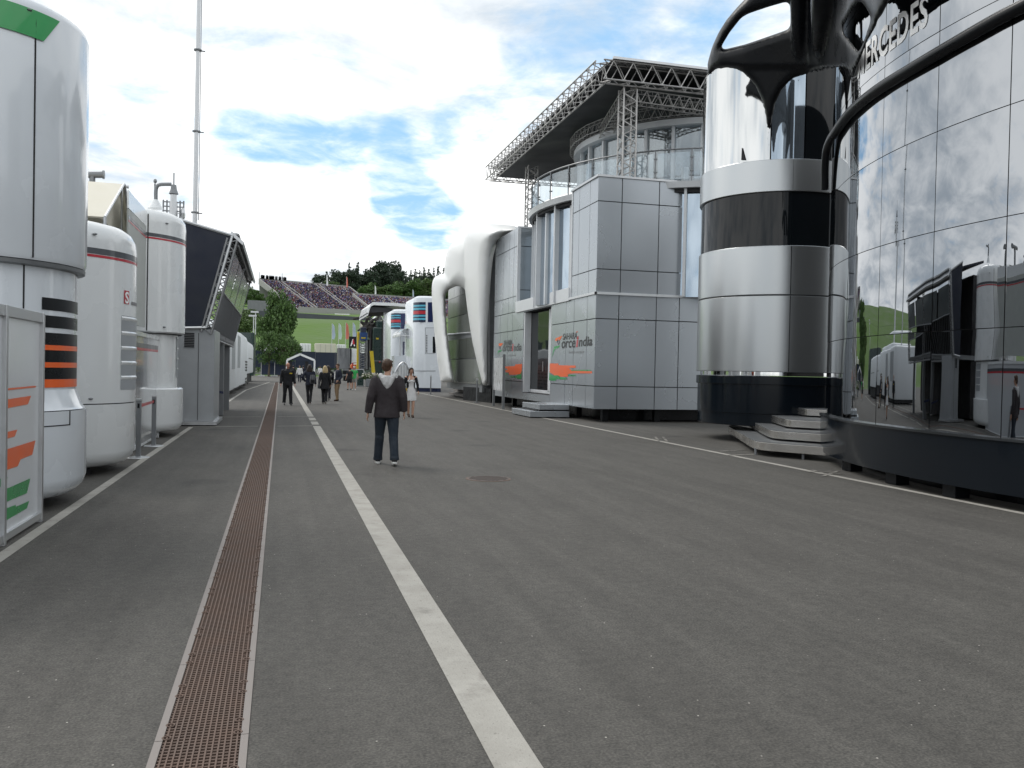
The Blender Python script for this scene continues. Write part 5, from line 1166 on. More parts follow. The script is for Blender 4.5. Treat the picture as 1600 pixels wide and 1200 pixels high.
# lifting machine with yellow masts and blue basket
lm = root('lifting_machine', (8, 90, 0), label='yellow mast lift with blue basket and dark lattice beside the green truck', cat='lift')
qb('yellow_mast', 250, 280, 390, 780, 90, .6, yellow, lm, .04)
c = MB(); p, q = PY(*Q(402, 590), 89), PY(*Q(425, 840), 89); c.bar(p, q, .35, .3); obj('yellow_boom', c, yellow, lm, bevel=.03)
qb('blue_basket', 283, 362, 398, 478, 89.5, 1.2, blue_p, lm, .04); qb('basket_plate', 296, 342, 447, 460, 89.46, .03, yellow, lm); qb('control_box', 290, 350, 345, 397, 89.8, .8, navy, lm, .04)
c = MB(); p, q = PY(*Q(312, 478), 89.8), PY(*Q(312, 780), 89.8); truss(c, p, q, .75, .6, .07, 6, up=(0, 1, 0)); obj('lattice_mast', c, alu_d, lm)
qb('dark_column', 340, 384, 470, 790, 90.4, .8, seam, lm)
# flight case and crates standing in front
fc = root('flight_case', (6, 78, 0), label='dark green flight case with pale metal edges standing upright', cat='case')
qb('body', 248, 322, 785, 950, 76, .8, dkgreen, fc)
c = MB(); P = [PY(*Q(x, y), 75.98) for x, y in ((248, 955), (324, 955), (324, 782), (248, 782))]
for a, b in zip(P, P[1:]+P[:1]): c.bar(a, b, .06)
obj('edge_trim', c, alu, fc); c = MB(); c.box(P[0].x, P[1].x, 76, 76.8, 0.0, .08); obj('castors', c, seam, fc); c = MB(); p = PY(*Q(283, 862), 75.97); c.box(p.x-.12, p.x+.12, 75.95, 75.99, p.z-.08, p.z+.08); obj('latch', c, alu_d, fc)
for j, (x0_, x1_, y0_, y1_, Y, lb) in enumerate(((105, 205, 782, 835, 84, 'black crate lying on top of another behind the standing group'), (112, 240, 836, 905, 83.6, 'larger black crate on the ground beneath a crate'))):
    r_ = root('crate', (PY(*Q(x0_, 900), Y).x, Y, 0), label=lb, cat='crate'); qb('body', x0_, x1_, y0_, y1_-3, Y, 1.2, black, r_, .04); qb('lid', x0_-2, x1_+2, y0_, y0_+10, Y-.03, 1.26, alu_d, r_)
tr = root('tow_tractor', (5, 98, 0), label='small orange and red tow tractor behind the green flight case', cat='tractor')
qb('body', 190, 262, 730, 775, 97, 1.4, mat('orange_machine', (.65, .14, .02), .45), tr, .1); qb('seat', 200, 215, 715, 735, 97.2, .8, red, tr, .05)
c = MB(); P = [PY(*Q(x, y), 97) for x, y in ((205, 775), (205, 712), (255, 712), (262, 775))]; c.tube(P, .06, 6); obj('roll_bar', c, red, tr)
c = MB(); p = PY(*Q(205, 780), 97); 
for x in (205, 250): p = PY(*Q(x, 782), 97); c.tube([(p.x, 96.9, .35), (p.x, 97.3, .35)], .35, 12)
obj('wheel', c, tyre_black, tr)
# flowers in a planter
pl_ = root('planter', (PY(*Q(385, 900), 70).x, 70, 0), label='dark planter with pale flowers near the green flight case', cat='planter')
qb('tub', 345, 425, 880, 965, 70, .8, alu_d, pl_, .05)
def leafcloud(c, cen, rad, n, size, rng, shell=.35, flat=.8):
    for i in range(n):
        d = Vector((rng.gauss(0, 1), rng.gauss(0, 1), rng.gauss(0, 1))).normalized(); r = rng.uniform(shell, 1)**.5; p = Vector(cen)+Vector((d.x*rad[0], d.y*rad[1], d.z*rad[2]))*r
        a = Vector((rng.gauss(0, 1), rng.gauss(0, 1), rng.gauss(0, 1)*flat)).normalized(); b = a.orthogonal().normalized(); b = Matrix.Rotation(rng.uniform(0, 6.28), 3, a) @ b; s = size*rng.uniform(.6, 1.4); e = a.cross(b)
        c.add([p-b*s*.5, p+e*s*.32, p+b*s*.5, p-e*s*.32], [(0, 1, 2, 3)])
rg = random.Random(11); p = PY(*Q(385, 860), 70.4)
c = MB(); leafcloud(c, p, (.8, .4, .25), 160, .22, rg, .1); obj('leaves', c, leaf_light, pl_, fix=False); c = MB(); leafcloud(c, p+Vector((0, -.1, .15)), (.75, .4, .22), 60, .2, rg, .2); obj('flowers', c, cream, pl_, fix=False)
# grey slatted container, white wall, black advertising banner
gc = root('slatted_container', (5, 112, 0), label='grey vertically ribbed container beyond the standing people', cat='container')
qb('body', 55, 192, 562, 780, 112, 3, container, gc); c = MB()
for i in range(13): a, b = PY(*Q(60+i*10.5, 775), 111.95), PY(*Q(60+i*10.5, 566), 111.95); c.bar(a, b, .18, .12)
obj('ribs', c, alu_d, gc); qb('white_end', 194, 254, 566, 780, 112.5, 2.5, white, gc); qb('open_edge', 178, 193, 562, 780, 111.8, .1, seam, gc)
bn = root('advertising_banner', (5.5, 118, 0), label='small black banner board with white letter A and red mark', cat='banner')
qb('board', 168, 246, 440, 556, 118, .15, black, bn); a = PY(*Q(168, 556), 117.9)
c = MB(); p0 = PY(*Q(186, 535), 117.95); sc = PY(*Q(232, 535), 117.95).x-p0.x
tm, w_ = textmb('A', 1, lambda u, v: (u, v, 0), bold=.03); hh = max(q[1] for q in tm.v); hz = PY(*Q(186, 465), 117.95).z-p0.z
tm, _ = textmb('A', 1, lambda u, v: (p0.x+u/w_*sc, 117.95, p0.z+v/hh*hz), bold=.03); obj('letter', tm, whitetxt, bn, fix=False)
c = MB(); c.prism([PY(*Q(x, y), 117.93) for x, y in ((205, 520), (228, 520), (218, 462), (206, 478))], (0, -.02, 0)); obj('red_mark', c, red, bn)
c = MB(); c.tube([(a.x+.1, 118.2, 0), (a.x+.1, 118.2, a.z+2)], .06, 6); c.tube([(a.x+1.0, 118.2, 0), (a.x+1.0, 118.2, a.z+2)], .06, 6); obj('leg', c, alu_d, bn)

# ================================================================== FENCES, TENT, TRAILERS, FLAGS
def pxbox(px0, px1, y0, y1, Y, dep, zmin=None):
    a, b = PY(px0, y1, Y), PY(px1, y0, Y); return a.x, b.x, (a.z if zmin is None else zmin), b.z
gf = root('gate_screen', (-1.5, 140, 0), label='dark blue two-panel screen fence closing the end of the lane', cat='fence')
Yg = 140; a, b, z0, z1 = pxbox(408, 450, 567.5, 587, Yg, 0)
for s_ in (0, 1):
    c = MB(); w = (b-a)/2; c.box(a+w*s_+.05, a+w*(s_+1)-.05, Yg, Yg+.08, .25, z1); obj('panel', c, bluefence_l, gf)
for x in (a, (a+b)/2, b): c = MB(); c.box(x-.05, x+.05, Yg-.08, Yg, 0, z1+.05); c.box(x-.5, x+.5, Yg-.4, Yg+.3, 0, .2); obj('post', c, alu, gf)
f2 = root('long_screen_fence', (10, 160, 0), label='long dark blue screen fence in front of the white trailers', cat='fence')
Yf = 160; c = MB(); x = PY(398, 560, Yf).x; xe2 = PY(640, 560, Yf).x; zf = zat(470, 549.5, Yf)
while x < xe2: c.box(x+.03, x+3.47, Yf, Yf+.06, 1.2, zf+.08*sin(x)); x += 3.5
obj('panel', c, bluefence, f2); c = MB(); x = PY(398, 560, Yf).x
while x < xe2: c.box(x-.05, x+.05, Yf+.06, Yf+.14, 0, zf+.1); x += 3.5
obj('post', c, alu_d, f2)
c = MB(); c.box(PY(398, 560, Yf).x, xe2, Yf-.3, Yf+.3, 0, 1.2); obj('retaining_wall', c, concrete, f2)
hd_ = MB(); rg = random.Random(5)
for i in range(60): leafcloud(hd_, (PY(400, 560, 157).x+i*.75, 157.5, .9), (.7, .6, .6), 22, .45, rg, .2)
obj('hedge', hd_, leaf_light, None, fix=False, label='low green hedge at the foot of the long blue screen fence', cat='hedge')
tn = root('marquee', (5, 128, 0), label='white framed marquee with open front and dark blue gable at the lane end', cat='marquee')
Yt = 128; P = lambda x, y: PY(x, y, Yt); e0, ap, e1 = P(448.5, 562.5), P(469, 553.5), P(491.5, 563)
c = MB(); c.prism([e0, ap, e1], (0, .05, 0)); obj('gable', c, bluefence, tn)
c = MB(); c.bar(e0, ap, .22, .3); c.bar(ap, e1, .22, .3)
for e in (e0, e1): c.bar(Vector((e.x, Yt, 0)), e, .24)
obj('frame', c, white, tn)
c = MB(); c.prism([e0+Vector((-.1, .1, 0)), ap+Vector((0, .1, .1)), e1+Vector((.1, .1, 0)), ap+Vector((0, .1, .02))], (0, 6, 0)); obj('roof', c, white, tn)
c = MB(); c.box(e0.x+.2, e1.x-.2, Yt+6, Yt+6.1, 0, .9); obj('back_rail', c, alu_d, tn)
for x_, lb in ((455, 'dark upright between the marquee openings, left'), (0, '')):
    if x_: c = MB(); p = P(x_, 580); c.box(p.x-.35, p.x+.1, Yt+.4, Yt+.7, 0, 2.4); p = P(479, 580); c.box(p.x-.2, p.x+.25, Yt+.4, Yt+.7, 0, 2.4); obj('drape', c, seam, tn)
def trailer(px0, px1, y0, y1, Y, lb, cab=None):
    x0_, x1_, z0, z1 = pxbox(px0, px1, y0, y1, Y, 0); z0 = hterr(0, Y)+1.0
    r_ = root('white_trailer', ((x0_+x1_)/2, Y, hterr(0, Y)), label=lb, cat='trailer', group='white trailers parked on the slope behind the blue fence')
    c = MB(); c.box(x0_, x1_, Y, Y+2.6, z0, z1); obj('body', c, cream if cab == 'c' else white, r_, bevel=.12)
    c = MB(); c.box(x0_+.3, x1_-.3, Y+.2, Y+2.4, hterr(0, Y)-.1, z0); obj('chassis', c, seam, r_)
    c = MB()
    for f_ in (.75, .85): xx = x0_+(x1_-x0_)*f_; c.tube([(xx, Y-.02, z0-.35), (xx, Y+.3, z0-.35)], .45, 12)
    obj('wheel', c, tyre_black, r_)
    c = MB(); k_ = 4
    for i in range(1, k_): xx = x0_+(x1_-x0_)*i/k_; c.box(xx-.02, xx+.02, Y-.02, Y, z0+.1, z1-.15)
    obj('panel_joint', c, alu_d, r_)
trailer(492, 525, 537.2, 553, 176, 'long cream-white trailer right of the marquee', 'c'); trailer(526, 541, 538.5, 553, 178, 'shorter grey-white trailer at the right end of the trailer line')
trailer(468.5, 486, 537, 552, 177, 'white truck body just left of the long cream trailer'); trailer(441, 467, 541, 553, 174, 'white trailer seen behind the small tree trunks', 'c'); trailer(405, 440, 539, 553, 179, 'white trailer at the left end, mostly behind the trees')
trailer(560, 600, 538, 553, 180, 'white trailer half hidden behind the black banner')
# feather flags
def flag(px, yb, yt, Y, m, lb, w=5, grp='feather flags on the grass', fn='feather_flag', zb_=None, lean=.5):
    p = PY(px, yb, Y); zt_ = PY(px, yt, Y).z; zg = hterr(0, Y) if zb_ is None else zb_; r_ = root(fn, (p.x, Y, zg), label=lb, cat='flag', group=grp)
    c = MB(); c.tube([(p.x, Y, zg), (p.x, Y, zt_)], .05, 6); obj('pole', c, alu, r_)
    wd = w*Y/F; c = MB(); vs = []; k_ = 8
    for i in range(k_+1):
        t = i/k_; z = p.z+.3+(zt_-p.z-.3)*t; ww = wd*(.75+.25*sin(pi*t))*(1 if t < .85 else (1-(t-.85)/.15*.8)); o = .15*sin(t*7)
        vs += [(p.x+.05, Y, z), (p.x+.05+ww*.5, Y+.18*sin(t*5), z-.05), (p.x+.05+ww+o*.5, Y+.1, z-.12)]
    c.add(vs, [(3*i+j, 3*i+j+1, 3*i+j+4, 3*i+j+3) for i in range(k_) for j in range(2)]); obj('cloth', c, m, r_, smooth=True, fix=False)
pale_blue = mat('pale_blue_flag', (.42, .50, .62), .7); teal = mat('white_teal_flag', (.50, .62, .58), .7); coral = mat('coral_red_flag', (.60, .16, .12), .7)
for px, yt, m, lb in ((518.5, 505.5, pale_blue, 'pale blue feather flag, first from the left'), (529, 505, teal, 'white and teal feather flag, second from the left'), (540, 504, coral, 'coral red feather flag, third from the left'), (551, 504, pale_blue, 'pale blue feather flag, nearest the yellow mast'), (562, 503, MATS['cream_tarpaulin'], 'white feather flag half hidden by the lift')):
    flag(px, 532, yt, 172, m, lb, 4.5)

# ================================================================== GRANDSTAND
D1, D2 = 335, 395
def GP(px, py, Y): return PY(px, py, Y)
def stand(corners, Yb, Yt, name, label, crowd_n, seed, aisles, rows=30):
    (tl, tr, br, bl) = corners; TL, TR, BR, BL = GP(*tl, Yt), GP(*tr, Yt), GP(*br, Yb), GP(*bl, Yb)
    S_ = lambda u, v: (BL.lerp(BR, u)).lerp(TL.lerp(TR, u), v)
    r_ = root(name, (BL.x, BL.y, hterr(BL.x, BL.y)), label=label, cat='grandstand')
    c = MB()
    for i in range(rows):
        a, b, d, e = S_(0, i/rows), S_(1, i/rows), S_(1, (i+1)/rows), S_(0, (i+1)/rows)
        d2, e2 = Vector((d.x, d.y, b.z)), Vector((e.x, e.y, a.z)); c.add([a, b, d2, e2], [(0, 1, 2, 3)]); c.add([e2, d2, d, e], [(0, 1, 2, 3)])
    obj('terrace_steps', c, standm, r_, fix=False)
    c = MB(); gz_ = BL.z-14
    for u0 in (0, 1): a, b = S_(u0, 0), S_(u0, 1); c.prism([a+Vector((0, 0, .6)), b+Vector((0, 0, 1.0)), b+Vector((0, 0, -1.6)), a+Vector((0, 0, -1.5))], (.4 if u0 else -.4, 0, 0))
    a, b = S_(0, 1), S_(1, 1); c.prism([a+Vector((0, 0, 1.2)), b+Vector((0, 0, 1.2)), b+Vector((0, 0, -12)), a+Vector((0, 0, -12))], (0, .5, 0))
    a, b = S_(0, 0), S_(1, 0); c.prism([a+Vector((0, -.3, 1.4)), b+Vector((0, -.3, 1.4)), b+Vector((0, -.3, -3.2)), a+Vector((0, -.3, -3.2))], (0, -.4, 0)); obj('walls', c, concrete, r_)
    c = MB()
    for u0 in aisles:
        for w_ in (-.006,): a, b = S_(u0+w_, 0), S_(u0+w_, 1); c.prism([a, b, b+Vector((0, 0, .9)), a+Vector((0, 0, .9))], (.2, 0, 0))
    if aisles: obj('aisle_walls', c, concrete, r_)
    rg = random.Random(seed); cols = ((.07, .07, .22), (.05, .06, .16), (.34, .05, .07), (.62, .62, .62), (.07, .07, .08), (.26, .16, .14), (.13, .12, .32), (.22, .07, .12), (.05, .05, .06), (.20, .19, .40), (.10, .08, .24))
    c = MB(); n_ = 0
    while n_ < crowd_n:
        u_, i = rg.random(), rg.randrange(rows)
        if any(abs(u_-q) < .012 for q in aisles): continue
        n_ += 1; p = S_(u_, (i+.5)/rows); p.z = S_(u_, i/rows).z; h = rg.uniform(.95, 1.3); w_ = rg.uniform(.2, .3); mi = min(10, int(rg.triangular(0, 11, 3)))
        if rg.random() < .2: mi = rg.randrange(11)
        c.box(p.x-w_, p.x+w_, p.y-.12, p.y+.12, p.z, p.z+h*.72, mi); c.box(p.x-.12, p.x+.12, p.y-.1, p.y+.1, p.z+h*.73, p.z+h, 11 if rg.random() < .28 else rg.choice((3, 8, 4, 9, 0)))
    return r_, c, cols, S_
cm_ = []
g1, c1, cols, S1 = stand(((405.5, 438.5), (545, 451), (602, 493), (466, 485)), D1, D2, 'grandstand', 'large steep uncovered grandstand packed with spectators on the hillside', 5200, 1, (.2, .245, .62, .66))
g2, c2, _, S2 = stand(((552, 462), (720, 473), (740, 502), (595, 495)), D1-6, D2-25, 'grandstand', 'lower right wing of the grandstand packed with spectators', 3000, 2, (.3, .7), 20)
cmats = [mat('crowd_tone', c_, .8, vary=.2) for c_ in cols]+[mat('crowd_skin', (.42, .24, .17), .7)]
c1.add(c2.v, c2.f); c1.m[-len(c2.m):] = c2.m
rg = random.Random(9)
for i in range(46):
    u_ = rg.choice((rg.uniform(.01, .30), rg.uniform(.02, .16))); p = S1(u_, 1); c1.box(p.x-.25, p.x+.25, p.y-.2, p.y+.1, p.z+.9, p.z+2.3, 4); c1.box(p.x-.13, p.x+.13, p.y-.15, p.y+.05, p.z+2.35, p.z+2.65, 8)
obj('spectator_crowd', c1, cmats, None, fix=False, kind='stuff', label='dense crowd of spectators in dark, blue and red clothes filling the grandstands', cat='crowd')
def prop(px, y0, y1, Y, w, m, nm, lb, cat): 
    p = PY(px, y1, Y); q = PY(px, y0, Y); c = MB(); c.tube([p-Vector((0, 0, 3)), q], w, 6); return obj(nm, c, m, None, label=lb, cat=cat)
prop(405.5, 425, 452, D2, .16, alu, 'flagpole', 'bare pole at the top left corner of the grandstand', 'pole'); prop(441, 427, 444, D2, .14, alu, 'flagpole', 'bare pole standing above the grandstand top row', 'pole')
for px, yb, yt, m, lb in ((510, 447, 430, white, 'white banner flag on the upper rim of the grandstand'), (541, 450, 432, coral, 'red banner flag on the upper right corner of the grandstand'), (585.5, 463, 446, white, 'white banner flag above the lower grandstand wing'), (644.5, 472, 452, pale_blue, 'pale banner flag behind the lower grandstand wing')):
    flag(px, yb, yt, D2-4, m, lb, 2.2, 'banner flags along the grandstand', 'banner_flag', zb_=PY(px, yb+4, D2-4).z)
# advertising strip, base wall, track fence
ab = root('trackside_banner', (25, 326, 0), label='long white advertising board with red lettering-like marks under the grandstand', cat='banner')
a, b, z0, z1 = pxbox(523, 546, 490.5, 495.5, 326, 0); c = MB(); c.box(a, b, 326, 326.2, z0, z1); obj('board', c, white, ab); c = MB(); x = a+.8; rg = random.Random(2)
while x < b-1: w_ = rg.uniform(.2, .6); c.box(x, x+w_, 325.9, 325.99, z0+.3, z1-.35); x += w_+rg.uniform(.15, .4)
obj('red_marks', c, red, ab)
a, b, z0, z1 = pxbox(567, 580, 492, 495, 326, 0); c = MB(); c.box(a, b, 326, 326.2, z0, z1); obj('blue_board', c, blue_p, ab)
def longwall(px0, y0, px1, y1, Y, h0, h1, m, nm, lb, cat, th=.4):
    a, b = PY(px0, y0, Y), PY(px1, y1, Y); c = MB(); c.prism([a+Vector((0, 0, h0)), b+Vector((0, 0, h0)), b+Vector((0, 0, h1)), a+Vector((0, 0, h1))], (0, th, 0)); return obj(nm, c, m, None, label=lb, cat=cat)
longwall(380, 482, 700, 499, 328, -2.4, .0, concrete, 'retaining_wall', 'pale concrete wall running below the grandstand', 'wall')
longwall(360, 484.5, 720, 500.5, 327, -1.9, -.9, seam, 'shade_strip', 'dark strip standing in for the shade beneath the grandstand wall', 'wall', .2)  # solid near-black strip painted in as shade along the wall
for k_, (ya, yb2, col_) in enumerate(((492.5, 502.5, (.060, .068, .080)),)):
    longwall(350, 486, 720, 509, 284, -2.2, .8, mat('tyre_barrier_blue', col_, .6, 0, 0, .4, .5), 'tyre_barrier', 'dark blue tyre barrier along the race track', 'barrier')
def mesh_fence(Y, px0, y0, px1, y1, h, nm, lb):
    a, b = PY(px0, y0, Y), PY(px1, y1, Y); r_ = root(nm, (a.x, Y, a.z-h), label=lb, cat='fence'); c = MB(); n_ = 60
    for i in range(n_+1): p = a.lerp(b, i/n_); c.tube([p-Vector((0, 0, h+2)), p], .05, 4)
    obj('post', c, alu_d, r_); c = MB(); vs = [a-Vector((0, 0, h)), b-Vector((0, 0, h)), b, a]; c.add(vs, [(0, 1, 2, 3)])
    obj('wire_mesh', c, mesh_m, r_, fix=False)
mesh_m = bpy.data.materials.new('wire_mesh'); mesh_m.use_nodes = True; t_ = mesh_m.node_tree; pb = t_.nodes['Principled BSDF']; pb.inputs['Base Color'].default_value = (.10, .11, .10, 1); pb.inputs['Roughness'].default_value = .8
nz_ = t_.nodes.new('ShaderNodeTexNoise'); nz_.inputs['Scale'].default_value = .6; mr_ = t_.nodes.new('ShaderNodeMapRange'); mr_.inputs[3].default_value = .45; mr_.inputs[4].default_value = .65; t_.links.new(nz_.outputs[0], mr_.inputs[0]); t_.links.new(mr_.outputs[0], pb.inputs['Alpha'])
mesh_fence(268, 350, 494, 720, 518, 2.6, 'debris_fence', 'see-through wire debris fence in front of the dark blue tyre barrier')
# grey slatted stand back on the left
longwall(388, 469, 422, 470.5, 300, -4.6, 0, mat('pale_slats', (.34, .35, .36), .7), 'slatted_screen', 'pale grey slatted screen left of the grandstand foot', 'screen')
c = MB(); a, b = PY(387.5, 469, 299.9), PY(422.5, 470.5, 299.9)
for i in range(18): p = a.lerp(b, i/17); c.box(p.x-.12, p.x+.12, 299.8, 299.95, p.z-4.6, p.z)
obj('slat_posts', c, alu_d, bpy.data.objects['slatted_screen'], fix=False)

# ================================================================== TREES
def tree_mesh(kind, rng, h, w, leaves, leafsize, mleaf, nclump=16):
    cr = MB(); tk = MB()
    if kind == 'conifer':
        tk.tube([(0, 0, 0), (0, 0, h*.5), (0, 0, h*.97)], [h*.02, h*.013, .02], 6)
        tiers = 13
        for i in range(tiers):
            t = i/(tiers-1); z = h*(.12+.86*t); rr = w*.5*(1-t)**.8*rng.uniform(.75, 1.1)+.05*w
            for j in range(int(7*(1-t))+3):
                a = rng.uniform(0, 6.28); e = Vector((cos(a)*rr, sin(a)*rr, z-rr*.25))
                n_ = max(3, int(leaves/110*(1.2-t)))
                for k_ in range(n_):
                    f_ = rng.uniform(.1, 1); p = Vector((e.x*f_, e.y*f_, z-rr*.28*f_)); leafcloud(cr, p, (leafsize*.5,)*3, 1, leafsize, rng)
    else:
        tk.tube([(0, 0, 0), (.02*w, 0, h*.2), (0, .02*w, h*.42)], [h*.035, h*.026, h*.02], 8)
        th0 = h*.30
        for i in range(nclump):
            a = rng.uniform(0, 6.28); zf = rng.uniform(0, 1); prof = math.sqrt(max(.05, 1-(2*zf-.85)**2/1.5)); r = w*.5*prof*rng.uniform(.35, .85)
            cen = Vector((cos(a)*r, sin(a)*r, h*(.34+.56*zf))); s_ = w*rng.uniform(.11, .2)
            tk.tube([(0, 0, h*.28+.1*h*zf), cen.lerp(Vector((0, 0, h*.4)), .45), cen], [h*.013, h*.009, h*.004], 5, cap=False)
            leafcloud(cr, cen, (s_*1.2, s_*1.2, s_*.85), leaves//nclump, leafsize, rng, .15)
        leafcloud(cr, (0, 0, h*.62), (w*.36, w*.36, h*.28), leaves//5, leafsize, rng, .05)
    return cr, tk
PROT = {}
def tree(kind, x, y, z, h, w, label, name='tree', grp=None, leaves=1400, ls=.5, m=None, seed=1, key=None, nclump=16, rz=0):
    key = key or (kind, seed, leaves, m.name)
    r_ = root(name, (x, y, z), label=label, cat='tree', group=grp)
    if key not in PROT:
        rg = random.Random(seed); cr, tk = tree_mesh(kind, rg, 10, 8 if kind != 'conifer' else 5, leaves, ls, m, nclump)
        a = obj('crown', cr, m, r_, local=True, fix=False); b = obj('trunk', tk, bark, r_, local=True, fix=False); PROT[key] = (a.data, b.data)
    else:
        for n_, me in zip(('crown', 'trunk'), PROT[key]): o = bpy.data.objects.new(n_, me); COL.objects.link(o); o.parent = r_
    r_.scale = (w/(8 if kind != 'conifer' else 5),)*2+(h/10,); r_.rotation_euler.z = rz; return r_
# the big tree by the paddock gate
p = PY(436, 562, 150); zt_ = zat(436, 469, 150)
tree('broad', p.x, 150, 0, zt_+1.6, (PY(470, 510, 150).x-PY(401, 510, 150).x)*.98, 'big round broadleaf tree beyond the blue gate screen', 'broadleaf_tree', leaves=9000, ls=.42, m=leaf_mid, seed=21, nclump=34)
for px, w_, t_, lb, sd in ((420, 38, 516, 'small tree with thin trunk in front of the big tree, left one', 31), (446, 46, 520, 'small tree with thin trunk in front of the big tree, right one', 32)):
    p = PY(px, 572, 138); tree('broad', p.x, 138, 0, zat(px, t_, 138)+.3, w_*138/F, lb, 'small_tree', 'small trees beside the marquee', 3000, .42, leaf_mid, sd, nclump=18)
p = PY(385, 500, 200); tree('broad', p.x, 200, hterr(0, 200), zat(385, 480, 200)-hterr(0, 200), 9, 'light green tree behind the white transporters', 'broadleaf_tree', None, 2600, .5, leaf_light, 33)
p = PY(372, 500, 190); tree('broad', p.x, 190, hterr(0, 190), zat(372, 486, 190)-hterr(0, 190), 8, 'light green bushy tree left of the other light green tree', 'broadleaf_tree', None, 2600, .5, leaf_light, 33, rz=2)
# hilltop trees
LT = [(500, 428, 22, 'd', 0), (509, 424, 16, 'c', 0), (521, 421, 30, 'd', 1), (536, 418, 26, 'd', 2), (545, 412, 17, 'c', 1), (558, 410, 20, 'c', 2), (551, 420, 22, 'd', 0), (572, 420, 22, 'd', 1), (588, 408, 15, 'c', 0), (584, 417, 26, 'd', 2), (600, 407, 34, 'd', 0), (614, 408, 30, 'd', 1), (622, 418, 18, 'd', 2),
      (634, 424, 15, 'c', 1), (641, 422, 15, 'c', 2), (648, 420, 16, 'c', 0), (655, 423, 15, 'c', 1), (662, 418, 17, 'c', 2), (670, 420, 16, 'c', 0), (677, 419, 16, 'c', 1), (684, 416, 17, 'c', 2), (692, 418, 16, 'c', 0), (701, 416, 17, 'c', 1), (710, 418, 17, 'c', 2)]
desc = {'d': 'broad dark tree', 'c': 'pointed dark conifer'}
for i, (px, yt, w_, k_, sd) in enumerate(LT):
    Y = 440+(i % 3)*9 if i < 13 else 470+(i % 3)*8; p = PY(px, 470, Y); zb_ = hterr(p.x, Y)-1; zt_ = zat(px, yt, Y)
    tree('conifer' if k_ == 'c' else 'broad', p.x, Y, zb_, zt_-zb_, w_*Y/F*(1.3 if k_ == 'd' else 1.25), desc[k_]+' on the hilltop behind the grandstand', 'conifer_tree' if k_ == 'c' else 'broadleaf_tree', 'trees on the hilltop behind the grandstand', 2200, .62, leaf_dark, 40+sd, rz=i*1.3)
for i, (px, yt, w_) in enumerate(((516, 437, 34), (566, 446, 22), (577, 441, 30), (592, 446, 26), (604, 444, 30), (617, 439, 34), (630, 441, 30), (645, 434, 34), (658, 437, 34), (671, 433, 34), (684, 436, 32), (700, 434, 34), (715, 436, 34))):
    Y = 425-(i % 2)*6; p = PY(px, 470, Y); zb_ = hterr(p.x, Y)-2; zt_ = zat(px, yt, Y)
    tree('broad', p.x, Y, zb_, zt_-zb_, w_*Y/F*1.15, 'rounded mid green tree below the dark hilltop trees', 'broadleaf_tree', 'mid green trees on the slope behind the grandstand', 2200, .62, leaf_mid if i % 3 else leaf_light, 50+i % 3, rz=i*2.1)
for i, (px, yt, w_) in enumerate(((366, 452, 26), (378, 450, 24), (388, 447, 20), (397, 450, 20), (406, 458, 20), (352, 450, 24), (414, 466, 16))):
    Y = 360+(i % 2)*8; p = PY(px, 480, Y); zb_ = hterr(p.x, Y)-2; zt_ = zat(px, yt, Y)
    tree('broad', p.x, Y, zb_, zt_-zb_, w_*Y/F*1.15, 'green tree in the clump left of the grandstand', 'broadleaf_tree', 'trees left of the grandstand', 2200, .62, leaf_mid, 50+i % 3, rz=i*2.1)
longwall(350, 478, 420, 479, 345, -3, 0, navy_fab, 'dark_fence', 'dark screen fence under the trees left of the grandstand', 'fence')
# woods beyond, one mass on each flank
c = MB(); rg = random.Random(3)
for i in range(260): x = rg.uniform(-420, 430); 
c.v = []; c.f = []; c.m = []
for i in range(420):
    x = rg.uniform(34, 330); Y = rg.uniform(485, 560); leafcloud(c, (x, Y, hterr(x, Y)+rg.uniform(3, 13)), (5, 5, 5), 30, 2.2, rg, .2)
obj('distant_woodland', c, leaf_dark, None, fix=False, kind='stuff', label='dark woodland filling the ridge behind the hilltop trees', cat='woodland')
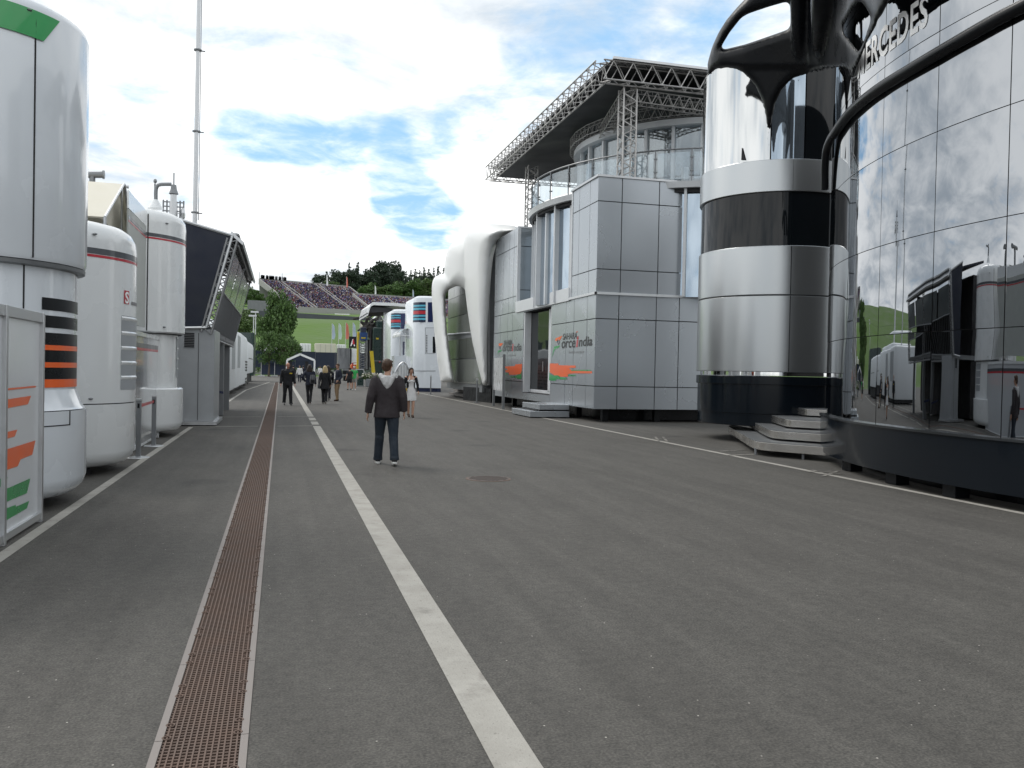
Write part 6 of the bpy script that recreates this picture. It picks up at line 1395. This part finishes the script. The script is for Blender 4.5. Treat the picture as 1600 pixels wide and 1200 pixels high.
# ================================================================== PEOPLE
skin = mat('skin', (.46, .27, .19), .5, 0, 0, .08, 8); skin_p = mat('ruddy_skin', (.50, .24, .17), .5, 0, 0, .1, 8)
def cloth(n, c, r=.85): return mat(n, c, r, 0, 0, .18, 9, .012, 14)
hair_b = mat('brown_hair', (.055, .026, .012), .6, 0, 0, .4, 30, .01, 60, stretch=(1, 1, .2)); hair_d = mat('dark_brown_hair', (.022, .013, .009), .55, 0, 0, .4, 30, .01, 60, stretch=(1, 1, .2)); hair_y = mat('blonde_hair', (.50, .38, .20), .55, 0, 0, .3, 30, .01, 60, stretch=(1, 1, .2))
V = Vector
def person(loc, rz, hgt, label, P, vox=.013, group=None):
    """P: clothing and pose; local frame faces +y, 1.78 m tall before scaling"""
    r_ = root('person', loc, rz, label=label, cat='person', group=group); r_.scale = (hgt/1.78,)*3
    fem = P.get('fem', 0); sw = .175 if fem else .195; hw = .095
    lf, rf = P.get('feet', (.16, -.14)); wdt = P.get('stance', .10)
    legs = []
    for sx, fy in ((-1, lf), (1, rf)):
        hip = V((sx*hw, 0, .92)); ank = V((sx*wdt, fy, .09 if fy > -.08 else .13)); kn = V((sx*(hw+wdt)/2, fy*.45+.045, .50)); legs.append((hip, kn, ank, fy))
    dsh = {'L': ((-sw-.06, -.03, 1.16), (-sw-.09, .06, .90)), 'R': ((sw+.06, -.03, 1.16), (sw+.09, .06, .90))}
    arms = []
    for s_, k_ in ((-1, 'L'), (1, 'R')):
        el, wr = P.get('arm'+k_, dsh[k_]); arms.append((V((s_*sw, 0, 1.44)), V(el), V(wr), s_))
    yaw = RAD(P.get('head', 0)); hc = V((0, .015, 1.655)); Rh = Matrix.Rotation(yaw, 3, 'Z')
    def hp(x, y, z): return hc+Rh @ V((x, y, z))
    b = MB(); k_ = .93 if fem else 1
    b.loft([(0, 0, .84, .145, .10), (0, 0, .92, .165*(1.02 if fem else 1), .115), (0, .0, 1.02, .15*k_, .10), (0, 0, 1.12, .135*k_, .092), (0, .005, 1.25, .155*k_, .105), (0, .0, 1.36, .165*k_, .105), (0, -.005, 1.44, .15*k_, .08), (0, -.005, 1.49, .07, .06)], 18)
    if fem:
        for s_ in (-1, 1): b.ball((s_*.065, .085, 1.30), .062, 10)
    b.tube([V((0, -.01, 1.42)), V((0, .0, 1.52)), V((0, .01, 1.60))], [.065, .055, .052], 12)
    b.ball(hp(0, 0, .03), .088, 14, sc=(.88, 1.08, 1.1)); b.ball(hp(0, .02, -.045), .064, 12, sc=(.88, 1.0, 1.05)); b.tube([hp(0, .08, .02), hp(0, .108, -.02), hp(0, .09, -.03)], [.012, .016, .01], 6)
    for s_ in (-1, 1): b.ball(hp(s_*.080, -.005, -.005), .022, 8, sc=(.5, .8, 1.2))
    b.ball(hp(0, .083, -.055), .018, 8, sc=(1.3, .6, .5))
    for hip, kn, ank, fy in legs:
        th = .085 if not fem else .088
        b.tube([hip+V((0, 0, .02)), hip.lerp(kn, .5), kn, kn.lerp(ank, .3), kn.lerp(ank, .7), ank], [th, .074, .053, .054, .042, .036], 12)
        b.tube([ank+V((0, -.045, -.045)), ank+V((0, .05, -.055)), ank+V((0, .15, -.065 if fy > -.08 else -.10))], [.036, .038, .028], 10)
    for sh_, el, wr, s_ in arms:
        b.tube([sh_+V((-s_*.03, 0, .01)), sh_, sh_.lerp(el, .5), el, el.lerp(wr, .35), wr], [.05, .055, .045, .038, .037, .026], 12)
        d = (wr-el).normalized(); fw = V((0, 1, 0)); fw = (fw-d*fw.dot(d)).normalized() if abs(d.y) < .9 else V((s_*-1, 0, 0)); n_ = d.cross(fw)   # fw: thumb side
        curl = -n_*s_*(1 if True else 0)
        if P.get('curl', 0): cu = P['curl']
        else: cu = .35
        inward = V((-s_, 0, 0)); inward = (inward-d*inward.dot(d)).normalized()
        for i, ln in enumerate((.068, .076, .070, .055)):
            o_ = fw*(.027-.018*i); p0 = wr+o_*.6; p1 = wr+d*.085+o_; p2 = p1+(d*.85+inward*cu*.6)*ln*.5; p3 = p2+(d*.6+inward*cu*1.6).normalized()*ln*.5
            b.tube([p0, p1, p2, p3], [.016, .0125, .0092, .0072], 8)
        b.tube([wr+d*.02+fw*.02, wr+d*.055+fw*.052+inward*.012, wr+d*.095+fw*.058+inward*.022], [.015, .011, .008], 8)
    q = remesh(b, P.get('bvox', vox), 2); body = obj('body', q, P.get('skin', skin), r_, smooth=True, local=True, fix=False)
    for s_ in (-1, 1):
        c = MB(); c.ball(hp(s_*.031, .088, .012), .009, 8, sc=(1.3, .5, .7)); obj('eye', c, hair_d, r_, smooth=True, local=True)
        c = MB(); c.tube([hp(s_*.018, .091, .032), hp(s_*.045, .082, .034)], .0045, 5); obj('eyebrow', c, hair_d, r_, local=True)
    c = MB(); c.tube([hp(-.022, .083, -.055), hp(0, .093, -.057), hp(.022, .083, -.055)], .006, 6); obj('mouth', c, mat_lip, r_, local=True)
    # hair
    ht = P.get('hair'); hm = P.get('hairm', hair_b)
    if ht:
        c = MB(); c.ball(hp(0, -.018, .045), .098, 14, sc=(.93, 1.05, 1.02)); c.ball(hp(0, -.045, .0), .083, 12, sc=(.98, .8, 1.05))
        c.tube([hp(-.055, .06, .085), hp(0, .075, .098), hp(.055, .06, .085)], [.022, .028, .022], 8)
        for s_ in (-1, 1): c.tube([hp(s_*.075, .02, .04), hp(s_*.08, .0, .0)], [.022, .012], 6)
        if ht in ('long', 'verylong'):
            zl = -.22 if ht == 'long' else -.30
            for s_ in (-1, 0, 1): c.tube([hp(s_*.05, -.06, .02), hp(s_*.075, -.07, -.08), hp(s_*.08, -.085, -.16), hp(s_*.06, -.1, zl)], [.055, .055, .05, .022], 10)
        if ht == 'tied':
            for s_ in (-1, 1): c.tube([hp(s_*.07, -.01, .03), hp(s_*.085, .0, -.06), hp(s_*.09, .03, -.15)], [.03, .024, .014], 8)
            c.ball(hp(0, -.09, .09), .04, 8)
        obj('hair', remesh(c, vox, 2), hm, r_, smooth=True, local=True, fix=False)
    # tops
    tp = P.get('top')
    if tp:
        hem = P.get('hem', .80); e = P.get('puff', .022); fl = P.get('flare', 0)
        c = MB(); rr = [(0, 0, hem, .168+e+fl, .125+e+fl*.6), (0, 0, hem+.05, .166+e+fl*.8, .124+e+fl*.5), (0, 0, .92, .163*k_+e+fl*.4, .118+e), (0, 0, 1.02, .155*k_+e, .107+e), (0, 0, 1.13, .148*k_+e, .105+e), (0, .0, 1.26, .165*k_+e, .115+e), (0, 0, 1.37, .172*k_+e, .112+e), (0, -.005, 1.44, .16*k_+e, .088+e), (0, -.01, 1.49, .085+e*.4, .068+e*.4)]
        if hem > .87: rr = [rr[0]]+[x for x in rr[2:] if x[2] > hem+.02]
        c.loft(rr, 20); sl = P.get('sleeve', 1)
        for sh_, el, wr, s_ in arms:
            if sl >= 1: 
                en = el.lerp(wr, .97); w1, w2 = .055+e*.5, .040+e*.45
                c.tube([sh_+V((-s_*.04, 0, .005)), sh_+V((0, 0, -.01)), sh_.lerp(el, .5), el, el.lerp(wr, .4), en], [.062+e*.5, .066+e*.5, w1+.005, w1-.002, .048+e*.5, w2], 12)
                if e > .015: c.tube([en-(en-el).normalized()*.03, en], w2+.004, 10)
            elif sl > 0: c.tube([sh_+V((-s_*.04, 0, .005)), sh_, sh_.lerp(el, sl)], [.062, .066, .058], 12)
        if P.get('collar'): c.tube([V((0, -.01, 1.47)), V((0, -.0, 1.535))], [.085, .075], 14)
        obj(P.get('topname', 'jacket'), remesh(c, vox, 3), tp, r_, smooth=True, local=True, fix=False)
        if P.get('front'):    # strip of lighter shirt seen down the open front
            c = MB(); c.prism([V((-.03, .118+e, 1.42)), V((.03, .118+e, 1.42)), V((.05, .132+e, 1.05)), V((-.05, .132+e, 1.05))], (0, .012, 0)); obj('shirt_front', c, P['front'], r_, local=True)
    if P.get('hood'):
        c = MB()
        ring = [V((.115*sin(a), -.055-.055*cos(a)-.0, 1.505-.035*cos(a))) for a in [RAD(x) for x in range(-125, 126, 25)]]
        c.tube(ring, [.03]+[.042]*(len(ring)-2)+[.03], 10)
        c.tube([V((-.08, -.11, 1.47)), V((-.03, -.145, 1.36)), V((0, -.145, 1.29))], [.05, .042, .018], 10); c.tube([V((.08, -.11, 1.47)), V((.03, -.145, 1.36)), V((0, -.145, 1.29))], [.05, .042, .018], 10)
        c.tube([V((0, -.115, 1.49)), V((0, -.140, 1.40)), V((0, -.148, 1.29))], [.06, .052, .018], 10)
        obj('hood', remesh(c, vox*.8, 3), P['hood'], r_, smooth=True, local=True, fix=False)
    bt = P.get('bottom')
    if bt:
        c = MB(); le = P.get('leglen', 1); lw = P.get('legw', 1)
        c.loft([(0, 0, .80, .15, .105), (0, 0, .86, .168, .122), (0, 0, .94, .172, .125), (0, 0, 1.03, .158, .112)], 18)
        for hip, kn, ank, fy in legs:
            if le >= 1: c.tube([hip+V((0, 0, .02)), hip.lerp(kn, .5), kn, kn+V((0, -.01, -.05)), kn.lerp(ank, .45), kn.lerp(ank, .85), ank+V((0, .01, -.02))], [.102*lw, .088*lw, .068*lw, .070*lw, .066*lw, .064*lw, .064*lw], 12); c.tube([ank+V((0, .01, .02)), ank+V((0, .01, -.035))], .069*lw, 12)
            else: c.tube([hip+V((0, 0, .02)), hip.lerp(kn, .5), hip.lerp(kn, le*1.6)], [.105, .095, .09], 12)
        obj(P.get('botname', 'trousers'), remesh(c, vox, 3), bt, r_, smooth=True, local=True, fix=False)
    if P.get('dress'):
        c = MB(); c.loft([(.02, 0, .60, .235, .19), (0, 0, .70, .22, .175), (0, 0, .84, .195, .15), (0, 0, .93, .185, .135), (0, 0, 1.04, .155, .118), (0, 0, 1.12, .140, .108), (0, 0, 1.22, .150, .118), (0, .01, 1.31, .152, .13), (0, .01, 1.35, .135, .115)], 24)
        for s_ in (-1, 1): c.ball((s_*.065, .09, 1.30), .068, 10); c.tube([V((s_*.075, .1, 1.34)), V((s_*.06, .07, 1.43)), V((s_*.04, -.03, 1.50))], .014, 6)
        c.tube([V((.12, -.02, .72)), V((.19, .0, .62)), V((.23, .02, .53))], [.08, .07, .02], 8)
        obj('dress', remesh(c, vox, 3), P['dress'], r_, smooth=True, local=True, fix=False)
        c = MB()
        for sh_, el, wr, s_ in arms: c.tube([V((s_*.07, -.03, 1.475)), sh_+V((-s_*.03, -.02, .005)), sh_+V((0, -.005, -.02)), sh_.lerp(el, .5), el, el.lerp(wr, .5), el.lerp(wr, .93)], [.04, .062, .064, .055, .048, .044, .036], 12); c.loft([(s_*.105, -.02, .93, .05, .10), (s_*.10, -.02, 1.12, .055, .11), (s_*.10, -.02, 1.28, .055, .12), (s_*.10, -.02, 1.38, .05, .085), (s_*.10, -.015, 1.43, .03, .045)], 12)
        c.loft([(0, -.05, .95, .15, .085), (0, -.05, 1.15, .14, .075), (0, -.055, 1.3, .155, .085), (0, -.05, 1.46, .14, .05)], 14)
        obj('cardigan', remesh(c, vox, 3), P['cardigan'], r_, smooth=True, local=True, fix=False)
        for s_ in (-1, 1): c = MB(); c.ball((s_*.07, .135, 1.345), .024, 8, sc=(1.3, .6, .7)); obj('trim', c, P['cardigan'], r_, local=True)
        c = MB(); c.tube([hp(.09*sin(RAD(a)), .02*1+.0, .03+.095*cos(RAD(a))+.0) for a in range(-80, 81, 20)], .012, 6); obj('headband', c, P['band'], r_, local=True)
    for hip, kn, ank, fy in legs:
        sh = P.get('shoe', ink); c = MB(); dz = -.065 if fy > -.08 else -.10; h_ = .0
        c.tube([ank+V((0, -.065, -.045)), ank+V((0, .0, -.035)), ank+V((0, .07, -.05)), ank+V((0, .185, dz))], [.040, .047, .045, .030], 12)
        so_ = obj('shoe', remesh(c, vox*.9, 2), sh, r_, smooth=True, local=True, fix=False)
        if P.get('sole'):
            c = MB(); lo_ = ank.z-.088
            c.prism([V((ank.x+x, ank.y+y, ank.z-.088+((-.02 if y > .1 else .0) if fy < -.08 else 0))) for x, y in ((-.035, -.10), (.035, -.10), (.046, .0), (.05, .11), (.025, .205), (-.025, .205), (-.05, .11), (-.046, 0))], (0, 0, .035)); obj('sole', c, P['sole'], so_, local=True, bevel=.008)
    if P.get('patch'):
        c = MB(); c.prism([V((-.16, .150, 1.31)), V((-.05, .158, 1.31)), V((-.05, .158, 1.36)), V((-.16, .150, 1.36))], (0, .012, 0)); obj('chest_patch', c, P['patch'], r_, local=True)
    if P.get('cap'):
        c = MB(); c.ball(hp(0, -.005, .07), .1, 12, sc=(.95, 1.08, .75)); c.prism([hp(-.07, .06, .06), hp(.07, .06, .06), hp(.05, .18, .05), hp(-.05, .18, .05)], (0, 0, .012)); obj('cap', c, P['cap'], r_, smooth=30, local=True)
    return r_
mat_lip = mat('lips', (.35, .10, .09), .5)
jk = cloth('charcoal_brown_jacket', (.030, .024, .027)); hoodm = cloth('light_grey_hood', (.50, .50, .50)); jeans = cloth('dark_blue_jeans', (.016, .024, .036)); blk = cloth('black_cloth', (.012, .013, .016)); nvy = cloth('navy_cloth', (.014, .018, .034)); khaki = cloth('khaki_cloth', (.22, .15, .085)); wht = cloth('white_cloth', (.66, .66, .66)); grn_c = cloth('green_white_shirt', (.04, .36, .09)); gry_c = cloth('grey_shorts', (.25, .24, .22)); brn = cloth('brown_leather', (.05, .025, .015))
sole_w = mat('white_rubber_sole', (.6, .6, .58), .6)
p = G(603, 726); person((p.x, p.y, 0), RAD(-7), 1.80, 'man in charcoal jacket with light grey hood and dark jeans walking away down the lane', dict(feet=(.20, -.22), stance=.14, armL=((-.27, -.05, 1.15), (-.315, .0, .87)), armR=((.265, -.05, 1.15), (.29, -.0, .90)), head=-32, hair='short', hairm=hair_b, top=jk, hem=.80, puff=.045, flare=.01, hood=hoodm, bottom=jeans, legw=1.15, shoe=MATS['black_cloth'], sole=sole_w, bvox=.0085, cur=.4), vox=.011)
p = G(641, 652); pw = person((p.x, p.y, 0), RAD(183), 1.68, 'smiling woman in short white dress and open black cardigan walking towards the camera', dict(fem=1, feet=(.13, -.1), stance=.055, armR=((.235, -.03, 1.17), (.23, .16, 1.04)), armL=((-.25, -.02, 1.17), (-.27, .03, .93)), hair='tied', hairm=hair_d, dress=wht, cardigan=blk, band=gry_c, shoe=brn), vox=.011)
cp_ = pw.matrix_basis @ V((.235, .235, 1.03)) if False else None
def heldat(pr, v): s_ = pr.scale.x; return V((pr.location.x, pr.location.y, 0))+Matrix.Rotation(pr.rotation_euler.z, 3, 'Z') @ (V(v)*s_)
q = heldat(pw, (.215, .255, 1.01)); cup = root('drink_cup', q-V((0, 0, .06)), label='clear cup of yellow drink in the right hand of the woman in white', cat='cup')
c = MB(); c.loft([(q.x, q.y, q.z-.06, .028, .028), (q.x, q.y, q.z+.04, .036, .036)], 14); obj('drink', c, mat('amber_drink', (.55, .36, .03), .2), cup); c = MB(); c.loft([(q.x, q.y, q.z+.041, .037, .037), (q.x, q.y, q.z+.075, .039, .039)], 14); obj('rim', c, clr, cup)
p = G(449, 633); person((p.x, p.y, 0), RAD(186), 1.80, 'bald man in black jacket with yellow chest patch and black trousers walking towards the camera', dict(feet=(.1, -.08), stance=.13, head=6, top=blk, hem=.82, puff=.035, bottom=blk, legw=1.1, collar=1, patch=yellow, skin=skin_p, shoe=ink))
p = G(483, 631); pn_ = person((p.x, p.y, 0), RAD(-4), 1.74, 'woman with long brown hair in navy jacket walking away, hand on hip', dict(fem=1, feet=(.1, -.1), stance=.05, armL=((-.33, -.08, 1.22), (-.19, .03, 1.02)), hair='long', hairm=hair_d, top=nvy, hem=.86, puff=.02, bottom=blk, legw=.95, shoe=ink))
q = heldat(pn_, (.14, -.17, 1.12)); bg_ = root('rucksack', q-V((0, 0, .2)), label='dark grey rucksack hanging on the back of the woman in navy', cat='bag')
c = MB(); c.loft([(q.x, q.y, q.z-.20, .10, .05), (q.x, q.y, q.z-.1, .13, .08), (q.x, q.y, q.z+.08, .12, .075), (q.x, q.y, q.z+.2, .08, .05)], 14); obj('bag', c, charc, bg_, smooth=40); c = MB(); c.loft([(q.x, q.y-.07, q.z-.15, .08, .03), (q.x, q.y-.07, q.z-.02, .085, .035)], 12); obj('pocket', c, blk, bg_, smooth=40)
p = G(507, 631); pb_ = person((p.x, p.y, 0), RAD(2), 1.70, 'blonde woman in flared black coat and wide black trousers walking away', dict(fem=1, feet=(.08, -.1), stance=.05, hair='long', hairm=hair_y, top=blk, hem=.70, puff=.02, flare=.05, bottom=blk, legw=1.05, shoe=gry_c))
q = heldat(pb_, (-.27, .0, .86)); bg_ = root('shoulder_bag', q-V((0, 0, .15)), label='dark grey shoulder bag at the left side of the blonde woman', cat='bag')
c = MB(); c.loft([(q.x, q.y, q.z-.14, .05, .13), (q.x, q.y, q.z-.05, .06, .15), (q.x, q.y, q.z+.08, .045, .13)], 12); obj('bag', c, charc, bg_, smooth=40); c = MB(); c.tube([V((q.x, q.y-.1, q.z+.08)), heldat(pb_, (-.19, -.03, 1.45)), V((q.x, q.y+.1, q.z+.08))], .012, 5); obj('strap', c, charc, bg_)
p = G(512, 626); person((p.x, p.y, 0), RAD(10), 1.72, 'dark haired person in black mostly hidden behind the blonde woman', dict(fem=1, feet=(.05, -.1), stance=.06, hair='long', hairm=hair_d, top=blk, bottom=blk, shoe=gry_c))
p = G(527, 626.5); pm = person((p.x, p.y, 0), RAD(118), 1.82, 'man in navy blazer and khaki trousers standing side-on beside the walking women', dict(feet=(.06, -.06), stance=.10, head=38, armR=((.27, .03, 1.17), (.20, .26, 1.14)), armL=((-.26, -.05, 1.16), (-.24, .12, .98)), hair='short', hairm=hair_b, top=nvy, hem=.82, puff=.03, front=wht, topname='blazer', bottom=khaki, shoe=brn))
q = heldat(pm, (.17, .36, 1.16)); c = MB(); c.prism([q+V((-.1, 0, -.14)), q+V((.08, .02, -.12)), q+V((.1, .03, .14)), q+V((-.08, .02, .16))], (0, .02, 0)); obj('paper_folder', c, cream, None, label='pale yellow folder held by the man in the navy blazer', cat='folder')
p = G(553, 609.5); person((p.x, p.y, 0), RAD(170), 1.74, 'person in green and white shirt, grey shorts and white cap standing by the flight case', dict(feet=(.08, -.04), stance=.12, hair='short', cap=wht, top=grn_c, sleeve=.6, hem=.86, topname='shirt', bottom=gry_c, botname='shorts', leglen=.5, shoe=sole_w))
p = G(546, 609.5); person((p.x, p.y, 0), RAD(20), 1.66, 'person in black t-shirt and black shorts beside the person in green', dict(feet=(.08, -.1), stance=.1, hair='short', hairm=hair_d, top=blk, sleeve=.6, hem=.86, topname='shirt', bottom=blk, botname='shorts', leglen=.5, shoe=ink))
for px, py, rz, t_, b_, lb in ((468, 597.5, 175, wht, nvy, 'distant person in white shirt and dark trousers, left of the walking women'), (473.5, 595, 10, nvy, blk, 'distant person in navy top close behind the distant white shirt'), (500, 594, 20, wht, gry_c, 'distant person in white top and grey trousers near the marquee'), (458, 596, 30, blk, blk, 'distant tall person in black behind the bald man')):
    p = G(px, py); person((p.x, p.y, 0), RAD(rz), 1.76, lb, dict(feet=(.08, -.08), hair='short', hairm=hair_d, top=t_, bottom=b_), vox=.02)
